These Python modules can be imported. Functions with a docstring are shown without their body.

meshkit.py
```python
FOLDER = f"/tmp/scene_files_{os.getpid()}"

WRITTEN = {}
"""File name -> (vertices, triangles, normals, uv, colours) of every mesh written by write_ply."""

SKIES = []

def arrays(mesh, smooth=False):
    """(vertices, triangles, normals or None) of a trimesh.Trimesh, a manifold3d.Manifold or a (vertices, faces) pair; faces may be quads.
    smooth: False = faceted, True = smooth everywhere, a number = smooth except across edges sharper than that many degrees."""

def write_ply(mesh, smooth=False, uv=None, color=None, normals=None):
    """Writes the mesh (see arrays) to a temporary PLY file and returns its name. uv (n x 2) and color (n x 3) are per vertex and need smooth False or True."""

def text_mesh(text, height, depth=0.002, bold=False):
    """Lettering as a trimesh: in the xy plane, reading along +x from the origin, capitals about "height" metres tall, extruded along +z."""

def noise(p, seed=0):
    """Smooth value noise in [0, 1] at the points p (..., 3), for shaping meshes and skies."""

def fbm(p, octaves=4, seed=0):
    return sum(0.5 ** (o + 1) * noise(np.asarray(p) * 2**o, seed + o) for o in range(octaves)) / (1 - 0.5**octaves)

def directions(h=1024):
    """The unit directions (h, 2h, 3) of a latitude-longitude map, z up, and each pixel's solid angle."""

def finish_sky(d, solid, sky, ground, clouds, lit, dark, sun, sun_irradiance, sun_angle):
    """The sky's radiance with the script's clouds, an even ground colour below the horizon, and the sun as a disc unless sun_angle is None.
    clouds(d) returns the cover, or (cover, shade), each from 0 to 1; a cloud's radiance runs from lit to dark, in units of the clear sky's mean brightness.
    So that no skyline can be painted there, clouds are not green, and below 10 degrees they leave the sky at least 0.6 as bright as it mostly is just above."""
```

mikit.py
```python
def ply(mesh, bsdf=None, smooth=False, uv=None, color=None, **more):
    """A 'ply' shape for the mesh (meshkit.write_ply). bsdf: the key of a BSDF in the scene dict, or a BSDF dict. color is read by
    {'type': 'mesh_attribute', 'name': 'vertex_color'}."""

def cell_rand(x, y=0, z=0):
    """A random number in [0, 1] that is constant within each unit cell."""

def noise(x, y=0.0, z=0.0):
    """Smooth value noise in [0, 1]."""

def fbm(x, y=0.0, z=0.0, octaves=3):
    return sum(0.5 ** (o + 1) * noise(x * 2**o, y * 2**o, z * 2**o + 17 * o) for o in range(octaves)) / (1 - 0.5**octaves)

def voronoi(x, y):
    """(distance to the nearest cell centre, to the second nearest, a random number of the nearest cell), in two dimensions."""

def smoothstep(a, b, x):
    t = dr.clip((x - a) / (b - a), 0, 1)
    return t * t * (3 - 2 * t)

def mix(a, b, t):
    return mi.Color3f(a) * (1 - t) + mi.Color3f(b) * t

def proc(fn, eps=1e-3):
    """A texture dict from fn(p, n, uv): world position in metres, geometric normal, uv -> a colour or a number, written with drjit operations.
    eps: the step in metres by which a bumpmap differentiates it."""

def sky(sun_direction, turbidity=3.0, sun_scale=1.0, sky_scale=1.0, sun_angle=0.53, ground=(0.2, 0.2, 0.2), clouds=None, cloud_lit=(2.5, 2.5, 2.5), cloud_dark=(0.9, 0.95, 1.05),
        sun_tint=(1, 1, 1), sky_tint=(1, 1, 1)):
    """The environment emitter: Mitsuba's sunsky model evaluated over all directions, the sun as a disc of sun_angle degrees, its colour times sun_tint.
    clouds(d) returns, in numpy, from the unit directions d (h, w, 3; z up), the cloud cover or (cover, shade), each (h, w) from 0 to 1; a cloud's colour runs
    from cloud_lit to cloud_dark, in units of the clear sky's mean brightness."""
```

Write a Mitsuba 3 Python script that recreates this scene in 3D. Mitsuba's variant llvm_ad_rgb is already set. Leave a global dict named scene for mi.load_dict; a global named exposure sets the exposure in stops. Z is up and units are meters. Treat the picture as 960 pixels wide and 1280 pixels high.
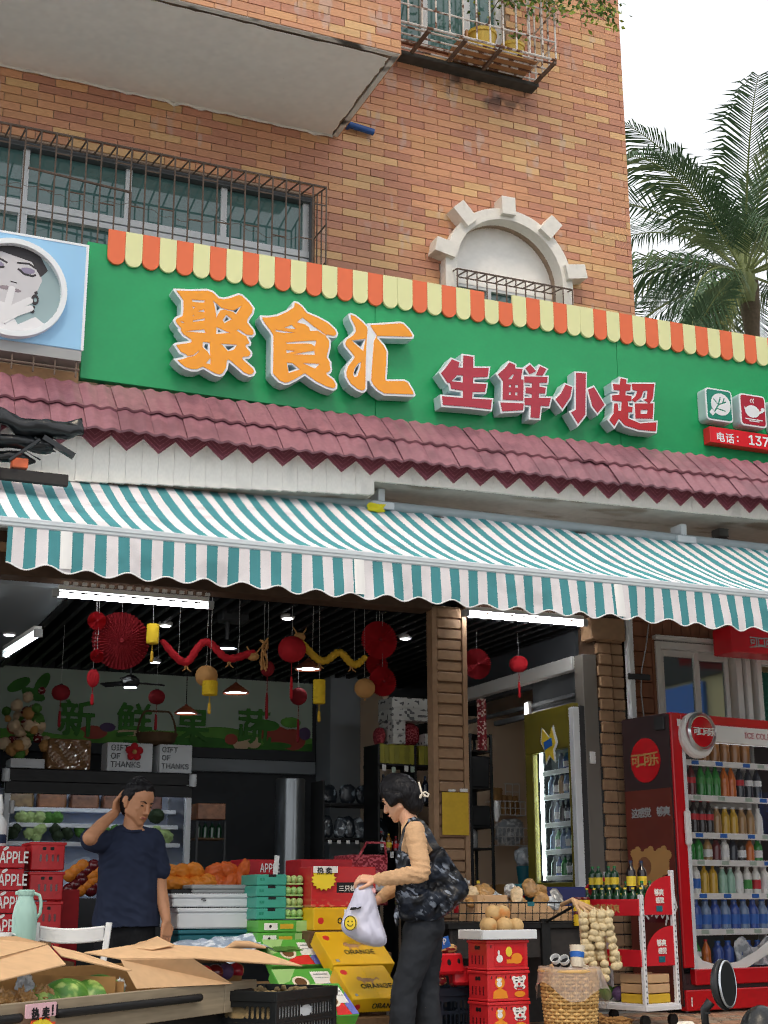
import math, random, json
import numpy as np, trimesh, mitsuba as mi, drjit as dr, mikit, meshkit
import manifold3d as m3
from shapely.geometry import Polygon, MultiPolygon, LineString, Point, box as sbox
from shapely.ops import unary_union
from shapely import affinity
RNG = random.Random(7)
NR = np.random.default_rng(7)
T4 = mi.ScalarTransform4f
scene, labels = {'type': 'scene'}, {}

# ------------------------------------------------------------------ camera, light, exposure
FOCAL, PITCH, ROLL, YAW = 1780.0 / 960, math.radians(15.4), math.radians(-0.2), math.radians(23.17)
CAM = np.array([0.0, -9.18, 0.907])
_fw = np.array([math.sin(YAW) * math.cos(PITCH), math.cos(YAW) * math.cos(PITCH), math.sin(PITCH)])
_r = np.array([math.cos(YAW), -math.sin(YAW), 0.0])
_u = np.cross(_r, _fw)
_up = -math.sin(ROLL) * _r + math.cos(ROLL) * _u
scene['camera'] = {'type': 'perspective', 'fov_axis': 'x', 'fov': math.degrees(2 * math.atan(0.5 / FOCAL)),
                   'near_clip': 0.1, 'far_clip': 500.0,
                   'to_world': T4().look_at(origin=CAM.tolist(), target=(CAM + _fw).tolist(), up=_up.tolist())}
exposure = 2.4
scene['sky'] = mikit.sky((-0.25, -0.55, 0.8), turbidity=3, sun_scale=0.16, sun_angle=14, clouds=lambda d: 1.0, cloud_lit=(2.42, 2.48, 2.58))


# ------------------------------------------------------------------ materials
def srgb(h):
    c = [int(h[i:i + 2], 16) / 255 for i in (1, 3, 5)]
    return [x / 12.92 if x <= 0.04045 else ((x + 0.055) / 1.055) ** 2.4 for x in c]


def rgb(c):
    return {'type': 'rgb', 'value': [float(x) for x in (srgb(c) if isinstance(c, str) else c)]}


def M(name, c, rough=0.6, spec=0.4, metal=0.0, coat=0.0, bump=None, two=True):
    col = mikit.proc(c) if callable(c) else rgb(c)
    b = {'type': 'principled', 'base_color': col, 'roughness': float(rough), 'specular': float(spec), 'metallic': float(metal)}
    if coat: b['clearcoat'] = float(coat); b['clearcoat_gloss'] = 0.9
    if bump is not None:
        b = {'type': 'bumpmap', 'arbitrary': mikit.proc(bump[0], eps=bump[2] if len(bump) > 2 else 2e-3), 'scale': float(bump[1]), 'bsdf': b}
    scene['mat_' + name] = {'type': 'twosided', 'bsdf': b} if two else b
    return 'mat_' + name


def emit_mat(v):
    return {'type': 'area', 'radiance': rgb(v)}


N, F, S, X = mikit.noise, mikit.fbm, mikit.smoothstep, mikit.mix


def speck(c, amt=0.12, sc=40.0, big=3.0):
    """Even grain and blotches on a colour."""
    if amt <= 0.065: return c
    c = srgb(c) if isinstance(c, str) else c
    def fn(p, n, uv):
        g = (F(p.x * sc, p.y * sc, p.z * sc) - 0.5) * amt * 2 + (F(p.x * big, p.y * big, p.z * big + 9) - 0.5) * amt * 2
        return mi.Color3f(*c) * (1 + g)
    return fn


# ------------------------------------------------------------------ scene bookkeeping
def numbered(k):
    if k not in USED: USED.add(k); return k
    i = 1
    while f'{k}_{i:03d}' in USED: i += 1
    USED.add(f'{k}_{i:03d}'); return f'{k}_{i:03d}'
USED = set()


def thing(name, label, cat, group=None):
    k = numbered(name); labels[k] = {'label': label, 'category': cat}
    if group: labels[k]['group'] = group
    return k


def put(key, mesh, mat, smooth=False, tf=None, more=None):
    if isinstance(mesh, dict): d = dict(mesh)
    else: d = mikit.ply(mesh, mat, smooth=smooth)
    if tf is not None: d['to_world'] = T4(np.asarray(tf, float))
    if more: d.update(more)
    scene[key] = d
    return d


def part(parent, name, mesh, mat=None, smooth=False, tf=None, label=None, more=None, kind=None):
    k = numbered(parent + '__' + name)
    put(k, mesh, mat, smooth, tf, more)
    if label: labels.setdefault(k, {})['label'] = label
    if kind: labels.setdefault(k, {})['kind'] = kind
    return k


def solo(name, label, cat, mesh, mat=None, smooth=False, tf=None, group=None, more=None):
    k = thing(name, label, cat, group); put(k, mesh, mat, smooth, tf, more); return k


def struct(name, mesh, mat, smooth=False, kind='structure', label=None):
    k = numbered(name); put(k, mesh, mat, smooth); labels[k] = {'kind': kind}
    if label: labels[k]['label'] = label
    return k


# ------------------------------------------------------------------ meshes (x right, y into the scene, z up)
def cat(*ms):
    ms = [m for m in (ms[0] if len(ms) == 1 and isinstance(ms[0], (list, tuple)) else ms)]
    return trimesh.util.concatenate(ms)


def box(x0, x1, y0, y1, z0, z1):
    m = trimesh.creation.box((x1 - x0, y1 - y0, z1 - z0)); m.apply_translation(((x0 + x1) / 2, (y0 + y1) / 2, (z0 + z1) / 2)); return m


def cbox(x0, x1, y0, y1, z0, z1, c=0.006):
    """A box with chamfered edges."""
    pts = []
    for sx in (0, 1):
        for sy in (0, 1):
            for sz in (0, 1):
                P = np.array([(x0, x1)[sx], (y0, y1)[sy], (z0, z1)[sz]]); s = np.array([1 - 2 * sx, 1 - 2 * sy, 1 - 2 * sz]) * c
                for k in range(3):
                    q = s.copy(); q[k] = 0; pts.append(P + q)
    return trimesh.convex.convex_hull(np.array(pts))


def moved(m, tf):
    m = m.copy(); m.apply_transform(np.asarray(tf, float)); return m


def TR(x=0, y=0, z=0, rz=0, rx=0, ry=0, s=1.0):
    """Translate * Rz * Ry * Rx * scale (degrees)."""
    a, b, c = (math.radians(v) for v in (rx, ry, rz))
    Rx = np.array([[1, 0, 0], [0, math.cos(a), -math.sin(a)], [0, math.sin(a), math.cos(a)]])
    Ry = np.array([[math.cos(b), 0, math.sin(b)], [0, 1, 0], [-math.sin(b), 0, math.cos(b)]])
    Rz = np.array([[math.cos(c), -math.sin(c), 0], [math.sin(c), math.cos(c), 0], [0, 0, 1]])
    t = np.eye(4); t[:3, :3] = Rz @ Ry @ Rx @ np.diag(np.broadcast_to(np.asarray(s, float), 3)); t[:3, 3] = (x, y, z)
    return t


def tube(path, r, n=8, closed=False):
    P = np.asarray(path, float); r = np.broadcast_to(np.asarray(r, float), len(P))
    tan = np.gradient(P, axis=0) if len(P) > 2 else np.repeat([P[1] - P[0]], 2, 0)
    if closed: tan = np.roll(P, -1, 0) - np.roll(P, 1, 0)
    tan = tan / np.maximum(np.linalg.norm(tan, axis=1, keepdims=True), 1e-9)
    ref = np.array([0, 0, 1.0]) if abs(tan[0][2]) < 0.9 else np.array([1.0, 0, 0])
    rings = []; u = np.cross(tan[0], ref); u /= np.linalg.norm(u)
    for i in range(len(P)):
        u = u - tan[i] * (u @ tan[i]); u /= max(np.linalg.norm(u), 1e-9); v = np.cross(tan[i], u)
        a = np.arange(n) * 2 * np.pi / n
        rings.append(P[i] + r[i] * (np.cos(a)[:, None] * u + np.sin(a)[:, None] * v))
    V = np.vstack(rings); f = []
    L = len(P) if closed else len(P) - 1
    for i in range(L):
        for j in range(n):
            a, b = i * n + j, i * n + (j + 1) % n; c, d = ((i + 1) % len(P)) * n + j, ((i + 1) % len(P)) * n + (j + 1) % n
            f += [[a, b, d], [a, d, c]]
    if not closed:
        V = np.vstack([V, P[0], P[-1]]); k = len(V)
        for j in range(n):
            f += [[(j + 1) % n, j, k - 2], [(len(P) - 1) * n + j, (len(P) - 1) * n + (j + 1) % n, k - 1]]
    return trimesh.Trimesh(V, f, process=False)


def bar(p0, p1, r, n=6):
    return tube([p0, p1], r, n)


def beam(p0, p1, w, d, ref=(0, 0, 1)):
    """A rectangular bar from p0 to p1, w across (perpendicular to ref), d along ref."""
    p0, p1 = np.asarray(p0, float), np.asarray(p1, float); t = p1 - p0; L = np.linalg.norm(t); t /= L
    v = np.asarray(ref, float); v = v - t * (v @ t); v /= np.linalg.norm(v); u = np.cross(v, t)
    m = trimesh.creation.box((w, d, L)); q = np.eye(4); q[:3, 0], q[:3, 1], q[:3, 2], q[:3, 3] = u, v, t, (p0 + p1) / 2
    m.apply_transform(q); return m


def lathe(profile, n=20, x=0, y=0, z=0, caps=True):
    """profile: (r, z) from bottom to top."""
    pr = np.asarray(profile, float); a = np.arange(n) * 2 * np.pi / n
    V = np.concatenate([np.stack([r * np.cos(a), r * np.sin(a), np.full(n, h)], 1) for r, h in pr]); f = []
    for i in range(len(pr) - 1):
        for j in range(n):
            p, q, s, t = i * n + j, i * n + (j + 1) % n, (i + 1) * n + j, (i + 1) * n + (j + 1) % n
            f += [[p, q, t], [p, t, s]]
    if caps:
        V = np.vstack([V, [0, 0, pr[0][1]], [0, 0, pr[-1][1]]]); k = len(V)
        for j in range(n):
            f += [[(j + 1) % n, j, k - 2], [(len(pr) - 1) * n + j, (len(pr) - 1) * n + (j + 1) % n, k - 1]]
    m = trimesh.Trimesh(V + [x, y, z], f, process=False); return m


def ball(c, r, sub=2):
    m = trimesh.creation.icosphere(subdivisions=sub); m.apply_scale(np.broadcast_to(np.asarray(r, float), 3)); m.apply_translation(c); return m


def extr(shape, y0, y1):
    """A shapely shape drawn in (x, z), standing between y0 (front) and y1."""
    out = []
    for g in getattr(shape, 'geoms', [shape]):
        if g.is_empty or g.area < 1e-9: continue
        m = trimesh.creation.extrude_polygon(g, abs(y1 - y0), engine='earcut')
        v = m.vertices.copy(); m = trimesh.Trimesh(np.stack([v[:, 0], max(y0, y1) - v[:, 2], v[:, 1]], 1), m.faces, process=False)
        out.append(m)
    return cat(out)


def sheet(fn, nu, nv):
    """A grid of (nu+1) x (nv+1) points fn(u, v), u and v from 0 to 1."""
    u, v = np.meshgrid(np.linspace(0, 1, nu + 1), np.linspace(0, 1, nv + 1), indexing='ij')
    P = np.array([fn(a, b) for a, b in zip(u.ravel(), v.ravel())], float); f = []
    for i in range(nu):
        for j in range(nv):
            a = i * (nv + 1) + j; f += [[a, a + 1, a + nv + 2], [a, a + nv + 2, a + nv + 1]]
    return trimesh.Trimesh(P, f, process=False)


def rrect(x0, x1, z0, z1, r=0.01):
    return sbox(x0 + r, z0 + r, x1 - r, z1 - r).buffer(r, quad_segs=3)


def text(s, h, depth=0.002, bold=True):
    """Latin lettering standing upright, facing -y, from x=0, baseline z=0, front at y=-depth."""
    m = meshkit.text_mesh(s, h, depth, bold); v = m.vertices
    return trimesh.Trimesh(np.stack([v[:, 0], -v[:, 2], v[:, 1]], 1), m.faces, process=False)


def hanzi(s, h, depth=0.002, gap=1.05):
    shapes = []
    for i, c in enumerate(s):
        if c not in GLYPHS: continue
        for pol in GLYPHS[c].split('|'):
            rings = [[tuple(map(float, q.split(','))) for q in r.split(' ')] for r in pol.split(';')]
            g = Polygon(rings[0], rings[1:]).buffer(0)
            shapes.append(affinity.affine_transform(g, [h / 100, 0, 0, h / 100, i * h * gap, 0]))
    return extr(unary_union(shapes), -depth, 0)


def centred(m, x, y, z):
    b = m.bounds; m = m.copy(); m.apply_translation((x - (b[0][0] + b[1][0]) / 2, y, z - (b[0][2] + b[1][2]) / 2)); return m

# outlines of the written characters, in hundredths of their height
GLYPHS = {
    '新': '2,0 12,19 3,21 3,29 23,30 23,36 4,37 3,38 3,46 14,47 10,59 5,60 4,61 5,69 22,70 20,78 29,80 35,70 52,69 52,60 47,59 42,47 53,46 54,70 86,78 94,72 93,69 65,62 65,46 96,46 98,44 97,36 87,35 86,-15 78,-16 76,-14 75,35 65,35 61,4 57,-9 53,-15 51,-15 44,-9 47,-2 43,-2 34,14 34,-7 32,-11 25,-14 17,-13 14,-5 16,-4 23,-3 23,19 17,19 20,18 21,15 16,3 10,-5;34,30 53,30 53,36 34,36;43,18 50,7 50,7 52,19;22,59 25,47 31,47 35,59',
    '鲜': '2,48 10,62 19,80 28,78 27,72 40,72 45,69 46,66 40,55 46,54 49,60 57,61 52,74 53,76 60,78 66,68 67,61 74,60 83,78 91,77 92,74 86,61 96,60 96,52 95,50 78,50 78,39 93,39 94,30 78,28 78,18 97,17 98,8 78,7 77,-16 67,-15 67,7 8,7 7,44;48,18 67,18 67,28 51,29 50,30 50,38 67,39 67,50 48,50;32,44 32,36 37,36 37,44;32,26 32,17 37,17 37,26;19,56 28,55 31,61 22,61;17,17 22,17 22,26 17,26;22,44 17,44 17,36 22,36|3,-5 4,-1 49,3 49,-5 46,-7 5,-12',
    '果': '2,-5 2,-3 18,4 34,15 6,16 4,18 4,25 6,27 44,27 44,31 14,33 15,75 86,75 86,32 56,31 56,27 95,26 95,16 66,16 78,7 98,-3 93,-12 91,-12 77,-5 57,9 55,-16 44,-15 44,9 25,-5 11,-12 8,-13;56,42 74,42 74,48 56,48;56,59 74,59 74,65 56,65;26,42 44,42 44,48 26,48;26,59 44,59 44,65 26,65',
    '蔬': '4,-11 2,-2 7,0 8,37 17,36 18,3 21,3 22,39 27,45 5,47 6,56 27,56 27,62 5,63 5,73 26,73 28,80 37,80 39,73 61,73 62,80 72,80 73,73 96,72 95,63 73,62 72,56 74,52 96,50 95,41 85,41 96,26 91,22 87,20 86,-5 90,-5 91,5 99,2 99,-8 96,-13 92,-15 83,-15 78,-12 76,-9 77,24 69,23 72,21 70,-13 62,-12 62,22 63,23 57,23 56,4 54,-4 47,-12 41,-16 39,-16 33,-10 41,-3 7,-12;60,34 74,34 76,34 72,39 72,41 67,41;38,62 38,56 45,52 61,52 59,56 61,58 61,62;32,36 32,29 42,29 42,32 47,35 52,41 42,41 40,44;32,6 43,8 44,2 45,3 46,22 44,22 42,19 32,18',
    '电': '12,5 12,66 43,66 43,78 45,80 55,79 55,66 87,65 89,14 98,9 97,-2 93,-10 85,-14 51,-13 47,-11 44,-6 43,11 23,11 21,5;55,0 58,-3 83,-3 86,2 86,11 55,11;55,23 77,23 77,33 55,33;55,44 77,44 77,54 55,54;22,23 43,23 43,33 23,33;22,44 43,44 43,54 23,54',
    '话': '3,39 4,48 26,48 28,10 35,14 36,14 39,11 40,24 60,26 60,38 36,38 35,48 60,49 60,63 38,61 35,70 86,79 92,72 92,71 72,65 72,49 97,49 98,40 97,38 72,38 72,26 92,24 92,-15 82,-16 80,-12 51,-12 50,-16 41,-16 39,4 18,-13 16,-13 11,-5 15,0 16,4 16,37;51,-1 80,-1 80,14 51,14|8,70 8,72 14,77 15,77 31,63 31,61 25,54 23,54',
    '可': '5,62 5,73 96,72 96,62 85,61 84,-6 83,-11 75,-15 56,-16 51,-6 52,-4 72,-4 72,61|14,50 58,50 58,10 26,9 24,2 15,2;48,39 25,39 25,21 47,21',
    '口': '10,68 12,70 89,68 89,-13 78,-13 77,-5 23,-5 21,-13 11,-13;22,7 77,7 77,58 23,58',
    '乐': '67,19 72,22 77,23 93,4 98,-5 88,-9|9,35 12,44 16,72 54,75 84,79 89,71 88,69 73,66 26,62 23,40 46,40 46,58 49,60 55,60 58,58 58,40 94,39 93,29 58,28 57,-9 51,-15 34,-16 30,-8 31,-5 46,-4 46,28 19,28 12,27|2,-4 3,-1 12,8 23,23 32,21 33,19 27,9 11,-9 9,-9',
    '这': '2,-6 5,-2 16,6 16,31 4,32 4,42 27,41 28,11 42,18 54,27 32,43 31,45 32,47 38,52 62,36 71,53 29,54 27,56 20,52 4,69 5,71 12,76 27,62 29,64 56,65 51,77 60,81 69,65 96,63 96,55 83,53 80,44 71,29 88,14 92,10 92,8 85,1 63,19 49,8 35,1 50,-2 97,-1 98,-4 95,-13 44,-13 34,-11 21,-4 9,-15',
    '感': '3,-8 14,12 24,8 25,14 34,15 35,14 36,-4 66,-5 67,-3 68,5 70,7 77,5 74,10 80,14 70,22 59,14 57,15 51,20 23,21 24,45 54,45 55,43 56,26 61,29 64,33 57,54 56,48 22,48 20,35 17,22 12,13 9,12 3,17 2,19 9,36 11,69 55,70 57,80 65,80 67,70 73,70 68,74 68,76 74,80 86,74 89,70 96,69 96,60 68,60 72,42 82,59 91,56 85,42 78,30 83,25 86,24 89,36 97,32 97,24 94,17 90,14 85,13 96,-6 95,-8 86,-11 79,1 76,-11 71,-14 32,-14 25,-10 24,7 12,-12;22,60 22,56 57,56 56,60;33,30 45,30 45,36 33,36|40,14 40,16 48,19 60,6 63,3 62,1 54,-3',
    '觉': '6,-10 6,-7 21,-3 34,4 41,11 43,17 44,33 45,35 31,35 30,8 29,6 19,7 18,39 17,38 7,39 7,61 21,62 14,72 14,74 23,78 35,62 46,62 39,76 48,80 55,70 58,62 65,62 76,79 87,76 86,73 79,62 94,61 93,38 83,39 82,51 18,51 18,45 20,46 80,46 81,6 70,7 69,35 54,35 56,33 55,16 63,15 64,14 64,-4 84,-4 87,6 96,3 96,-5 94,-10 87,-14 58,-13 53,-7 52,7 43,-3 25,-13 11,-16',
    '够': '1,46 11,65 17,79 27,77 25,68 47,67 49,58 59,67 67,80 74,79 77,77 76,72 89,72 94,69 88,55 77,41 82,38 80,33 92,33 99,30 94,17 89,8 81,0 70,-8 50,-16 49,-16 44,-9 38,-13 24,-13 21,-12 19,-3 33,-2 35,3 37,56 20,56 17,51 17,50 34,49 35,48 35,11 34,10 19,9 18,3 9,4 8,41;68,19 77,12 84,22 71,22;65,58 73,53 79,62 68,62;47,12 45,-6 47,-6 56,-3 68,4 59,12 53,8;48,18 59,25 66,34 54,28 52,29 48,33;48,38 57,41 64,46 57,51 53,48 49,51;19,39 19,20 25,20 25,39',
    '爽': '2,-8 3,-6 22,2 29,8 23,13 15,7 12,6 6,12 7,14 15,20 9,25 9,27 13,31 7,38 16,45 10,50 13,56 4,57 5,67 44,67 45,79 55,80 56,67 96,66 96,58 89,56 89,53 83,46 89,40 90,38 87,34 91,31 85,21 92,14 92,12 86,7 77,14 70,8 80,1 97,-6 97,-9 92,-16 80,-13 66,-4 58,4 51,17 42,4 27,-9 9,-16;69,33 76,28 81,34 75,38;68,55 74,52 77,55 77,56;55,42 59,27 63,19 65,18 68,21 62,26 65,31 58,36 58,38 66,45 60,50 64,56 56,56;31,21 36,16 40,25 43,41 44,56 40,56 39,53 33,47 39,40 39,38 35,34 38,32 38,29;16,33 23,28 30,35 25,39;19,56 24,52 28,56',
    '热': '3,-12 3,-10 15,8 10,10 8,18 20,20 19,31 7,28 6,28 4,31 3,37 4,39 20,43 19,55 6,55 6,66 19,66 20,79 29,80 31,66 54,66 55,79 57,80 64,80 66,78 66,66 85,65 86,31 88,19 90,29 92,29 99,26 98,18 95,11 86,8 98,-11 96,-13 88,-16 74,4 75,8 81,10 77,17 75,23 71,19 69,19 59,25 49,13 41,9 35,15 35,17 41,21 50,31 41,38 31,35 30,16 27,11 23,9 25,8 26,6 15,-13 11,-16;65,55 63,36 75,29 74,55;30,47 41,48 43,45 46,46 53,44 54,55 31,55|53,4 55,7 64,7 70,-11 69,-14 62,-15 59,-14|33,2 34,7 43,7 45,-7 44,-14 35,-15',
    '卖': '5,-8 6,-6 29,0 41,9 41,10 5,11 5,20 26,21 12,28 12,31 16,35 24,33 37,27 36,21 47,21 49,31 50,43 36,43 48,35 45,29 41,28 22,37 22,39 24,43 7,44 7,53 44,54 44,59 14,59 14,69 44,70 46,80 55,80 56,70 89,68 88,59 56,59 56,54 88,54 94,51 95,49 91,41 82,29 74,33 79,43 62,43 60,21 95,20 95,10 56,10 51,3 43,-5 32,-11 18,-15 10,-16|52,1 57,8 62,7 92,-4 96,-7 96,-9 91,-16 90,-16 76,-9 53,-1',
    '三': '5,-8 6,2 95,1 94,-9|10,69 89,70 90,60 11,59|17,28 17,36 18,37 82,36 81,26 18,26',
    '只': '58,11 58,13 61,15 65,18 67,17 85,3 96,-8 96,-10 89,-16 87,-16 75,-4|14,72 85,72 86,24 15,23;26,62 26,34 74,34 74,61|3,-10 4,-8 21,5 32,17 43,14 42,11 31,-1 12,-16 9,-16',
    '松': '70,73 71,76 77,78 80,77 87,57 97,40 97,38 91,31 88,32 82,42|39,-4 50,16 60,47 63,48 71,45 72,43 67,29 56,1 78,4 72,19 81,23 92,2 95,-10 86,-14 83,-8 79,-7 43,-13|1,12 10,28 16,47 4,48 3,57 4,59 18,59 18,79 29,79 29,59 41,58 41,49 29,48 36,38 46,54 53,76 63,75 64,73 59,57 49,36 45,31 38,34 43,25 36,18 29,27 29,-15 18,-15 18,20 8,3 6,3',
    '鼠': '10,-7 14,-2 13,73 40,80 42,79 47,73 46,70 24,65 24,61 45,61 46,52 24,51 24,46 76,46 77,50 54,52 55,60 77,61 77,65 54,65 53,74 88,74 88,37 84,35 84,10 88,-4 90,4 98,0 98,-6 95,-12 91,-15 83,-14 79,-10 74,1 73,-7 45,-15 43,-13 41,-9 14,-15;71,3 74,1 74,5;54,14 60,17 73,9 72,20 67,17 55,25;54,35 54,29 59,33 60,33 72,26 72,35;54,-1 57,-1 65,2 54,9;24,35 25,28 31,33 43,26 43,35;25,26 25,14 29,17 31,17 43,10 43,20 39,17 37,17;39,2 41,0 42,-4 43,6;24,-1 36,1 36,1 25,10',
}
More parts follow.
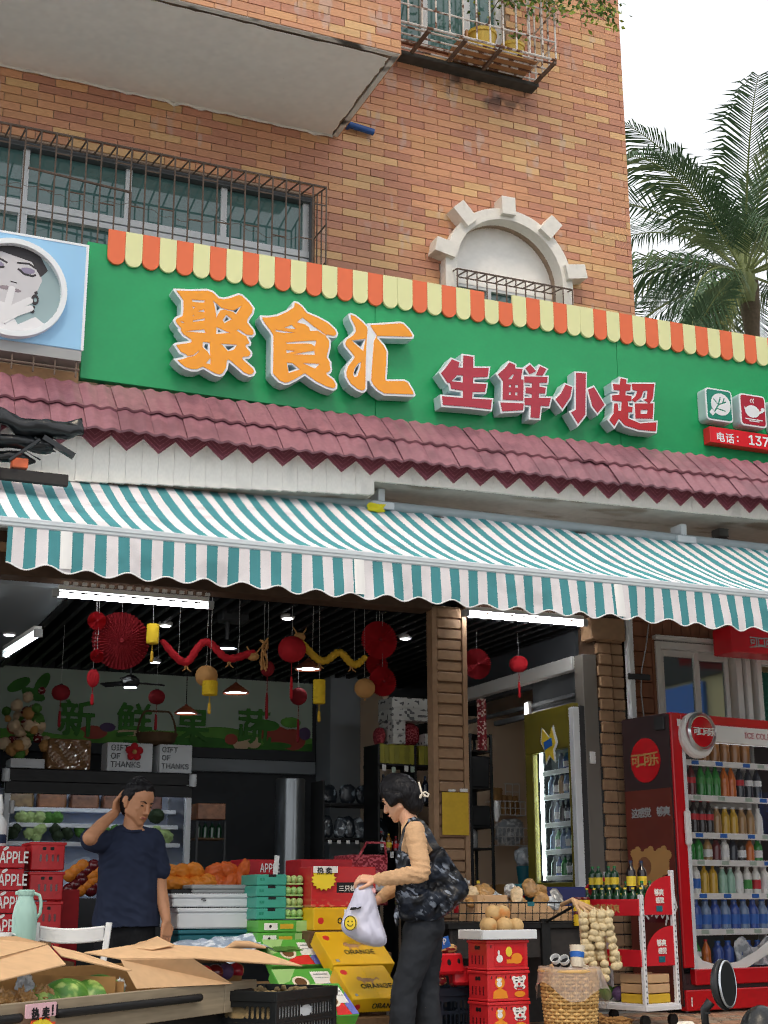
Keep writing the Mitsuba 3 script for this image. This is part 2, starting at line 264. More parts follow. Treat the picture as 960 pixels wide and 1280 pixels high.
# outlines of the sign letters in millimetres (x, z) on the sign
LETTERS = {"ju":{"outer":[[[2092,4742],[2195,4756],[2315,4779],[2355,4773],[2397,4738],[2424,4736],[2458,4749],[2525,4785],[2553,4783],[2609,4739],[2641,4698],[2635,4658],[2605,4607],[2602,4592],[2644,4546],[2652,4515],[2635,4492],[2601,4490],[2622,4454],[2620,4433],[2596,4422],[2629,4389],[2631,4365],[2615,4341],[2577,4332],[2647,4280],[2660,4251],[2645,4224],[2614,4213],[2573,4224],[2473,4296],[2468,4246],[2446,4202],[2419,4184],[2379,4189],[2305,4222],[2266,4199],[2227,4194],[2181,4204],[2147,4226],[2110,4261],[2165,4280],[2184,4290],[2144,4304],[2103,4359],[2116,4370],[2187,4391],[2210,4400],[2160,4426],[2129,4463],[2138,4471],[2111,4495],[2097,4523],[2109,4546],[2145,4569],[2148,4612],[2146,4667],[2131,4685],[2092,4731]]],"white":[[[2354,4706],[2413,4663],[2460,4657],[2501,4660],[2552,4701],[2529,4661],[2512,4630],[2495,4645],[2433,4652],[2407,4641],[2387,4603],[2385,4574],[2369,4656]],[[2448,4620],[2488,4595],[2436,4556],[2422,4577]],[[2384,4522],[2397,4520],[2478,4496],[2381,4472]],[[2296,4407],[2343,4407],[2349,4311],[2328,4343],[2294,4368]],[[2416,4412],[2528,4422],[2502,4380],[2465,4365]],[[2214,4686],[2300,4695],[2298,4677],[2218,4669]],[[2218,4643],[2239,4637],[2224,4624]],[[2253,4610],[2299,4633],[2303,4610]],[[2222,4582],[2234,4576],[2224,4569]],[[2225,4542],[2304,4571],[2305,4555],[2225,4531]],[[2140,4519],[2156,4526],[2173,4522],[2157,4512]],[[2172,4459],[2303,4494],[2314,4468],[2224,4461]],[[2518,4519],[2535,4532],[2587,4505],[2608,4491],[2574,4492]],[[2174,4285],[2236,4304],[2272,4341],[2275,4336],[2243,4299],[2188,4280]],[[2321,4262],[2351,4305],[2352,4257]]],"dark":[[[2375,4688],[2406,4662],[2386,4637]],[[2495,4656],[2532,4679],[2512,4644]],[[2450,4606],[2469,4591],[2436,4570]],[[2397,4510],[2424,4495],[2397,4489]],[[2313,4395],[2333,4395],[2331,4350],[2307,4372]],[[2444,4402],[2511,4411],[2468,4375]]]},"shi":{"outer":[[[2681,4653],[2735,4660],[2792,4678],[2856,4718],[2904,4759],[2903,4782],[2916,4796],[2945,4793],[2978,4772],[3001,4746],[3011,4734],[3090,4714],[3163,4686],[3216,4645],[3232,4614],[3223,4587],[3197,4576],[3157,4579],[3180,4553],[3179,4507],[3162,4432],[3185,4400],[3184,4380],[3190,4351],[3182,4324],[3162,4311],[3205,4285],[3228,4250],[3225,4217],[3199,4201],[3147,4209],[3075,4234],[2997,4278],[2940,4234],[2889,4201],[2858,4192],[2813,4206],[2768,4247],[2762,4262],[2762,4416],[2760,4526],[2740,4552],[2701,4595],[2681,4630]]],"white":[[[2934,4646],[2976,4686],[3012,4665],[3052,4638],[3098,4616],[3164,4577],[3131,4585],[3085,4608],[3029,4597],[3022,4621],[2993,4639],[2954,4642]],[[2845,4589],[2899,4622],[2929,4599],[2925,4594]],[[2785,4569],[2845,4569],[2935,4570],[2846,4553],[2788,4555]],[[2863,4490],[2930,4507],[3027,4529],[3076,4537],[3066,4490],[3040,4505],[3001,4504],[2866,4479]],[[2863,4439],[2928,4439],[2867,4413]],[[2909,4413],[3015,4449],[3063,4463],[3066,4432]],[[2977,4362],[3100,4376],[3068,4335]],[[2868,4349],[2910,4352],[2965,4315],[2882,4277]]],"dark":[[[2878,4334],[2907,4342],[2939,4317],[2885,4290]]]},"huiA":{"outer":[[[3307,4769],[3324,4778],[3358,4770],[3411,4736],[3452,4699],[3459,4673],[3452,4611],[3445,4464],[3442,4246],[3428,4224],[3405,4215],[3365,4225],[3312,4260],[3282,4308],[3278,4347],[3292,4395],[3338,4461],[3318,4484],[3278,4524],[3268,4556],[3285,4588],[3331,4626],[3348,4655],[3341,4681],[3311,4736]]],"white":[[[3328,4578],[3433,4608],[3413,4512],[3351,4556]],[[3398,4434],[3393,4390],[3372,4328],[3352,4315],[3339,4329],[3348,4377],[3378,4421]]],"dark":[[[3341,4577],[3422,4597],[3398,4540]],[[3385,4415],[3378,4381],[3355,4328],[3348,4350],[3362,4385]]]},"huiB":{"outer":[[[3445,4721],[3540,4740],[3684,4774],[3715,4772],[3760,4735],[3794,4689],[3787,4666],[3759,4660],[3622,4642],[3526,4629],[3574,4584],[3597,4540],[3594,4446],[3586,4336],[3647,4345],[3716,4355],[3750,4343],[3790,4282],[3800,4250],[3786,4242],[3566,4218],[3512,4243],[3475,4277],[3458,4314],[3469,4467],[3479,4602],[3499,4642],[3472,4675]]],"white":[],"dark":[]},"huiC":{"outer":[[[3445,4711],[3499,4652],[3486,4617],[3475,4535],[3469,4401],[3462,4308],[3442,4305],[3449,4531],[3459,4673]]],"white":[],"dark":[]},"sheng":{"outer":[[[3995,4441],[4034,4489],[4079,4555],[4136,4541],[4126,4502],[4165,4503],[4169,4597],[4244,4599],[4243,4515],[4365,4533],[4354,4466],[4241,4445],[4237,4400],[4343,4409],[4331,4351],[4234,4337],[4228,4286],[4384,4300],[4372,4228],[4202,4223],[4006,4210],[4000,4272],[4160,4281],[4161,4336],[4070,4337],[4061,4380],[4042,4379]]],"white":[[[4071,4392],[4120,4446],[4163,4448],[4162,4395]]],"dark":[[[4092,4403],[4124,4433],[4149,4433],[4148,4406]]]},"xian":{"outer":[[[4438,4497],[4495,4552],[4531,4600],[4575,4588],[4575,4560],[4635,4564],[4617,4486],[4640,4484],[4632,4328],[4470,4313],[4477,4451]],[[4452,4288],[4636,4307],[4627,4256],[4465,4226]],[[4660,4577],[4697,4608],[4744,4566],[4694,4535]],[[4743,4537],[4778,4609],[4828,4593],[4796,4540]],[[4648,4512],[4836,4534],[4830,4491],[4768,4482],[4767,4451],[4818,4451],[4811,4407],[4760,4400],[4759,4365],[4856,4378],[4838,4314],[4772,4310],[4758,4215],[4688,4210],[4696,4300],[4646,4299],[4643,4348],[4703,4357],[4704,4388],[4654,4388],[4656,4430],[4706,4435],[4709,4471],[4647,4466]]],"white":[[[4517,4471],[4553,4514],[4568,4516],[4547,4476]],[[4521,4431],[4541,4434],[4540,4414],[4520,4411]],[[4571,4437],[4596,4440],[4595,4420],[4570,4416]],[[4519,4375],[4537,4378],[4536,4355],[4518,4353]],[[4569,4382],[4589,4385],[4588,4360],[4568,4358]]],"dark":[]},"xiao":{"outer":[[[5076,4602],[5155,4609],[5136,4291],[5074,4214],[5021,4294],[5063,4319]],[[4984,4498],[5035,4486],[5016,4407],[4950,4313],[4896,4376],[4944,4426]],[[5170,4486],[5218,4512],[5301,4389],[5240,4319],[5200,4366]]],"white":[],"dark":[]},"chao":{"outer":[[[5451,4614],[5499,4611],[5492,4576],[5535,4577],[5527,4532],[5489,4524],[5483,4487],[5535,4489],[5533,4450],[5500,4444],[5503,4403],[5541,4403],[5533,4363],[5501,4359],[5498,4310],[5598,4285],[5740,4313],[5730,4242],[5584,4235],[5468,4254],[5418,4300],[5377,4237],[5337,4279],[5377,4333],[5387,4411],[5413,4414],[5416,4357],[5442,4361],[5452,4434],[5372,4433],[5372,4471],[5433,4483],[5438,4519],[5387,4517],[5384,4560],[5443,4564]],[[5546,4584],[5739,4611],[5719,4496],[5689,4452],[5642,4475],[5670,4489],[5679,4554],[5640,4543],[5621,4492],[5565,4445],[5539,4461],[5573,4495],[5591,4536],[5549,4540]],[[5564,4435],[5722,4457],[5709,4337],[5562,4319]]],"white":[[[5610,4393],[5670,4401],[5665,4367],[5605,4358]]],"dark":[]}}

# ------------------------------------------------------------------ materials of the large structure
BL, BH = 0.2315, 0.0633
BRICKS = [srgb(c) for c in ('#c9936e', '#cfa777', '#bb836a', '#cc996e', '#c58e6e')]


def brick_tone(p, n, uv):
    row = dr.floor((p.z - 4.0) / BH)
    s = dr.select(dr.abs(n.x) > 0.7, p.y, p.x)
    col = dr.floor(s / BL + 0.5 * (row - 2 * dr.floor(row / 2)))
    t, t2 = mikit.cell_rand(col, row, 3), mikit.cell_rand(col, row, 8)
    c = X(BRICKS[0], BRICKS[1], dr.select(t > 0.70, mi.Float(1), mi.Float(0)))
    c = dr.select(t < 0.30, mi.Color3f(*BRICKS[2]), c)
    c = dr.select((t > 0.30) & (t < 0.42), mi.Color3f(*BRICKS[3]), c)
    c = dr.select(t > 0.86, mi.Color3f(*BRICKS[4]), c)
    c = c * (0.90 + 0.18 * t2) * (0.88 + 0.24 * F(p.x * 60, p.y * 60, p.z * 90))
    chalk = S(0.62, 0.75, F(p.x * 9, 3.0, p.z * 2.2)) * S(0.45, 0.6, N(p.x * 26, 1.0, p.z * 9)) * 0.4
    soot = S(0.45, 0.62, F(p.x * 7 + 4, 2.0, p.z * 5)) * S(0.5, 0.2, dr.abs(p.x - 4.85)) * S(7.1, 7.3, p.z) * S(7.55, 7.4, p.z) * S(-0.4, -0.1, p.y)
    c = X(c, (0.50, 0.43, 0.38), chalk)
    return X(c, (0.035, 0.03, 0.028), soot * 0.85)


M('brick', brick_tone, 0.55, 0.35)
M('mortar', speck('#a08c7a', 0.25, 30), 0.9, 0.2)
M('plaster', speck('#e8e6e1', 0.07, 25, 1.3), 0.85, 0.2)
M('white_plaster', lambda p, n, uv: mi.Color3f(*srgb('#e9e6de')) * (1 - 0.25 * S(0.55, 0.8, F(p.x * 9, p.y * 5, p.z * 3)) - 0.1 * F(p.x * 50, p.y * 50, p.z * 50)), 0.8, 0.2)
M('dark_stain', speck('#4b4a47', 0.3, 20, 6), 0.9, 0.2)
M('stained_edge', lambda p, n, uv: X(srgb('#d6d4ce'), srgb('#55534f'), S(0.52, 0.70, F(p.x * 5, p.y * 7, 2.0))), 0.9, 0.2)
M('rust', speck('#6b5c52', 0.3, 60, 9), 0.7, 0.3)
M('pale_bar', lambda p, n, uv: X(srgb('#cfc9c2'), srgb('#6d4a38'), S(0.52, 0.68, F(p.x * 22, p.y * 22, p.z * 22))), 0.45, 0.5)
M('alu', speck('#d3d6d8', 0.05), 0.4, 0.5)
M('alu_dark', '#5a5d60', 0.5, 0.4)
M('teal_glass', '#4b6c6a', 0.03, 0.9)
M('dark_room', '#8d877c', 0.9, 0.1)
M('concrete', speck('#8f8c86', 0.12, 18, 2), 0.9, 0.2)
M('soffit', lambda p, n, uv: X(srgb('#a9a59c'), srgb('#6b5a48'), S(0.55, 0.75, F(p.x * 2.2, p.y * 5, 1.0)) * 0.7) * (0.9 + 0.2 * F(p.x * 30, p.y * 30, 2.0)), 0.9, 0.2)
M('blue_pipe', '#1f4f94', 0.35, 0.5)
M('brown_slat', speck('#95765a', 0.16, 30, 4), 0.6, 0.35)
M('brown_beam', speck('#4d3a2c', 0.2, 25, 4), 0.6, 0.3)
M('brown_plank', lambda p, n, uv: mi.Color3f(*srgb('#83563f')) * (0.72 + 0.5 * F(p.x * 30, p.y * 30, p.z * 4)), 0.65, 0.3)
M("asphalt", speck("#8a8782", 0.15, 60), 0.95, 0.2)
M('paver', speck('#8c7c6c', 0.18, 50, 5), 0.85, 0.25)
M('paver_warm', speck('#97755f', 0.18, 50, 5), 0.85, 0.25)
M('clay_pot', speck('#a8805c', 0.2), 0.6, 0.3)
M('yellow_pot', '#d2b44e', 0.45, 0.4)
M('leaf', speck('#4f7033', 0.3, 12, 5), 0.5, 0.4)
M('leaf_young', speck('#8a9a3c', 0.3, 12, 5), 0.5, 0.4)
M('bark', speck('#6d6152', 0.3, 25, 5), 0.9, 0.2)
M('palm_leaf', lambda p, n, uv: X(srgb('#496545'), srgb('#8a9668'), S(0.5, 0.8, F(p.x * 0.9, p.y * 0.9, p.z * 0.9))), 0.45, 0.45)
M('palm_young', speck('#8f9357', 0.2, 4), 0.5, 0.4); M('palm_rib', '#7d8856', 0.5, 0.4)

# ------------------------------------------------------------------ ground
struct('ground', box(-60, 160, -70, 160, -0.60, -0.30), 'mat_asphalt')
struct('pavement', cat(box(-12, 20, -4.6, -1.75, -0.30, 0.0), box(-12, 20, -1.75, 3.5, -0.30, 0.168)), 'mat_concrete')
LOCAL = []
for i in range(0, 26):
    for j in range(0, 12):
        x0, y0 = 4.55 + i * 0.118 + (j % 2) * 0.059, -1.74 + j * 0.118
        if y0 > -0.35: continue
        part('pavement', 'paver', box(x0 + 0.003, x0 + 0.115, y0 + 0.003, y0 + 0.115, 0.1, 0.178 + RNG.uniform(0, 0.004)), 'mat_paver' if RNG.random() < 0.55 else 'mat_paver_warm')

# ------------------------------------------------------------------ the brick building
B = thing('brick_building', 'orange and tan brick building with a projecting bay and barred windows', 'building')
arch_in = unary_union([sbox(4.50, 4.6, 5.452, 5.68), Point(4.976, 5.68).buffer(0.476, quad_segs=20)])
win_l, win_r = sbox(-1.0, 4.90, 3.365, 6.075), sbox(3.6, 7.62, 5.05, 9.2)
wall2d = sbox(-2.5, 3.9, 6.18, 10.6).difference(unary_union([arch_in, win_l, win_r]))
part(B, 'wall', cat(extr(wall2d, 0.0, 0.24), box(5.94, 6.18, 0.24, 9, 3.9, 10.6), box(-2.5, 6.18, 8.8, 9, 3.9, 10.6), box(-2.5, 6.18, 0, 9, 10.6, 10.75)), 'mat_mortar')
part(B, 'slab', box(-2.5, 9.0, 0.0, 9.0, 3.25, 3.89), 'mat_concrete')
part(B, 'dark_room', cat(box(-2.4, 5.9, 0.9, 0.95, 3.9, 10.5), box(-2.4, 5.9, 0.25, 0.9, 6.2, 6.25), box(-2.4, 5.9, 0.25, 0.9, 7.3, 7.35)), 'mat_dark_room')
# the bay
BAYX, BAYY, BAYZ = 3.545, -1.21, 6.617
part(B, 'bay', cat(box(-2.5, BAYX, BAYY, 0, BAYZ + 0.012, 10.6)), 'mat_mortar')
sof = sheet(lambda u, v: (-2.5 + u * (BAYX + 2.5 - 0.05 - 0.02 * meshkit.noise(np.array([v * 23, 1, 2])) ), BAYY + 0.045 + 0.02 * meshkit.noise(np.array([u * 90, 3, 2])) + v * (-BAYY - 0.05), BAYZ - 0.006 - 0.006 * meshkit.noise(np.array([u * 40, v * 12, 5]))), 120, 24)
part(B, 'soffit', sof, 'mat_plaster', smooth=True)
part(B, 'soffit_edge', cat(box(-2.5, BAYX, BAYY, BAYY + 0.04, BAYZ - 0.003, BAYZ + 0.01), box(BAYX - 0.04, BAYX, BAYY, 0, BAYZ - 0.003, BAYZ + 0.01)), 'mat_stained_edge')
# mortar lip where the soffit meets the wall
lip = [[-2.5 + i * 0.05, -0.012 - 0.012 * RNG.random(), BAYZ - 0.004 - (0.03 * RNG.random() if RNG.random() < 0.12 else 0.006 * RNG.random())] for i in range(121)]
part(B, 'mortar_lip', tube(lip, 0.014, 5), 'mat_white_plaster')


def project(P):
    d = np.asarray(P, float) - CAM; right = np.cross(_fw, _up); z = d @ _fw
    return d @ right / z * FOCAL, d @ _up / z * FOCAL, z


cand = []
solid_wall = wall2d.difference(Point(4.976, 5.68).buffer(0.56, quad_segs=16)).difference(sbox(4.41, 4.6, 5.54, 5.68)).buffer(-0.004)
for row in range(15, 76):
    z0 = 4.0 + row * BH
    for col in range(-4, 30):
        x0 = (col - 0.5 * (row % 2)) * BL; xa, xb = x0 + 0.003, min(x0 + BL - 0.003, 6.18)
        if xb - xa < 0.03 or xa < 0.5 or z0 < 4.9: continue
        r = sbox(xa, z0 + 0.003, xb, z0 + BH - 0.003)
        if not solid_wall.intersects(r): continue
        if not solid_wall.contains(r):
            q = r.intersection(solid_wall)
            if q.area < 0.25 * r.area or q.geom_type != 'Polygon': continue
            cand.append((0, extr(q, -0.009 - 0.003 * RNG.random(), 0.01), (xa, -0.01, z0), -1.0)); continue
        if z0 > BAYZ - 0.07 and xb < BAYX - 0.3 and row < 200 and z0 > BAYZ: continue
        cand.append((0, box(xa, xb, -0.009 - 0.003 * RNG.random(), 0.01, z0 + 0.003, z0 + BH - 0.003), ((xa + xb) / 2, -0.01, z0), 1.0))
for row in range(41, 52):
    z0 = 4.0 + row * BH
    for col in range(2, 17):
        x0 = (col - 0.5 * (row % 2)) * BL; xa, xb = x0 + 0.003, min(x0 + BL - 0.003, BAYX)
        if xb - xa < 0.03 or z0 + BH < BAYZ: continue
        cand.append((1, box(xa, xb, BAYY - 0.009 - 0.003 * RNG.random(), BAYY + 0.01, max(z0, BAYZ) + 0.003, z0 + BH - 0.003), ((xa + xb) / 2, BAYY, z0), 1.0))
def shown(c):
    x, y, z = project(c[2])
    return -1.0 / z if c[3] > 0 and abs(x) < 0.52 and y < 0.69 and y > 0.15 else 0.0
cand.sort(key=shown)
for c in cand[:299]:
    part(B + ('__bay' if c[0] else '__wall'), 'brick', c[1], 'mat_brick')
part(B, 'brickwork', cat([c[1] for c in cand[299:]]), 'mat_brick', kind='stuff')
side = []
for row in range(41, 60):
    for col in range(0, 6):
        y0 = BAYY + (col - 0.5 * (row % 2)) * BL; ya, yb = max(y0, BAYY) + 0.003, min(y0 + BL, 0) - 0.003
        if yb - ya > 0.03: side.append(box(BAYX - 0.01, BAYX + 0.01, ya, yb, max(4.0 + row * BH, BAYZ) + 0.003, 4.0 + (row + 1) * BH - 0.003))
part(B, 'bay_brickwork', cat(side), 'mat_brick', kind='stuff')

# long window
W = B + '__window'; USED.add(W)
part(W, 'frame', cat([box(x - 0.022, x + 0.022, 0.06, 0.12, 5.63, 6.05) for x in (0.5, 1.234, 1.963, 2.677, 3.32)] + [box(-1, 3.365, 0.05, 0.13, 5.535, 5.575), box(-1, 3.365, 0.045, 0.13, 5.585, 5.635)]
     + [box(x - 0.03, x + 0.03, 0.055, 0.12, 4.9, 5.535) for x in (0.5, 1.234, 1.963, 2.677, 3.33)]), 'mat_alu')
part(W, 'head', cat(box(-1, 3.365, 0.02, 0.16, 6.035, 6.075), box(3.342, 3.365, 0.02, 0.16, 4.9, 6.035), box(-1, 3.365, 0.10, 0.2, 5.985, 6.03)), 'mat_alu_dark')
for xa, xb in ((0.52, 1.21), (1.256, 1.941), (1.985, 2.655), (2.70, 3.30)):
    part(W, 'pane', box(xa, xb, 0.085, 0.091, 5.635, 6.03), 'mat_teal_glass')
    part(W, 'pane', box(xa, xb, 0.100, 0.106, 4.9, 5.535), 'mat_teal_glass')
# arched window
A = B + '__arch_surround'
ring = Point(4.976, 5.68).buffer(0.565, quad_segs=24).difference(Point(4.976, 5.68).buffer(0.47, quad_segs=24)).difference(sbox(4, 4, 6, 5.68))
ring = unary_union([ring, sbox(4.41, 4.7, 4.503, 5.69), sbox(5.449, 4.7, 5.542, 5.69)])
part(B, 'arch_surround', extr(ring.buffer(-0.001), -0.10, 0.02), 'mat_white_plaster')
for a, r1 in ((11, 0.68), (52, 0.675), (92, 0.65), (133, 0.685), (169, 0.675)):
    t = affinity.rotate(sbox(0.50, -0.06, r1, 0.06), a, origin=(0, 0)); part(A, 'block', extr(affinity.translate(t, 4.976, 5.68), -0.145, 0.01), 'mat_white_plaster')
part(B, 'arch_panel', cat(extr(unary_union([Point(4.976, 5.68).buffer(0.49, quad_segs=20).difference(sbox(4, 4, 6, 5.64)), sbox(4.49, 5.625, 5.46, 5.7)]), 0.085, 0.12),
     box(4.49, 4.503, -0.05, 0.15, 4.7, 5.68)), M('arch_white', speck('#f7f5f0', 0.07, 30, 2), 0.8, 0.2))
W2 = numbered(B + '__window')
part(W2, 'frame', cat(box(4.503, 5.449, 0.09, 0.15, 5.60, 5.63), box(4.503, 4.53, 0.09, 0.15, 4.7, 5.60), box(5.42, 5.449, 0.09, 0.15, 4.7, 5.60), box(4.86, 4.90, 0.09, 0.15, 4.7, 5.60), box(4.503, 5.449, 0.095, 0.14, 5.40, 5.425)), 'mat_alu')
part(W2, 'pane', box(4.53, 4.86, 0.11, 0.118, 4.7, 5.60), 'mat_teal_glass'); part(W2, 'pane', box(4.90, 5.42, 0.12, 0.128, 4.7, 5.60), 'mat_teal_glass')
# upper window behind the steel cage
W3 = numbered(B + '__window')
part(W3, 'frame', cat([box(x - 0.03, x + 0.03, 0.06, 0.14, 7.62, 9.2) for x in (3.63, 4.05, 4.33, 4.72, 5.02)] + [box(3.6, 5.05, 0.06, 0.14, 7.62, 7.68)]), 'mat_alu')
for xa, xb in ((3.66, 4.02), (4.08, 4.30), (4.36, 4.69), (4.75, 4.99)): part(W3, 'pane', box(xa, xb, 0.09, 0.098, 7.68, 9.2), 'mat_teal_glass')
part(B, 'ledge', cbox(3.5, 5.28, -0.13, 0.0, 7.405, 7.44, 0.006), 'mat_dark_stain')
part(B, 'window_sill', cbox(3.6, 5.05, -0.03, 0.1, 7.58, 7.62), 'mat_brown_plank')

# ------------------------------------------------------------------ window cages
def cage(label, x0, x1, z0, z1, yf, step, r, mat, top_rise=0.05, yw=-0.012, bottom=False, label2=None):
    k = thing('window_cage', label, 'window cage', None)
    n = max(2, round((x1 - x0) / step))
    xs = np.linspace(x0, x1, n + 1)
    for i, x in enumerate(xs):
        part(k, 'bar', bar((x, yf, z0), (x, yf, z1), r, 6), mat)
    part(k, 'top_strut', cat([bar((x, yf, z1), (x, yw, z1 + top_rise), r * 1.1, 5) for x in xs]), mat, kind='stuff')
    for z in (z1, z0): part(k, 'rail', bar((x0, yf, z), (x1, yf, z), r * 1.3, 6), mat)
    part(k, 'rail', bar((x0, yw, z1 + top_rise), (x1, yw, z1 + top_rise), r, 6), mat)
    m = max(1, round(abs(yf) / step))
    part(k, 'side_bar', cat([bar((x1, yf + (yw - yf) * j / m, z0), (x1, yf + (yw - yf) * j / m, z1 + top_rise * j / m), r, 5) for j in range(1, m + 1)] + [bar((x1, yf, z), (x1, yw, z), r, 5) for z in np.arange(z0 + 0.15, z1, 0.3)]), mat, kind='stuff')
    return k, xs

k, xs = cage('long rusty iron cage over the windows under the bay', 0.55, 3.348, 4.95, 6.0, -0.30, 0.1035, 0.0062, 'mat_rust', 0.06)
for i in range(0, len(xs) - 1, 2):
    z = (5.87, 5.86, 5.85)[i % 3]; part(k, 'short_rail', bar((xs[i], -0.30, z), (xs[i + 1], -0.30, z), 0.0055, 5), 'mat_rust')
for i in range(1, len(xs) - 1, 2):
    part(k, 'short_rail', bar((xs[i], -0.30, 5.58 - 0.02 * (i % 3)), (xs[i + 1], -0.30, 5.58 - 0.02 * (i % 3)), 0.0055, 5), 'mat_rust')
part(k, 'hatch', cat(bar((1.20, -0.305, 5.70), (1.90, -0.305, 5.66), 0.009, 6), bar((1.90, -0.305, 5.66), (1.90, -0.305, 5.3), 0.009, 6)), 'mat_rust')
part(k, 'flower_wire', tube([[x, -0.2 + 0.05 * math.sin(x * 9), 5.60 + 0.012 * math.sin(x * 40)] for x in np.arange(0.9, 3.2, 0.03)], 0.002, 4), 'mat_rust')
cage('small rusty cage across the arched window', 4.474, 5.49, 5.0, 5.61, -0.17, 0.085, 0.0055, 'mat_rust', 0.03, 0.02)
k, xs = cage('pale steel cage with flower pots at the upper window', 3.60, 5.257, 7.455, 9.0, -0.45, 0.118, 0.008, 'mat_pale_bar', 0.05)
for y in np.linspace(-0.40, -0.05, 5): part(k, 'floor_slat', bar((3.6, y, 7.455), (5.257, y, 7.455), 0.008, 6), 'mat_pale_bar')
for x in (4.13, 4.45, 4.76, 5.25): part(k, 'bracket', beam((x, -0.45, 7.437), (x, 0.0, 7.437), 0.025, 0.025), 'mat_rust')
for z in (7.62, 7.9): part(k, 'rail', bar((3.6, -0.45, z), (5.257, -0.45, z), 0.008, 6), 'mat_pale_bar')
def pot(x, y, z, r, h, mat, label):
    k = thing('flower_pot', label, 'flower pot')
    part(k, 'pot', lathe([(r * 0.75, 0), (r * 0.78, 0.01), (r, h - 0.03), (r * 1.08, h - 0.03), (r * 1.08, h), (r * 0.95, h), (r * 0.93, h - 0.03)], 18, x, y, z), mat, smooth=35)
    part(k, 'soil', lathe([(r * 0.92, 0), (r * 0.92, 0.01)], 16, x, y, z + h - 0.035), 'mat_dark_stain')
    return k
pot(4.72, -0.2, 7.47, 0.115, 0.24, 'mat_yellow_pot', 'pale yellow flower pot with dry stems in the steel cage')
pot(5.0, -0.2, 7.47, 0.095, 0.2, 'mat_yellow_pot', 'smaller yellow pot beside the cage corner')
solo('cardboard_sheet', 'brown cardboard sheet lying on the cage floor under the pots', 'cardboard', cat(box(4.52, 5.14, -0.36, -0.03, 7.463, 7.469), box(4.5, 4.515, -0.36, -0.03, 7.463, 7.60)), 'mat_clay_pot')
def leafy(k, stems, n, spread, size, mats=('mat_leaf', 'mat_leaf_young'), rnd=random.Random(5)):
    part(k, 'stem', cat([tube(s, np.linspace(0.008, 0.003, len(s)), 5) for s in stems]), 'mat_bark', kind='stuff')
    for mi_, mat in enumerate(mats):
        V, Fc = [], []
        for _ in range(n // len(mats)):
            s = np.asarray(stems[rnd.randrange(len(stems))], float); t = rnd.random() ** 0.7 * (len(s) - 1); i = min(int(t), len(s) - 2)
            c = s[i] + (s[i + 1] - s[i]) * (t - i) + np.array([rnd.gauss(0, spread) for _ in range(3)])
            a = np.array([rnd.gauss(0, 1), rnd.gauss(0, 1), rnd.gauss(-0.4, 0.6)]); a /= np.linalg.norm(a)
            b = np.cross(a, [rnd.gauss(0, 1), rnd.gauss(0, 1), rnd.gauss(0, 1)]); b /= np.linalg.norm(b); nrm = np.cross(a, b)
            L, w = size * rnd.uniform(0.6, 1.3), size * 0.27
            q = len(V); V += [c, c + a * L * 0.5 + b * w, c + a * L - nrm * L * 0.15, c + a * L * 0.5 - b * w, c + a * L * 0.5 + nrm * w * 0.3]
            Fc += [[q, q + 1, q + 4], [q + 1, q + 2, q + 4], [q + 2, q + 3, q + 4], [q + 3, q, q + 4]]
        part(k, 'leaves', trimesh.Trimesh(np.array(V), Fc, process=False), mat, kind='stuff')
k = thing('potted_shrub', 'leafy shrub spilling out of the top of the steel window cage', 'plant')
stems = [[(4.9, -0.2, 8.3), (5.0, -0.4, 8.15), (5.1, -0.52, 7.98), (5.25, -0.6, 7.83)], [(4.9, -0.2, 8.3), (5.15, -0.45, 8.15), (5.4, -0.6, 7.95), (5.62, -0.66, 7.78)], [(4.8, -0.2, 8.3), (4.95, -0.5, 8.05), (4.95, -0.55, 7.88)],
         [(4.6, -0.2, 8.3), (4.7, -0.5, 8.1), (4.75, -0.55, 7.95)], [(5.0, -0.3, 8.3), (5.4, -0.55, 8.1), (5.6, -0.6, 8.0), (5.74, -0.6, 7.9)], [(4.3, -0.2, 8.3), (4.35, -0.48, 8.1), (4.3, -0.5, 7.9)], [(4.1, -0.2, 8.2), (4.12, -0.45, 7.95)]]
leafy(k, stems, 1100, 0.075, 0.055)
k = thing('potted_shrub', 'thin dry stems with few leaves behind the cage bars', 'plant')
leafy(k, [[(4.72, -0.2, 7.68), (4.68, -0.22, 7.9), (4.62, -0.2, 8.15)], [(4.75, -0.2, 7.68), (4.82, -0.18, 7.95), (4.9, -0.2, 8.1)], [(4.98, -0.2, 7.65), (5.05, -0.2, 7.85)]], 70, 0.04, 0.05)
solo('pipe_stub', 'short blue plastic pipe sticking out below the bay corner', 'pipe', cat(bar((3.62, -0.05, 6.72), (3.83, -0.05, 6.70), 0.026, 14), bar((3.62, -0.05, 6.72), (3.62, 0.02, 6.72), 0.026, 12)), 'mat_blue_pipe', smooth=30)

# ------------------------------------------------------------------ tiled canopy
M('roof_tile', lambda p, n, uv: X(srgb('#92626b'), srgb('#7d535c'), S(0.4, 0.7, F(p.x * 5, p.y * 9, p.z * 4))) * (0.85 + 0.3 * F(p.x * 50, p.y * 50, p.z * 50)), 0.4, 0.45)
M('chevron_tile', speck('#8a4655', 0.12, 40), 0.35, 0.45)
M('white_tile', lambda p, n, uv: mi.Color3f(*srgb('#f1eee6')) * (0.95 + 0.08 * N(p.x * 120, 0.0, p.z * 60)) * (1 - 0.15 * S(0.6, 0.8, F(p.x * 7, 1.0, p.z * 3))), 0.35, 0.45, bump=(lambda p, n, uv: N(p.x * 60, 0.0, p.z * 110), 0.0015))
M('cement', speck('#8d8468', 0.25, 35), 0.95, 0.2)
C = thing('tiled_canopy', 'canopy of maroon wavy roof tiles over zigzag and white tiles', 'canopy')
CY, CX0, CX1 = -1.0, 0.3, 7.6
def rise(x): return 0.02 * (x - 1.6)
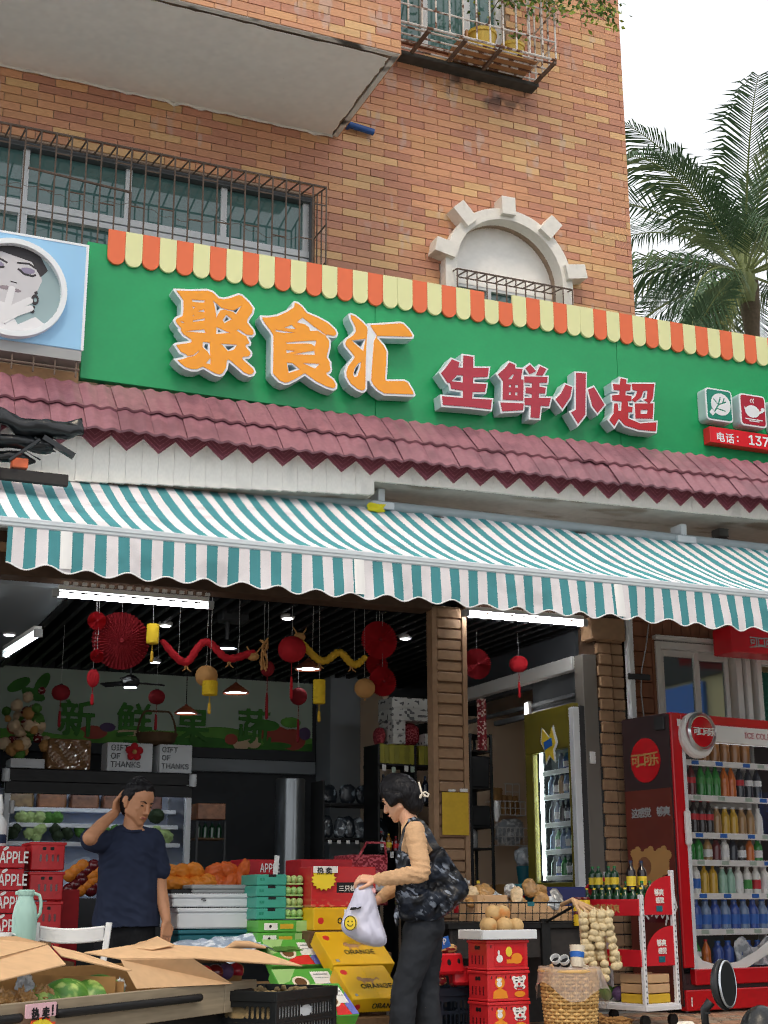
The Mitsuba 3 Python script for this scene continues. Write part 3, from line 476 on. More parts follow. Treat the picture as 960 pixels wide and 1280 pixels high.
def shear(m, k=0.02, x0=1.6): m = m.copy(); m.vertices[:, 2] += k * (m.vertices[:, 0] - x0); return m
part(C, 'slab', shear(cat(box(CX0, CX1, CY + 0.02, 0.0, 3.535, 3.60), box(CX0, CX1, CY + 0.02, CY + 0.1, 3.535, 3.72))), 'mat_soffit'); part(C, 'slab', box(CX0, 6.1, -0.62, 0.0, 3.6, 3.98), 'mat_soffit')
part(C, 'soffit', shear(box(CX0, CX1, CY + 0.01, -0.0, 3.528, 3.536)), 'mat_soffit')
part(C, 'drop_beam', shear(box(CX0, 3.42, CY + 0.02, CY + 0.45, 3.345, 3.56), 0.066, 1.53), 'mat_soffit')
# roof slope: two rows of wavy tiles
def roof_tile(w, top, low, lift):
    def fn(u, v):
        x = u * w; ph = 0.016 * (0.5 - 0.5 * math.cos(4 * math.pi * x / w))
        y = low[0] + (top[0] - low[0]) * v; z = low[1] + (top[1] - low[1]) * v
        return (x, y - ph * 0.55, z + ph * 0.8 + lift)
    a = sheet(fn, 12, 3); b = a.copy(); b.apply_translation((0, 0.008, -0.012)); b.invert()
    e = sheet(lambda u, v: np.array(fn(u, 0)) + np.array([0, 0.008, -0.012]) * v, 12, 1); e.invert()
    return cat(a, b, e)
TW = 0.204
row_hi = mikit.ply(roof_tile(TW - 0.003, (-0.80, 4.025), (-1.045, 3.80), 0.008), 'mat_roof_tile', smooth=True)
row_lo = mikit.ply(roof_tile(TW - 0.003, (-0.985, 3.845), (-1.175, 3.625), 0.0), 'mat_roof_tile', smooth=True)
# courses: low row edge steps up slightly to the right as the fascia does
for i in range(int((CX1 - CX0) / TW)):
    x = CX0 + i * TW
    if not (1.33 < x < 1.50): part(C, 'roof_tile', row_hi, tf=TR(x, RNG.uniform(-0.004, 0.004), rise(x) + RNG.uniform(-0.004, 0.004)))
    part(C, 'roof_tile', row_lo, tf=TR(x, RNG.uniform(-0.004, 0.004), rise(x) + RNG.uniform(-0.004, 0.004)))
part(C, 'roof_bed', cat(sheet(lambda u, v: (CX0 + u * (CX1 - CX0), -1.10 + v * 0.30, 3.65 + rise(CX0 + u * (CX1 - CX0)) + v * 0.33), 20, 2)), 'mat_cement')
chev = Polygon([(0, 0.11), (0.0, 0.205), (0.2, 0.205), (0.2, 0.11), (0.1, 0.022)])
chev_m = mikit.ply(cat(extr(Polygon([(0.002, 0.11), (0.002, 0.205), (0.198, 0.205), (0.198, 0.11), (0.1, 0.0235)]), -0.008, 0.02), *[extr(Polygon([(0.002, 0.112 + d), (0.1, 0.0255 + d), (0.198, 0.112 + d), (0.198, 0.126 + d), (0.1, 0.0395 + d), (0.002, 0.126 + d)]), -0.012, -0.006) for d in (0.0, 0.03, 0.06)]), 'mat_chevron_tile')
M('chevron_line', speck('#b0707c', 0.1, 40), 0.35, 0.45)
line_m = mikit.ply(cat(*[extr(Polygon([(0.002, 0.112 + d), (0.1, 0.0255 + d), (0.198, 0.112 + d), (0.198, 0.117 + d), (0.1, 0.0305 + d), (0.002, 0.117 + d)]), -0.0135, -0.011) for d in (0.012, 0.042, 0.072)]), 'mat_chevron_line')
for i in range(36):
    x = CX0 + i * 0.2; dz = rise(x)
    ck = part(C, 'chevron_tile', chev_m, tf=TR(x, CY - 0.012, 3.535 + dz)); part(ck, 'line', line_m, tf=TR(x, CY - 0.012, 3.535 + dz))
for i in range(72):
    x = CX0 + i * 0.1; z0 = 3.345 + 0.066 * (x - 1.53) if x < 3.39 else 3.525 + rise(x)
    z0 += RNG.uniform(-0.002, 0.002) ; z1a, z1b = (3.66, 3.57) if i % 2 == 0 else (3.57, 3.66)
    dz = rise(x)
    part(C, 'white_tile', extr(Polygon([(x + 0.0008, z0), (x + 0.0992, z0), (x + 0.0992, z1b + dz), (x + 0.0008, z1a + dz)]), CY - 0.006 - RNG.uniform(0, 0.002), CY + 0.02), 'mat_white_tile')
part(C, 'end_cap', box(3.40, 3.43, CY - 0.006, CY + 0.45, 3.47, 3.565), 'mat_white_tile')
solo('bracket_arm', 'dark metal arm hanging under the stained soffit', 'bracket', cat(beam((6.32, -0.75, 3.53), (6.62, -0.55, 3.42), 0.06, 0.05), box(6.28, 6.36, -0.8, -0.7, 3.52, 3.58)), 'mat_dark_stain')

# ------------------------------------------------------------------ shop sign
M('sign_green', lambda p, n, uv: mi.Color3f(*srgb('#1f9a5c')) * (0.93 + 0.14 * F(p.x * 3, 0.0, p.z * 3)) * (0.97 + 0.06 * N(p.x * 90, 0.0, p.z * 90)), 0.35, 0.4)
M('sign_orange', '#ee9a1c', 0.25, 0.5)
M('sign_red', speck('#a92437', 0.08, 14, 5), 0.25, 0.5)
M('sign_red_bright', '#b3141f', 0.25, 0.5)
M('sign_white', '#dfe3e6', 0.35, 0.45)
M('sign_side', '#bccbd2', 0.3, 0.5)
M('navy', '#22304a', 0.5, 0.3)
M('tab_orange', speck('#e2714a', 0.06), 0.5, 0.3)
M('tab_cream', speck('#dfe0a8', 0.06), 0.5, 0.3)
M('tile_green', '#17806a', 0.3, 0.45)
M('red_box', '#d3202b', 0.3, 0.45)
SG = thing('shop_sign', 'long green shop sign with raised orange and red characters', 'sign')
SY = -0.73
for x0, x1 in ((1.548, 3.554), (3.557, 5.51), (5.513, 7.55)):
    part(SG, 'panel', cbox(x0, x1, SY, SY + 0.06, 4.094, 5.03, 0.003), 'mat_sign_green')
part(SG, 'rear_frame', cat([beam((x, SY + 0.09, 4.0), (x, SY + 0.09, 5.05), 0.04, 0.04, (0, 1, 0)) for x in (1.7, 2.7, 3.7, 4.7, 5.7, 6.4, 6.7, 7.0)]), 'mat_alu_dark')
tabs = 'OCOCOCOCOCOCOCOCOCCOCOCOCOCOCOCCOCOCOCOCOCOCOCOCOCOCOCOC'
tw = 0.1135
def tab_shape(w, h): return unary_union([sbox(0.001, -h + w / 2, w - 0.001, 0), Point(w / 2, -h + w / 2).buffer(w / 2 - 0.001, quad_segs=6)])
tab_m = {c: mikit.ply(extr(tab_shape(tw, 0.24), -0.02, 0.0), m) for c, m in (('O', 'mat_tab_orange'), ('C', 'mat_tab_cream'))}
tab_s = {c: mikit.ply(extr(tab_shape(tw, 0.185), -0.02, 0.0), m) for c, m in (('O', 'mat_tab_orange'), ('C', 'mat_tab_cream'))}
x = 1.674; i = 0
while x < 7.5:
    c = tabs[i % len(tabs)]; short = 4.395 < x < 4.6
    part(SG, 'scallop_tab', (tab_s if short else tab_m)[c], tf=TR(x, SY - 0.006, 5.131 + (x - 1.674) * 0.011 - (0.055 if short else 0) + (0.012 if x > 4.6 else 0)))
    x += tw; i += 1
def poly(pts): return Polygon([(a / 1000, b / 1000) for a, b in pts]).buffer(0)
LY = SY - 0.12
def letter(keys, grow, inset, mat, bands=()):
    k = numbered(SG + '__character')
    full = unary_union([poly(p) for n in keys for p in LETTERS[n]['outer']] + [poly(p) for n in bands for p in LETTERS[n]['outer']]).buffer(grow, join_style='mitre' if grow else 'round').simplify(0.0015)
    dark = unary_union([poly(p) for n in keys for p in LETTERS[n]['dark']]) if any(LETTERS[n]['dark'] for n in keys) else None
    body = full if dark is None else full.difference(dark)
    put(k, extr(body, LY, SY - 0.02), 'mat_sign_side')
    part(k, 'rim', extr(body.buffer(-0.0005), LY - 0.004, LY), 'mat_sign_white')
    face = []
    for n in keys:
        f = unary_union([poly(p) for p in LETTERS[n]['outer']]).buffer(-inset)
        if LETTERS[n]['white']: f = f.difference(unary_union([poly(p) for p in LETTERS[n]['white']]))
        face.append(f)
    part(k, 'face', extr(unary_union(face).simplify(0.001), LY - 0.010, LY - 0.004), mat)
letter(['ju'], 0.002, 0.014, 'mat_sign_orange'); letter(['shi'], 0.002, 0.014, 'mat_sign_orange'); letter(['huiA', 'huiB'], 0.002, 0.014, 'mat_sign_orange', ['huiC'])
for n, m in (('sheng', 'mat_sign_red'), ('xian', 'mat_sign_red'), ('xiao', 'mat_sign_red'), ('chao', 'mat_sign_red_bright')): letter([n], 0.014, 0.0, m)
# icon tiles and the telephone strip
def icon_tile(x0, z0, mat):
    k = numbered(SG + '__icon_tile'); put(k, extr(rrect(x0, x0 + 0.245, z0, z0 + 0.26, 0.03), SY - 0.10, SY - 0.005), 'mat_sign_side')
    part(k, 'rim', extr(rrect(x0 + 0.001, x0 + 0.244, z0 + 0.001, z0 + 0.259, 0.03), SY - 0.104, SY - 0.10), 'mat_sign_white')
    part(k, 'face', extr(rrect(x0 + 0.014, x0 + 0.231, z0 + 0.014, z0 + 0.246, 0.02), SY - 0.108, SY - 0.104), mat)
    return k, x0 + 0.1225, z0 + 0.13
k, cx, cz = icon_tile(6.207, 4.405, 'mat_tile_green')
leaf = unary_union([Point(cx + 0.012, cz + 0.005).buffer(0.088)]).difference(unary_union([LineString([(cx - 0.05, cz - 0.06), (cx - 0.01, cz), (cx + 0.01, cz + 0.06)]).buffer(0.006), LineString([(cx - 0.01, cz), (cx + 0.06, cz + 0.03)]).buffer(0.005), LineString([(cx - 0.03, cz - 0.03), (cx + 0.05, cz - 0.045)]).buffer(0.005), LineString([(cx - 0.02, cz + 0.01), (cx - 0.05, cz + 0.04)]).buffer(0.005), LineString([(cx + 0.03, cz + 0.015), (cx + 0.045, cz + 0.055)]).buffer(0.005)]))
leaf = unary_union([leaf, affinity.rotate(sbox(cx - 0.09, cz - 0.085, cx - 0.05, cz - 0.05), -40)])
part(k, 'cabbage_mark', extr(leaf, SY - 0.111, SY - 0.108), 'mat_sign_white')
k, cx, cz = icon_tile(6.518, 4.403, 'mat_sign_red')
bird = unary_union([affinity.scale(Point(cx - 0.01, cz - 0.01).buffer(0.05), 1.3, 1.0), affinity.rotate(sbox(cx + 0.03, cz - 0.02, cx + 0.09, cz + 0.0), 25), Point(cx + 0.088, cz + 0.015).buffer(0.016), Polygon([(cx - 0.085, cz + 0.03), (cx - 0.03, cz - 0.045), (cx - 0.075, cz - 0.02)]), sbox(cx - 0.08, cz - 0.078, cx + 0.08, cz - 0.07), sbox(cx - 0.045, cz - 0.092, cx + 0.05, cz - 0.084),
                    LineString([(cx - 0.015, cz + 0.06), (cx - 0.022, cz + 0.075), (cx - 0.012, cz + 0.09)]).buffer(0.003), LineString([(cx + 0.008, cz + 0.06), (cx, cz + 0.078), (cx + 0.01, cz + 0.095)]).buffer(0.003)])
part(k, 'roast_bird_mark', extr(bird, SY - 0.111, SY - 0.108), 'mat_sign_white')
icon_tile(6.83, 4.40, 'mat_tile_green')
k = numbered(SG + '__telephone_strip'); put(k, cbox(6.24, 7.5, SY - 0.09, SY - 0.005, 4.236, 4.362, 0.003), 'mat_red_box')
part(k, 'lettering', cat(moved(hanzi('电话', 0.082), TR(6.29, SY - 0.0905, 4.26))), 'mat_sign_white', kind='stuff'); part(k, 'lettering', cat(moved(text(':', 0.062), TR(6.475, SY - 0.0905, 4.268)), moved(text('137', 0.075), TR(6.58, SY - 0.0905, 4.26))), 'mat_sign_white', kind='stuff')

# ------------------------------------------------------------------ light-blue portrait sign
M('grey_plastic', '#9a9c9c', 0.45, 0.4); M('sky_blue', speck('#93c3e6', 0.03, 6), 0.3, 0.45)
M('skin_grey', speck('#c3c1c4', 0.04, 12), 0.4, 0.4); M('skin_pale', '#d8d7d9', 0.4, 0.4); M('hair_grey', '#38363a', 0.5, 0.3); M('teal_grey', '#93a9ad', 0.5, 0.3); M('lip_grey', '#8d8288', 0.4, 0.4); M('lid_grey', '#8a829a', 0.4, 0.4)
PS = thing('portrait_sign', 'light blue sign box with a round grey portrait of a woman', 'sign')
PY = -0.86
part(PS, 'box', cbox(-0.2, 1.53, PY, PY + 0.2, 4.225, 4.935, 0.004), 'mat_sky_blue')
part(PS, 'underside', box(-0.2, 1.525, PY + 0.005, PY + 0.2, 4.155, 4.224), 'mat_grey_plastic')
part(PS, 'edge_trim', cat(box(-0.2, 1.53, PY - 0.004, PY + 0.01, 4.925, 4.94), box(1.518, 1.535, PY - 0.004, PY + 0.01, 4.225, 4.94)), 'mat_sign_white')
RC, RZ, RR = (1.085, 4.557), 0, 0.322
disc = Point(RC).buffer(RR - 0.02, quad_segs=24)
part(PS, 'ring', extr(Point(RC).buffer(RR, quad_segs=24).difference(Point(RC).buffer(RR - 0.034, quad_segs=24)), PY - 0.05, PY), 'mat_sign_white')
pic = numbered(PS + '__portrait'); put(pic, extr(disc, PY - 0.004, PY - 0.001), 'mat_teal_grey')
cx, cz = RC
PSC = 0.84
def pq(g): return affinity.scale(g, PSC, PSC, origin=(cx, cz)).intersection(disc)
face = Polygon([(cx - 0.34, cz + 0.30), (cx + 0.10, cz + 0.30), (cx + 0.17, cz + 0.20), (cx + 0.19, cz + 0.10), (cx + 0.15, cz - 0.01), (cx + 0.07, cz - 0.09), (cx - 0.02, cz - 0.12), (cx - 0.2, cz - 0.1), (cx - 0.3, cz + 0.05)]).buffer(0.012)
part(pic, 'face', extr(pq(face), PY - 0.006, PY - 0.004), 'mat_skin_grey')
hair = unary_union([Polygon([(cx - 0.36, cz + 0.28), (cx - 0.1, cz + 0.285), (cx + 0.12, cz + 0.24), (cx + 0.19, cz + 0.13), (cx + 0.24, cz + 0.19), (cx + 0.14, cz + 0.36), (cx - 0.36, cz + 0.4)])])
part(pic, 'hair', extr(pq(hair), PY - 0.007, PY - 0.004), 'mat_hair_grey')
eyes = unary_union([LineString([(cx + 0.03, cz + 0.165), (cx + 0.07, cz + 0.135), (cx + 0.13, cz + 0.128), (cx + 0.15, cz + 0.14)]).buffer(0.008), LineString([(cx - 0.18, cz + 0.16), (cx - 0.13, cz + 0.15), (cx - 0.08, cz + 0.165)]).buffer(0.008), LineString([(cx + 0.02, cz + 0.215), (cx + 0.1, cz + 0.222), (cx + 0.16, cz + 0.19)]).buffer(0.007), LineString([(cx - 0.2, cz + 0.235), (cx - 0.12, cz + 0.23), (cx - 0.06, cz + 0.205)]).buffer(0.007),
                    LineString([(cx - 0.02, cz + 0.06), (cx + 0.02, cz + 0.055)]).buffer(0.004)])
part(pic, 'brows_and_lids', extr(pq(eyes), PY - 0.008, PY - 0.006), 'mat_hair_grey')
part(pic, 'eye_shade', extr(pq(unary_union([affinity.scale(Point(cx + 0.095, cz + 0.165).buffer(0.04), 1.3, 0.6), affinity.scale(Point(cx - 0.13, cz + 0.18).buffer(0.04), 1.3, 0.6)])), PY - 0.0072, PY - 0.006), 'mat_lid_grey', kind='stuff')
part(pic, 'lips', extr(pq(unary_union([affinity.scale(Point(cx - 0.06, cz + 0.005).buffer(0.04), 1.0, 0.4), affinity.scale(Point(cx + 0.02, cz - 0.005).buffer(0.035), 1.1, 0.4)])), PY - 0.0075, PY - 0.006), 'mat_lip_grey')
def finger(p, r): return LineString([(cx + a, cz + b) for a, b in p]).buffer(r)
fing = [finger([(-0.01, 0.0), (-0.03, -0.12), (-0.05, -0.22)], 0.025), finger([(0.12, -0.07), (0.02, -0.14), (-0.08, -0.22)], 0.026), finger([(0.13, -0.13), (0.04, -0.18), (-0.05, -0.25)], 0.024)]
for i, f in enumerate(fing): part(pic, 'finger', extr(pq(f), PY - 0.009 - 0.0015 * i, PY - 0.006), 'mat_skin_pale')
part(pic, 'hand', extr(pq(Polygon([(cx - 0.36, cz - 0.1), (cx - 0.06, cz - 0.12), (cx + 0.06, cz - 0.3), (cx - 0.1, cz - 0.4), (cx - 0.36, cz - 0.4)]).buffer(0.01)), PY - 0.0082, PY - 0.006), 'mat_skin_pale')
part(pic, 'hand_lines', extr(pq(unary_union([finger([(-0.1, -0.17), (-0.04, -0.28)], 0.004), finger([(-0.17, -0.17), (-0.1, -0.3)], 0.004), finger([(-0.23, -0.2), (-0.17, -0.3)], 0.004)]).intersection(disc)), PY - 0.0086, PY - 0.008), 'mat_lip_grey')
part(pic, 'shoulder', extr(pq(Polygon([(cx + 0.02, cz - 0.3), (cx + 0.17, cz - 0.2), (cx + 0.26, cz - 0.26), (cx + 0.1, cz - 0.36)]).buffer(0.01)), PY - 0.006, PY - 0.004), 'mat_skin_pale')
ear = unary_union([Point(cx + 0.165, cz + 0.0).buffer(0.012), affinity.scale(Point(cx + 0.16, cz - 0.055).buffer(0.034), 0.8, 1.2).difference(affinity.scale(Point(cx + 0.163, cz - 0.055).buffer(0.016), 0.8, 1.2)), Point(cx + 0.155, cz - 0.115).buffer(0.01), Point(cx + 0.148, cz - 0.15).buffer(0.014)])
part(pic, 'earring', extr(pq(ear), PY - 0.0095, PY - 0.004), 'mat_hair_grey')
struct_frame = solo('sign_rack', 'thin dark iron rack under the blue portrait sign', 'rack', cat([bar((0.2 + i * 0.13, PY + 0.02, 4.05), (0.2 + i * 0.13, PY + 0.02, 4.16), 0.006, 5) for i in range(11)] + [bar((0.1, PY + 0.02, 4.10), (1.52, PY + 0.02, 4.10), 0.008, 6)]), 'mat_rust')
solo('timber_beam', 'weathered orange brown timber beam under the portrait sign', 'beam', cbox(-0.2, 1.535, -0.74, -0.66, 3.99, 4.12, 0.004), 'mat_clay_pot')

# ------------------------------------------------------------------ striped awning
SP = 0.118
def stripe(p, n, uv):
    f = uv.x / SP - dr.floor(uv.x / SP)
    e = S(0.0, 0.02, f) * (1 - S(0.50, 0.52, f))
    g = (0.93 + 0.14 * F(p.x * 7, p.y * 7, p.z * 7)) * (1 - 0.16 * S(0.58, 0.75, F(p.x * 5 + 7, p.y * 9, p.z * 5)))
    return X(srgb('#dcd8da'), srgb('#4c8d93'), e) * g * (0.95 + 0.1 * N(p.x * 400, p.y * 30, p.z * 400))
M('awning', stripe, 0.8, 0.2)
M('awning_edge', '#e8e8e6', 0.7, 0.2); M('bar_white', speck('#c4ccd0', 0.06), 0.4, 0.45); M('tube_grey', speck('#9aa6aa', 0.06), 0.45, 0.45)
AW = thing('striped_awning', 'long green and white striped awning with a scalloped valance', 'awning')
AX0, AX1 = 0.3, 6.98
def fabric(u, v):
    x = AX0 + u * (AX1 - AX0); sag = 0.05 * math.sin(math.pi * v) + 0.006 * math.sin(x * 11) * math.sin(math.pi * v) + 0.004 * math.sin(x * 29 + v * 3) + 0.022 * (meshkit.fbm(np.array([x * 2.6, v * 2.2, 3.0]), 3) - 0.5)
    return (x, -0.86 - v * 1.235, 3.42 - v * 0.655 - sag)
m = sheet(fabric, 240, 14); uvs = np.array([[p[0], 0] for p in m.vertices])
part(AW, 'fabric', mikit.ply(m, 'mat_awning', smooth=True, uv=uvs))
def val(u, v):
    x = 0.978 + u * (AX1 - 0.978); h = 0.205 + 0.016 * math.sin(2 * math.pi * x / 0.205) + 0.006 * math.sin(x * 5.1)
    return (x, -2.118 - 0.03 * v * (meshkit.fbm(np.array([x * 5.0, v * 1.5, 7.0]), 3) - 0.5) - 0.012 * math.sin(x * 17) * v - 0.01 * v * math.sin(x * 5) - 0.02 * v, 2.735 - v * h)
m = sheet(val, 420, 6); uvs = np.array([[p[0], 0] for p in m.vertices])
part(AW, 'valance', mikit.ply(m, 'mat_awning', smooth=True, uv=uvs))
part(AW, 'valance_edge', tube([val(u, 1.0) for u in np.linspace(0, 1, 420)], 0.004, 5), 'mat_awning_edge')
for xs_ in (1.27, 2.87, 4.53): part(AW, 'seam', sheet(lambda u, v: (xs_ - 0.03 + 0.06 * u, val((xs_ - 0.978) / (AX1 - 0.978), v)[1] - 0.004 - 0.006 * math.sin(math.pi * u), 2.735 - v * 0.2), 4, 4), 'mat_awning_edge', smooth=True)
part(AW, 'front_bar', cat(cbox(AX0, AX1, -2.125, -2.075, 2.735, 2.785, 0.006), cbox(AX0, AX1, -2.13, -2.07, 2.757, 2.764, 0.001)), 'mat_bar_white')
part(AW, 'roller_tube', cat(bar((AX0, -0.84, 3.44), (AX1, -0.84, 3.45), 0.036, 14)), 'mat_tube_grey', smooth=30)
for x in np.arange(0.6, 6.9, 0.55): part(AW, 'clip', cbox(x, x + 0.09, -0.885, -0.80, 3.385, 3.405, 0.003), 'mat_dark_stain')
for x in (1.2, 3.52, 5.9): part(AW, 'bracket', cat(cbox(x, x + 0.05, -0.86, -0.72, 3.42, 3.56, 0.005), cbox(x - 0.06, x + 0.10, -0.90, -0.80, 3.41, 3.46, 0.005)), 'mat_bar_white')
for x in (2.0, 6.2): part(AW, 'arm', cat(beam((x, -0.85, 3.40), (x + 0.5, -1.4, 3.02), 0.04, 0.025), beam((x + 0.5, -1.4, 3.02), (x, -2.08, 2.75), 0.035, 0.025)), 'mat_bar_white')
M('yellow_cord', '#d8cf2a', 0.6, 0.3)
solo('cord_bundle', 'bundle of yellow cord tied to the awning roller', 'cord', cat([tube([(3.47 + 0.07 * math.cos(a * 2 + i) * (0.6 + 0.1 * i), -0.93 - 0.005 * i, 3.40 + 0.025 * math.sin(a * 3 + i)) for a in np.linspace(0, 2 * math.pi, 20)], 0.006, 5) for i in range(4)]), 'mat_yellow_cord', smooth=True)

# ------------------------------------------------------------------ folded black awning at the left end
M('black_vinyl', '#15181b', 0.28, 0.5); M('dark_wood', speck('#33302f', 0.2), 0.7, 0.3)
BK = thing('folded_awning', 'folded black vinyl awning in front of the white tiles', 'awning')
def roll(path, r, seed, ny=10):
    m = tube(path, r * 0.68, 14); v = m.vertices.copy(); n = meshkit.fbm(v * np.array([9, 14, 14]) + seed, 3) - 0.5
    c = np.interp(v[:, 0], [p[0] for p in path], [p[2] for p in path]); d = v - np.stack([v[:, 0], np.full(len(v), path[0][1]), c], 1); d[:, 0] = 0
    m.vertices = v + d / np.maximum(np.linalg.norm(d, axis=1, keepdims=True), 1e-6) * n[:, None] * 0.10; return m
xs_ = np.linspace(-0.3, 1.46, 60)
part(BK, 'cover', roll([(x, -1.36, 3.545 + 0.02 * math.sin(x * 9)) for x in xs_], 0.075, 1), 'mat_black_vinyl', smooth=True)
part(BK, 'cover', roll([(x, -1.33, 3.43) for x in np.linspace(-0.3, 1.30, 50)], 0.055, 5), 'mat_black_vinyl', smooth=True)
part(BK, 'cover', roll([(x, -1.30, 3.34) for x in np.linspace(-0.3, 1.22, 50)], 0.035, 9), 'mat_black_vinyl', smooth=True)
part(BK, 'strut', beam((1.24, -1.38, 3.46), (1.42, -1.38, 3.37), 0.04, 0.03), 'mat_black_vinyl')
part(BK, 'strut', tube([(1.19, -1.4, 3.45), (1.31, -1.4, 3.38), (1.13, -1.4, 3.37), (1.23, -1.4, 3.32)], 0.006, 5), 'mat_black_vinyl')
part(BK, 'strut', tube([(1.22, -1.4, 3.44), (1.06, -1.4, 3.30)], 0.012, 5), 'mat_black_vinyl')
part(BK, 'board', cbox(0.2, 1.40, -1.36, -1.32, 3.20, 3.265, 0.003), 'mat_dark_wood')
part(BK, 'end_post', cbox(0.2, 1.0, -1.42, -1.36, 3.2, 3.5, 0.003), 'mat_dark_wood')
solo('motor_box', 'small orange red box behind the folded black awning', 'box', cbox(1.08, 1.17, -1.37, -1.30, 3.275, 3.33, 0.004), 'mat_tab_orange')

# ------------------------------------------------------------------ palm tree behind
def palm(base, top, n, R, label, seed, frond_mat='mat_palm_leaf', hang=0.6, front=()):
    rnd = random.Random(seed); k = thing('palm_tree', label, 'palm tree')
    base, top = np.array(base, float), np.array(top, float)
    zs = np.linspace(0, 1, 26); part(k, 'trunk', tube([base + (top - base) * t + np.array([0.25 * math.sin(t * 2.5), 0, 0]) * 0.4 for t in zs], [0.17 + 0.012 * (i % 2) - 0.03 * t + (0.06 if t > 0.93 else 0) for i, t in enumerate(zs)], 14), 'mat_bark', smooth=40)
    for i in range(n):
        az = i * 2.399963 + rnd.uniform(-0.25, 0.25); t = i / (n - 1)
        el = math.radians(84 - 88 * t ** 0.8 + rnd.uniform(-8, 8)); L = R * rnd.uniform(0.88, 1.08) * (0.85 if t < 0.12 else 1.05)
        hdir = np.array([math.cos(az), math.sin(az), 0.0]); droop = 0.7 + 0.9 * t
        P = [top + np.array([0, 0, 0.15])]; e = el; m = 16
        for s in range(m):
            e -= droop / m * (0.35 + 1.5 * s / m); P.append(P[-1] + (hdir * math.cos(e) + np.array([0, 0, math.sin(e)])) * L / m)
        P = np.array(P); fk = numbered(k + '__frond')
        put(fk, tube(P, np.linspace(0.035, 0.006, len(P)), 5), 'mat_palm_rib')
        tan = np.gradient(P, axis=0); tan /= np.linalg.norm(tan, axis=1, keepdims=True); V, Fc = [], []
        sidev = np.cross(hdir, [0, 0, 1.0]); roll_ = rnd.uniform(-0.45, 0.45)
        for q in np.linspace(0.14, 0.995, 64):
            s = q * m; j = min(int(s), m - 1); f = s - j; c = P[j] * (1 - f) + P[j + 1] * f; tg = tan[j] * (1 - f) + tan[j + 1] * f; tg /= np.linalg.norm(tg)
            up = np.cross(sidev, tg); up /= np.linalg.norm(up)
            for sg in (-1, 1):
                ll = L * 0.33 * (math.sin(math.pi * min(1, 0.12 + q * 0.86)) ** 0.6) * rnd.uniform(0.75, 1.15); w = 0.028
                sv = sidev * math.cos(roll_) + up * math.sin(roll_) * sg
                d = sv * sg * 0.80 + tg * (0.55 + 0.5 * q) + up * rnd.uniform(0.0, 0.3); d /= np.linalg.norm(d)
                g = hang * (0.7 + 1.0 * t) + rnd.uniform(-0.1, 0.25)
                mid = c + d * ll * 0.55 + np.array([0, 0, -0.10 * g * ll]); tip = c + d * ll * 0.92 + np.array([0, 0, -0.55 * g * ll])
                b = len(V); V += [c - tg * w * 0.5, c + tg * w * 0.5, mid - tg * w, mid + tg * w, tip]; Fc += [[b, b + 1, b + 3], [b, b + 3, b + 2], [b + 2, b + 3, b + 4]]
        part(fk, 'leaflets', trimesh.Trimesh(np.array(V), Fc, process=False), frond_mat, kind='stuff')
    for az, el, L in front:
        hdir = np.array([math.cos(az), math.sin(az), 0.0]); sidev = np.cross(hdir, [0, 0, 1.0]); P = [top + np.array([0, 0, -0.1])]; e = el
        for s in range(16): e -= 0.10 + 0.004 * s; P.append(P[-1] + (hdir * math.cos(e) + np.array([0, 0, math.sin(e)])) * L / 16)
        P = np.array(P); fk = numbered(k + '__frond'); put(fk, tube(P, np.linspace(0.035, 0.006, len(P)), 5), 'mat_palm_rib'); tan = np.gradient(P, axis=0); V, Fc = [], []
        for q in np.linspace(0.1, 0.99, 80):
            j = min(int(q * 16), 15); c = P[j] + (P[j + 1] - P[j]) * (q * 16 - j); tg = tan[j] / np.linalg.norm(tan[j])
            for sg in (-1, 1):
                ll = L * 0.34 * math.sin(math.pi * (0.15 + 0.8 * q)) ** 0.6 * rnd.uniform(0.85, 1.1); d = sidev * sg * rnd.uniform(0.2, 0.5) + tg * 0.5 + np.array([0, 0, -0.45]); d /= np.linalg.norm(d); b = len(V); mid = c + d * ll * 0.5; tip = c + d * ll * 0.8 + np.array([0, 0, -ll * 0.3]); V += [c - tg * .02, c + tg * .02, mid - tg * .035, mid + tg * .035, tip]; Fc += [[b, b + 1, b + 3], [b, b + 3, b + 2], [b + 2, b + 3, b + 4]]
        part(fk, 'leaflets', trimesh.Trimesh(np.array(V), Fc, process=False), 'mat_palm_young', kind='stuff')
    part(k, 'crown_shaft', tube([top + np.array([0, 0, z]) for z in (-0.5, -0.1, 0.4, 0.9)], [0.2, 0.24, 0.16, 0.05], 10), 'mat_palm_rib', smooth=True)
    return k
palm((18.05, 13.6, -0.3), (17.88, 13.2, 13.5), 26, 4.25, 'tall coconut palm rising behind the shop sign', 3, front=((math.radians(215), 0.25, 2.9), (math.radians(190), 0.1, 3.2)))
palm((15.6, 13.0, -0.3), (15.75, 13.0, 10.2), 13, 2.6, 'shorter palm half hidden behind the sign edge', 11)
palm((20.6, 16.0, -0.3), (20.3, 16.0, 11.6), 13, 2.8, 'dark palm crown low at the picture edge behind the tall palm', 15)

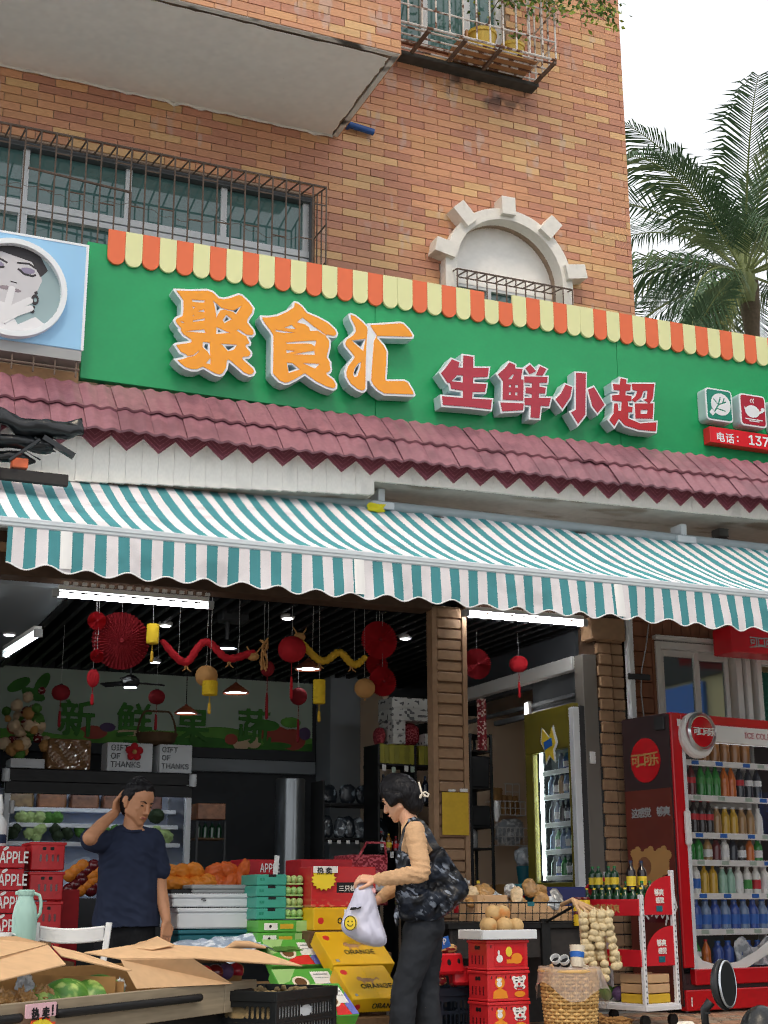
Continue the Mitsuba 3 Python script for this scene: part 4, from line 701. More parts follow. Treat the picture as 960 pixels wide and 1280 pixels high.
# ------------------------------------------------------------------ shop front: pillars, beams, planks
M('dark_metal', '#2a2c2e', 0.4, 0.5); M('jamb', speck('#6a655e', 0.06), 0.5, 0.4); M('black', '#121314', 0.5, 0.4); M('white_plastic', '#dcdcda', 0.4, 0.45); 
M('paper_yellow', speck('#c9a535', 0.08, 60, 12), 0.7, 0.2)
FL = 0.178
PB = thing('shop_pillar', 'brown pillar of horizontal slats between the two shop openings', 'pillar')
part(PB, 'core', box(4.325, 4.54, 0.02, 0.07, FL, 3.0), 'mat_brown_slat')
for i in range(36): part(PB, 'slat', cbox(4.335, 4.53, -0.012 - 0.006 * (i % 2), 0.03, FL + 0.012 + i * 0.0778, FL + 0.078 + i * 0.0778, 0.004), 'mat_brown_slat')
for x0, x1 in ((4.292, 4.332), (4.533, 4.57)): part(PB, 'edge_board', cbox(x0, x1, -0.022, 0.075, FL, 2.98, 0.003), 'mat_brown_slat')
PB2 = thing('shop_pillar', 'brown ribbed pillar beside the grey door jamb', 'pillar')
part(PB2, 'core', box(5.67, 5.905, 0.02, 0.25, FL, 3.0), 'mat_brown_beam')
for i in range(32):
    part(PB2, 'slat', cbox(5.672 + 0.012 * (i % 2), 5.79, -0.02 - 0.008 * (i % 2), 0.03, FL + 0.005 + i * 0.085, FL + 0.083 + i * 0.085, 0.006), 'mat_brown_slat')
    part(PB2, 'slat', cbox(5.80, 5.90, -0.01 - 0.006 * (i % 2), 0.03, FL + 0.005 + i * 0.085, FL + 0.083 + i * 0.085, 0.006), 'mat_brown_slat')
part(PB2, 'cap_block', cbox(5.60, 5.90, -0.06, 0.1, 2.83, 3.0, 0.006), 'mat_brown_slat')
JB = thing('door_jamb', 'dark grey metal panel beside the yellow drinks cooler', 'door jamb')
part(JB, 'panel', cbox(5.545, 5.665, -0.005, 0.12, FL, 2.72, 0.004), 'mat_jamb')
solo('thermostat', 'small white wall tag on the dark grey jamb', 'thermostat', cat(cbox(5.57, 5.615, -0.025, -0.006, 1.90, 1.99, 0.004)), 'mat_white_plastic')
HB = thing('header_beam', 'dark brown beam above the shop openings', 'beam')
part(HB, 'board', cbox(0.4, 4.29, -0.04, 0.14, 2.955, 3.24, 0.006), 'mat_brown_beam'); part(HB, 'board', cbox(4.57, 5.9, -0.04, 0.14, 3.0, 3.24, 0.006), 'mat_brown_beam'); part(HB, 'trim', cbox(0.4, 5.9, -0.07, -0.04, 3.10, 3.16, 0.004), 'mat_brown_slat')
solo('notice', 'yellow paper notice taped to the slatted pillar', 'notice', sheet(lambda u, v: (4.347 + 0.206 * u, -0.034 - 0.006 * math.sin(3 * u), 1.37 + v * 0.292), 8, 4), 'mat_paper_yellow')
solo('torn_paper', 'strip of torn white paper above the yellow notice', 'paper', cat(box(4.40, 4.455, -0.03, -0.027, 1.668, 1.683), box(4.49, 4.55, -0.03, -0.027, 1.668, 1.69)), 'mat_white_plastic')
PW = thing('plank_wall', 'brown plank wall around the white sliding window', 'wall')
part(PW, 'backing', cat(box(5.97, 6.19, 0.03, 0.2, FL, 3.25), box(6.19, 9.0, 0.03, 0.2, 2.88, 3.25), box(6.19, 9.0, 0.03, 0.2, FL, 1.6)), 'mat_brown_beam')
for i in range(25): part(PW, 'plank', cbox(5.985, 6.165, -0.004, 0.04, FL + i * 0.118, FL + 0.112 + i * 0.118, 0.004), 'mat_brown_plank')
for i in range(26): part(PW, 'plank', cbox(6.195 + i * 0.086, 6.195 + i * 0.086 + 0.081, -0.002, 0.04, 2.885, 3.24, 0.004), 'mat_brown_plank')
part(PW, 'plank', cbox(6.165, 6.19, -0.012, 0.05, FL, 3.2, 0.003), 'mat_brown_plank')
DP = thing('drain_pipe', 'grey painted drain pipe down the plank wall', 'pipe')
part(DP, 'pipe', cbox(5.915, 5.975, -0.06, 0.0, FL, 3.2, 0.012), 'mat_alu'); part(DP, 'clamp', cbox(5.905, 6.10, -0.07, -0.052, 2.54, 2.585, 0.003), 'mat_dark_metal')
solo('cable', 'thin pale cable looped from the awning down the planks', 'cable', tube([(6.12, -0.05, 2.98), (6.08, -0.06, 2.80), (6.03, -0.06, 2.62), (6.02, -0.05, 2.45), (6.045, -0.04, 2.2), (6.05, -0.04, 1.9)], 0.005, 5), 'mat_grey_plastic', smooth=True)
M('win_white', speck('#cfcdc8', 0.04), 0.4, 0.45)
M('mirror_glass', '#8b979a', 0.02, 0.9, 0.92)
WN = thing('sliding_window', 'white framed sliding window reflecting pale buildings', 'window')
part(WN, 'frame', cat(cbox(6.19, 6.235, -0.03, 0.1, 1.6, 2.86, 0.004), cbox(6.93, 6.985, -0.03, 0.1, 1.6, 2.86, 0.004), cbox(6.235, 6.93, -0.03, 0.1, 2.80, 2.86, 0.004), cbox(6.235, 6.93, -0.03, 0.1, 1.6, 1.66, 0.004)), 'mat_win_white')
part(WN, 'drip_board', cbox(6.17, 7.0, -0.07, 0.0, 2.868, 2.90, 0.004), 'mat_win_white')
part(WN, 'sash', cat(cbox(6.55, 6.605, 0.0, 0.04, 1.66, 2.80, 0.004), cbox(6.24, 6.275, 0.0, 0.04, 1.66, 2.80, 0.003), cbox(6.275, 6.55, 0.0, 0.04, 2.75, 2.80, 0.003)), 'mat_win_white')
part(WN, 'sash', cat(cbox(6.86, 6.90, 0.03, 0.07, 1.66, 2.80, 0.003), cbox(6.605, 6.86, 0.03, 0.07, 2.74, 2.80, 0.003)), 'mat_win_white')
part(WN, 'pane', box(6.275, 6.55, 0.018, 0.024, 1.66, 2.75), 'mat_mirror_glass'); part(WN, 'pane', box(6.605, 6.86, 0.048, 0.054, 1.66, 2.74), 'mat_mirror_glass')
KW = thing('kiosk_front', 'white framed glass kiosk front under a red sign', 'kiosk')
part(KW, 'post', cat(cbox(7.0, 7.045, -0.06, 0.06, FL, 2.9, 0.004), cbox(7.075, 7.12, -0.1, 0.06, FL, 2.9, 0.004)), 'mat_win_white')
part(KW, 'rail', cbox(7.12, 8.6, -0.1, 0.0, 2.72, 2.78, 0.004), 'mat_win_white')
M('cream_wall', speck('#c9b98e', 0.06), 0.7, 0.2)
part(KW, 'inner_wall', box(7.12, 8.6, 0.5, 0.55, FL, 2.9), 'mat_cream_wall')
M('mesh_green', '#2f6a5c', 0.6, 0.3)
part(KW, 'green_mesh', cat([bar((7.28 + i * 0.035, 0.1, 1.8), (7.28 + i * 0.035, 0.1, 2.7), 0.006, 4) for i in range(16)] + [bar((7.28, 0.1, 1.8 + i * 0.05), (7.9, 0.1, 1.8 + i * 0.05), 0.006, 4) for i in range(18)] + [box(7.27, 7.9, 0.13, 0.135, 1.8, 2.7)]), 'mat_mesh_green', kind='stuff')
RS = thing('drink_sign', 'red drink sign box with white script under the awning end', 'sign')
put(numbered(RS + '__box'), cbox(6.67, 8.2, -0.34, -0.1, 2.755, 2.96, 0.006), 'mat_red_box')
part(RS, 'script', cat(moved(hanzi('可口可乐', 0.085, 0.003, 0.85), TR(6.83, -0.342, 2.82)), moved(tube([(0, 0, 0), (0.12, 0, 0.012), (0.3, 0, -0.004)], 0.004, 5), TR(6.83, -0.343, 2.80))), 'mat_grey_plastic')

# ------------------------------------------------------------------ room
M('wall_grey', speck('#8b9296', 0.04, 8), 0.8, 0.2); M('wall_dark', speck('#3d4043', 0.06), 0.7, 0.3); M('wall_beige', lambda p, n, uv: mi.Color3f(*srgb('#d8bfa4')) * (0.88 + 0.24 * F(p.x * 2, p.y * 2, p.z * 2.6)), 0.8, 0.2)
M('slat_black', '#17191b', 0.5, 0.4); M('void_black', '#33363a', 0.9, 0.1); M('floor_tile', speck('#77736c', 0.08), 0.3, 0.5)
BYK = 3.58
struct('back_wall', box(0.7, 7.2, BYK, BYK + 0.1, FL, 3.25), 'mat_wall_dark')
struct('side_wall', cat(box(0.7, 0.8, 0.14, BYK, FL, 3.25)), 'mat_wall_grey')
struct('side_wall', cat(box(5.67, 5.77, 0.3, 1.0, FL, 3.25), box(5.67, 5.77, 1.0, 2.3, 2.62, 3.25)), 'mat_wall_dark')
struct('beige_wall', cat(box(6.55, 6.6, 0.4, BYK, FL, 3.25), box(5.78, 6.55, 2.42, 2.5, FL, 2.55)), 'mat_wall_beige')
struct('partition_wall', cat(box(5.05, 5.10, 2.65, BYK, FL, 3.1), box(5.10, 6.6, 3.2, 3.3, FL, 2.45)), 'mat_wall_beige')
struct('floor', box(0.7, 7.2, 0.0, BYK, 0.05, FL + 0.002), 'mat_floor_tile')
CE = struct('ceiling', cat(box(0.7, 7.2, 0.14, BYK, 3.12, 3.22)), 'mat_void_black')
part(CE, 'flat_panel', box(0.75, 1.75, 0.15, BYK, 2.93, 3.1), 'mat_wall_grey')
for i in range(34): part(CE, 'slat', box(1.80 + i * 0.115, 1.835 + i * 0.115, 0.15, BYK, 2.95, 3.05), 'mat_slat_black')
part(CE, 'border', box(1.75, 1.80, 0.15, BYK, 2.92, 3.05), 'mat_slat_black')
LB = thing('lintel_beam', 'pale striped lintel beam over the side doorway', 'beam')
part(LB, 'face', cbox(5.60, 5.67, 0.25, 2.35, 2.64, 2.745, 0.004), 'mat_win_white'); part(LB, 'rail', cbox(5.63, 5.67, 0.3, 2.3, 2.44, 2.47, 0.003), 'mat_alu_dark'); part(LB, 'rail', cbox(5.62, 5.67, 0.3, 1.6, 2.36, 2.40, 0.003), 'mat_alu_dark')
solo('column', 'plain grey square column beside the mural', 'column', cbox(4.75, 5.2, 3.2, BYK, FL, 3.1, 0.005), 'mat_wall_grey')

# mural
MU = thing('mural', 'wall mural of vegetables with large green characters', 'mural')
M('mural_sky', '#a7b7a8', 0.6, 0.3); M('mural_green', speck('#5f9a3c', 0.3, 9, 4), 0.6, 0.3); M('mural_dark', speck('#3c7a2d', 0.25, 9), 0.6, 0.3); M('mural_red', '#a5483a', 0.6, 0.3); M('mural_cream', '#cfb694', 0.6, 0.3); M('mural_purple', '#574266', 0.6, 0.3)
put(numbered(MU + '__board'), box(0.9, 4.70, BYK - 0.03, BYK - 0.002, 2.295, 2.94), 'mat_mural_sky')
hill = Polygon([(0.9, 2.297)] + [(x, 2.42 + 0.05 * math.sin(x * 2.1) + 0.02 * math.sin(x * 7)) for x in np.linspace(0.9, 4.70, 60)] + [(4.70, 2.297)])
part(MU, 'hill', extr(hill, BYK - 0.034, BYK - 0.03), 'mat_mural_green')
hill2 = Polygon([(2.9, 2.297)] + [(x, 2.36 + 0.03 * math.sin(x * 5 + 2)) for x in np.linspace(2.9, 4.70, 40)] + [(4.70, 2.297)])
part(MU, 'hill', extr(hill2, BYK - 0.037, BYK - 0.034), 'mat_mural_dark')
for c, x in zip('新鲜果蔬', (2.30, 2.82, 3.36, 3.95)): part(MU, 'character', moved(hanzi(c, 0.34, 0.012), TR(x, BYK - 0.038, 2.40 if c != '果' else 2.38)), 'mat_mural_dark')
veg = [(2.62, 2.39, .13, .06, 'mural_red'), (2.45, 2.37, .1, .05, 'mural_green'), (2.1, 2.42, .1, .09, 'mural_cream'), (1.95, 2.40, .08, .06, 'mural_red'), (4.0, 2.34, .08, .06, 'mural_cream'), (4.12, 2.36, .07, .055, 'mural_cream'), (4.33, 2.44, .15, .08, 'mural_red'), (4.25, 2.52, .12, .05, 'mural_dark'), (4.5, 2.40, .13, .1, 'mural_red'), (4.48, 2.56, .1, .05, 'mural_green'), (4.35, 2.34, .14, .03, 'mural_dark'), (4.62, 2.46, .06, .06, 'mural_purple'), (2.95, 2.40, .11, .03, 'mural_cream'), (3.2, 2.36, .1, .04, 'mural_cream'), (2.75, 2.44, .07, .04, 'mural_purple'), (3.9, 2.38, .06, .05, 'mural_red')]
for i, (x, z, a, b, m) in enumerate(veg): part(MU, 'vegetable_print', extr(affinity.scale(Point(x, z).buffer(1.0, quad_segs=6), a, b), BYK - 0.040 - 0.0006 * i, BYK - 0.036), 'mat_' + m)
for i, (x, z, r) in enumerate([(1.95, 2.78, 30), (2.08, 2.70, -20), (2.15, 2.80, 60)]): part(MU, 'leaf_print', extr(affinity.rotate(affinity.scale(Point(x, z).buffer(1.0, quad_segs=5), 0.11, 0.05), r), BYK - 0.034 - 0.001 * i, BYK - 0.03), 'mat_mural_dark')
part(MU, 'bottom_rail', cbox(0.9, 4.72, BYK - 0.06, BYK, 2.20, 2.295, 0.004), 'mat_wall_dark')
part(MU, 'lower_rail', cbox(3.3, 4.72, BYK - 0.08, BYK, 2.08, 2.195, 0.004), 'mat_wall_grey')

# ------------------------------------------------------------------ lamps
scene['lamp_white'] = {'type': 'diffuse', 'reflectance': rgb((0.8, 0.8, 0.8))}
def glow(k, mesh, v, name='tube', smooth=True): part(k, name, mesh, 'lamp_white', smooth=smooth, more={'emitter': emit_mat(v)})
def batten(label, p0, p1, v, louver=False):
    k = thing('tube_light', label, 'lamp'); p0, p1 = np.array(p0), np.array(p1); t = (p1 - p0) / np.linalg.norm(p1 - p0)
    part(k, 'housing', beam(p0 + [0, 0, 0.045], p1 + [0, 0, 0.045], 0.05, 0.03), 'mat_win_white')
    for e, s in ((p0, -1), (p1, 1)): part(k, 'end_cap', beam(e + t * s * 0.035 + [0, 0, 0.01], e - t * s * 0.005 + [0, 0, 0.01], 0.05, 0.05), 'mat_grey_plastic')
    if louver:
        for i in range(17): part(k, 'louvre', beam(p0 + t * (0.03 + i * np.linalg.norm(p1 - p0) / 17) + [0, -0.03, 0.075], p0 + t * (0.03 + i * np.linalg.norm(p1 - p0) / 17 + 0.03) + [0, -0.03, 0.075], 0.02, 0.02), 'mat_win_white')
    glow(k, tube([p0, p1], 0.017, 10), v)
batten('bright tube light hanging below the beam over the fruit stall', (1.60, -0.10, 2.835), (2.60, -0.10, 2.835), (2.4, 2.5, 2.6), True)
batten('bright tube light over the doorway with the drinks cooler', (4.54, -0.10, 2.925), (5.50, -0.10, 2.925), (7.0, 7.2, 7.4))
batten('short tube light on the grey ceiling near the side wall', (1.52, 0.10, 2.60), (1.45, 0.95, 2.60), (1.0, 1.15, 1.2))
k = thing('added_fill_lamp', 'added upright lamp above the olive drinks cooler that brightens the beige wall', 'lamp'); part(k, 'base', cbox(5.50, 5.53, 0.77, 0.83, 2.32, 2.46, 0.004), 'mat_win_white'); glow(k, cbox(5.515, 5.545, 0.835, 0.85, 2.335, 2.445, 0.004), (5.0, 4.8, 4.5), 'tube', False); glow(k, cbox(5.49, 5.499, 0.78, 0.82, 2.335, 2.445, 0.002), (2.0, 2.0, 2.0), 'front', False)  # lamp added over the cooler to brighten the beige wall
M('copper', '#8a4b33', 0.35, 0.5, 0.2)
M('lamp_black', '#1b1c1e', 0.4, 0.5)
def pendant(label, x, y, z, r, mat='mat_copper'):
    k = thing('pendant_lamp', label, 'lamp'); h = r * 0.85
    pr = [(r, 0), (r * 0.99, 0.012), (r * 0.8, h * 0.35), (r * 0.42, h * 0.68), (r * 0.16, h * 0.86), (r * 0.1, h)]
    m = lathe(pr + [(r * 0.08, h), (r * 0.38, h * 0.66), (r * 0.78, h * 0.33), (r * 0.97, 0.0)], 24, x, y, z, caps=False); part(k, 'shade', m, mat, smooth=35)
    part(k, 'cord', bar((x, y, z + h), (x, y, 3.0), 0.004, 5), 'mat_black')
    glow(k, lathe([(r * 0.85, 0), (r * 0.85, 0.006)], 20, x, y, z + 0.01), (1.3, 1.4, 1.45), 'diffuser', 40)
pendant('copper pendant lamp in front of the mural characters', 2.937, 1.6, 2.335, 0.09)
pendant('copper pendant lamp under the red dragon', 3.335, 1.6, 2.515, 0.105)
pendant('copper pendant lamp below the yellow dragon head', 3.94, 1.6, 2.74, 0.11)
pendant('black pendant lamp beside the ceiling duct', 2.98, 0.7, 2.70, 0.085, 'mat_lamp_black')
k = thing('ceiling_fan', 'black ceiling fan with a round light in its hub', 'fan')
fx, fy, fz = 2.49, 1.6, 2.52
part(k, 'hub', lathe([(0.05, 0), (0.07, 0.02), (0.07, 0.06), (0.03, 0.09)], 18, fx, fy, fz), 'mat_lamp_black', smooth=35); part(k, 'rod', bar((fx, fy, fz + 0.09), (fx, fy, 3.0), 0.01, 6), 'mat_lamp_black')
glow(k, lathe([(0.048, 0), (0.048, 0.008)], 18, fx, fy, fz - 0.006), (1.3, 1.4, 1.45), 'light', 40)
for a in (10, 130, 250): part(k, 'blade', moved(cbox(0.06, 0.27, -0.04, 0.04, 0.03, 0.042, 0.004), TR(fx, fy, fz, a, 12)), 'mat_lamp_black')
for i, (x, y, lab) in enumerate(((2.651, 1.215, 'recessed ceiling spot near the large red paper fan'), (1.60, 1.9, 'recessed ceiling spot on the grey ceiling panel'), (4.55, 1.03, 'recessed ceiling spot nearest the slatted pillar'), (2.52, 2.7, 'recessed ceiling spot above the mural leaf'), (3.0, 2.9, 'recessed ceiling spot near the fan blades'), (3.41, 0.6, 'recessed ceiling spot over the red lantern'))):
    k = thing('ceiling_spot', lab, 'lamp'); z = 2.915 if x < 1.75 else 2.94
    part(k, 'ring', lathe([(0.05, 0), (0.055, 0.02), (0.05, 0.03)], 16, x, y, z), 'mat_win_white', smooth=40); glow(k, lathe([(0.038, 0), (0.038, 0.004)], 14, x, y, z - 0.005), (1.4, 1.45, 1.5), 'lens', 40)
solo('ceiling_duct', 'dark blue grey pipe dropping from the ceiling to a lamp', 'duct', cat(cbox(2.92, 3.12, 0.62, 0.78, 2.9, 3.0, 0.01), bar((2.98, 0.7, 2.77), (2.98, 0.7, 2.95), 0.016, 8)), 'mat_dark_metal')

# ------------------------------------------------------------------ hanging paper decorations
M('paper_red', speck('#b3222c', 0.08, 60), 0.75, 0.2); M('paper_dark_red', speck('#7c1b22', 0.1, 60), 0.75, 0.2); M('lantern_yellow', speck('#d9b92e', 0.06), 0.7, 0.2); M('lantern_tan', speck('#b98a55', 0.06), 0.7, 0.2); M('dragon_gold', speck('#c9a02c', 0.1), 0.6, 0.3); M('cord_white', '#c8c8c4', 0.6, 0.2)
def thread(k, x, y, z0, z1=2.98): part(k, 'thread', bar((x, y, z0), (x, y, z1), 0.0013, 4), 'mat_cord_white')
def paper_fan(label, x, y, z, r, mat='mat_paper_red', group=None):
    k = thing('paper_fan', label, 'paper fan', group); n = 44; V = [[x, y - 0.015, z]]
    for i in range(2 * n):
        a = i * math.pi / n; V.append([x + r * math.cos(a), y + (0.018 if i % 2 else -0.012), z + r * math.sin(a)])
    fc = [[0, 1 + i, 1 + (i + 1) % (2 * n)] for i in range(2 * n)]; m = trimesh.Trimesh(np.array(V), fc, process=False)
    part(k, 'pleats', m, mat); part(k, 'button', lathe([(r * 0.08, -0.01), (r * 0.08, 0.01)], 14).apply_transform(TR(x, y - 0.02, z, 0, 90)), 'mat_paper_dark_red'); thread(k, x, y, z + r)
    return k
def tassel(k, x, y, z, L, mat): part(k, 'tassel', cat(tube([(x, y, z), (x, y, z - L * 0.35)], 0.003, 5), lathe([(0.004, 0), (0.012, 0.01), (0.010, L * 0.5), (0.006, L * 0.62)], 8, x, y, z - L)), mat)
def lantern(label, x, y, z, r, h, mat, rib=16, tl=0.16, tmat=None, flat=1.0):
    k = thing('paper_lantern', label, 'lantern'); pr = []
    n = 9
    for i in range(n + 1):
        a = -math.pi / 2 * 0.9 + math.pi * 0.9 * i / n; pr.append((max(0.012, r * math.cos(a) ** 0.9), h / 2 * math.sin(a)))
    m = lathe(pr, rib * 2, x, y, z); v = m.vertices; a = np.arctan2(v[:, 1] - y, v[:, 0] - x); s = 1 - 0.10 * (np.cos(a * rib) < 0); v[:, 0] = x + (v[:, 0] - x) * s; v[:, 1] = y + (v[:, 1] - y) * s * flat; m.vertices = v
    part(k, 'body', m, mat, smooth=25); part(k, 'cap', lathe([(0.015, 0), (0.015, 0.015)], 10, x, y, z + h / 2 - 0.01), 'mat_lamp_black'); tassel(k, x, y, z - h / 2, tl, tmat or mat); thread(k, x, y, z + h / 2)
def cylinder_lantern(label, x, y, z0, z1, r, mat='mat_lantern_yellow'):
    k = thing('paper_lantern', label, 'lantern'); pr = []
    for i in range(17): pr.append((r * (1.0 if i % 2 else 0.93), z0 + (z1 - z0) * i / 16))
    part(k, 'body', lathe(pr, 20, x, y, 0), mat, smooth=20); tassel(k, x, y, z0, 0.13, 'mat_dragon_gold'); thread(k, x, y, z1)
paper_fan('largest dark red pleated paper fan hanging under the ceiling', 2.094, 0.22, 2.622, 0.195, 'mat_paper_dark_red')
paper_fan('small red paper fan at the upper edge of the largest fan', 1.916, 0.17, 2.737, 0.062)
paper_fan('small red paper fan at the lower edge of the largest fan', 1.928, 0.17, 2.50, 0.045)
paper_fan('round red paper fan above the tan lantern near the pillar', 3.975, 0.2, 2.752, 0.138)
paper_fan('red paper fan hanging lowest near the pillar', 4.0, 0.2, 2.45, 0.105)
paper_fan('narrow red paper fan behind the lowest one', 3.98, 0.26, 2.58, 0.085)
paper_fan('dark red paper fan half hidden behind the slatted pillar', 4.965, 0.6, 2.70, 0.12, 'mat_paper_dark_red')
lantern('red round paper lantern between the two dragons', 3.305, 0.2, 2.64, 0.10, 0.185, 'mat_paper_red', tl=0.26)
lantern('red paper lantern in the doorway with the drinks cooler', 5.33, 0.6, 2.72, 0.075, 0.13, 'mat_paper_red', tl=0.2)
lantern('tan ball lantern above a yellow lantern', 2.69, 0.2, 2.415, 0.078, 0.145, 'mat_lantern_tan', tl=0.02)
lantern('tan ball lantern beside the lowest red fan', 3.86, 0.2, 2.395, 0.075, 0.14, 'mat_lantern_tan', tl=0.02)
lantern('dark round lantern before the first mural character', 1.965, 1.6, 2.45, 0.07, 0.12, 'mat_paper_dark_red', tl=0.2)
lantern('dark round lantern before the second mural character', 2.70, 1.6, 2.455, 0.065, 0.115, 'mat_paper_dark_red', tl=0.2)
lantern('dark round lantern under the copper lamp with a long thread', 3.86, 1.6, 2.52, 0.07, 0.14, 'mat_paper_dark_red', tl=0.3)
lantern('small red lantern with gold trim below the largest fan', 1.92, 0.22, 2.36, 0.042, 0.12, 'mat_paper_red', tl=0.12)
cylinder_lantern('yellow cylinder lantern beside the largest red fan', 2.285, 0.12, 2.60, 2.73, 0.043)
cylinder_lantern('yellow cylinder lantern hanging below the yellow dragon', 3.513, 0.2, 2.268, 2.435, 0.045)
cylinder_lantern('yellow cylinder lantern under the tan ball lantern', 2.705, 0.16, 2.28, 2.375, 0.055)
def dragon(label, pts, mat, r):
    k = thing('paper_dragon', label, 'paper dragon'); P = np.array(pts, float); t = np.linspace(0, len(P) - 1, 60)
    from scipy.interpolate import CubicSpline
    C_ = CubicSpline(np.arange(len(P)), P)(t); rr = r * (0.95 + 0.12 * np.sin(np.arange(60) * 2.1)) * np.interp(np.arange(60), [0, 8, 52, 59], [0.45, 1, 1, 0.7])
    part(k, 'body', tube(C_, rr, 12), mat, smooth=40)
    h = C_[0] if label.startswith('yellow') else C_[-1]
    part(k, 'head', cat(ball(h + [0.0, 0, 0.012], (0.045, 0.03, 0.032)), *[tube([h + [s * 0.02, -0.01, 0.03], h + [s * 0.05, -0.01, 0.07 + 0.01 * q]], [0.006, 0.002], 5) for s in (-1, 1) for q in (0, 1)]), 'mat_lantern_tan', smooth=True)
    part(k, 'legs', cat([tube([C_[i], C_[i] + [0.01 * s, -0.01, -0.05], C_[i] + [0.03 * s, -0.02, -0.065]], [0.008, 0.005, 0.003], 5) for i in (16, 44) for s in (-1, 1)]), 'mat_lantern_tan')
    for i in (12, 48): thread(k, C_[i][0], C_[i][1], C_[i][2])
dragon('red paper dragon waving across the shop ceiling', [(2.37, 0.2, 2.63), (2.42, 0.2, 2.585), (2.53, 0.2, 2.50), (2.60, 0.2, 2.57), (2.675, 0.2, 2.65), (2.76, 0.2, 2.60), (2.85, 0.2, 2.545), (2.98, 0.2, 2.585), (3.02, 0.2, 2.56)], 'mat_paper_red', 0.028)
dragon('yellow paper dragon waving toward the pillar', [(3.36, 0.2, 2.72), (3.42, 0.2, 2.65), (3.52, 0.2, 2.575), (3.60, 0.2, 2.60), (3.67, 0.2, 2.64), (3.74, 0.2, 2.58), (3.80, 0.2, 2.565), (3.87, 0.2, 2.625)], 'mat_dragon_gold', 0.028)
k = thing('paper_ornament', 'pale tangled paper ornament hanging beside the red dragon head', 'ornament')
part(k, 'strips', cat([tube([(3.10 + RNG.uniform(-.03, .03), 0.2 + RNG.uniform(-.02, .02), 2.69 - 0.05 * j + RNG.uniform(-.02, .02)) for j in range(5)], 0.007, 5) for _ in range(7)]), 'mat_lantern_tan', smooth=True, kind='stuff'); thread(k, 3.1, 0.2, 2.69)
lantern('dark thin lantern under the pale ornament', 3.14, 0.24, 2.50, 0.05, 0.11, 'mat_paper_dark_red', tl=0.3)
solo('floral_cloth', 'dark red floral cloth hanging above the black rack', 'cloth', sheet(lambda u, v: (5.31 + 0.09 * u, 1.30 + 0.02 * math.sin(u * 9), 2.12 + v * 0.42), 10, 6), M('floral', lambda p, n, uv: X(srgb('#6d1c22'), srgb('#b9a9a0'), S(0.62, 0.68, N(p.x * 60, p.y * 60, p.z * 60))), 0.8, 0.2), smooth=True)

# ------------------------------------------------------------------ helpers for goods
def scaled(m, tf): return moved(m, tf)
class Local:
    """Adds parts given in a thing's own frame."""
    def __init__(self, key, tf): self.k, self.tf = key, np.asarray(tf, float)
    def __call__(self, name, mesh, mat, smooth=False, label=None, kind=None, parent=None): return part(parent or self.k, name, moved(mesh, self.tf), mat, smooth, label=label, kind=kind)
def local(name, label, cat_, tf, group=None): return Local(thing(name, label, cat_, group), tf)
def carton(name, label, cat_, tf, w, d, h, mat, panel=None, extras=(), lid=None):
    """A closed box: body, lid seam and printed plates on its front (front face at local y=0)."""
    L = local(name, label, cat_, tf); L('body', cbox(0, w, 0, d, 0, h, 0.004), mat)
    if lid: L('lid', cbox(-0.003, w + 0.003, -0.003, d + 0.003, h - lid, h + 0.002, 0.003), mat)
    for i, (nm, m, mm) in enumerate(extras): L(nm, m, mm)
    return L
M('red_carton', speck('#b5222a', 0.08, 20), 0.5, 0.35); M('crate_red', speck('#c8272c', 0.06, 25), 0.35, 0.45); M('foam', speck('#d5d8da', 0.05, 90), 0.8, 0.2); M('teal_plastic', '#1f6470', 0.4, 0.45); M('white_print', '#e2e0dc', 0.6, 0.3); M('black_print', '#1a1a1c', 0.6, 0.3)
M('orange_fruit', speck('#d9822b', 0.15, 30, 12), 0.45, 0.4); M('orange_fruit_deep', speck('#cc5f26', 0.15, 30, 12), 0.45, 0.4); M('film', '#c9cdd2', 0.15, 0.6)
M('veg_green', speck('#4f7d35', 0.35, 60, 14), 0.7, 0.3); M('veg_light', speck('#a9bf7c', 0.2, 50, 14), 0.7, 0.3); M('veg_dark', speck('#2d3b24', 0.3, 50), 0.7, 0.3); M('cool_white', '#c3cede', 0.5, 0.4); M('steel', '#8d9295', 0.25, 0.5, 0.8); M('brown_weave', speck('#7d5b3a', 0.35, 80, 8), 0.8, 0.2)
M('wood_dark', speck('#5c4630', 0.25, 30, 5), 0.7, 0.3); M('card', speck('#c6a27b', 0.09, 30, 4), 0.8, 0.2); M('card_dark', speck('#9a7448', 0.1, 30, 4), 0.85, 0.2)

def glass_mat(): return 'mat_glass'
scene['mat_glass'] = {'type': 'thindielectric', 'int_ior': 1.5}
scene['mat_bottle_clear'] = {'type': 'thindielectric', 'int_ior': 1.35}

# ------------------------------------------------------------------ open display cooler at the back
L = local('display_cooler', 'open black topped display cooler with lit shelves of vegetables', 'cooler', TR(1.74, 2.55, FL))
CW = 1.53
L('canopy', cbox(0, CW, 0, 0.5, 1.68, 1.79, 0.01), 'mat_black'); L('back_panel', box(0.03, CW - 0.03, 0.66, 0.69, 0.3, 1.68), 'mat_cool_white'); L('base', cbox(0, CW, -0.1, 0.7, 0, 0.72, 0.01), 'mat_dark_metal'); L('floor_tray', cbox(0.02, CW - 0.02, -0.08, 0.66, 0.72, 0.76, 0.005), 'mat_cool_white')
for x in (0.0, CW - 0.05): L('side_post', cbox(x, x + 0.05, 0.0, 0.05, 0.7, 1.70, 0.006), 'mat_alu'); L('side_glass', box(x + 0.02, x + 0.025, 0.05, 0.66, 0.76, 1.68), 'mat_glass')
for x in (-0.02, CW - 0.02): L('corner_cap', lathe([(0.03, 0), (0.034, 0.05), (0.03, 0.10)], 12, x + 0.02, -0.01, 1.68), 'mat_alu', 40)
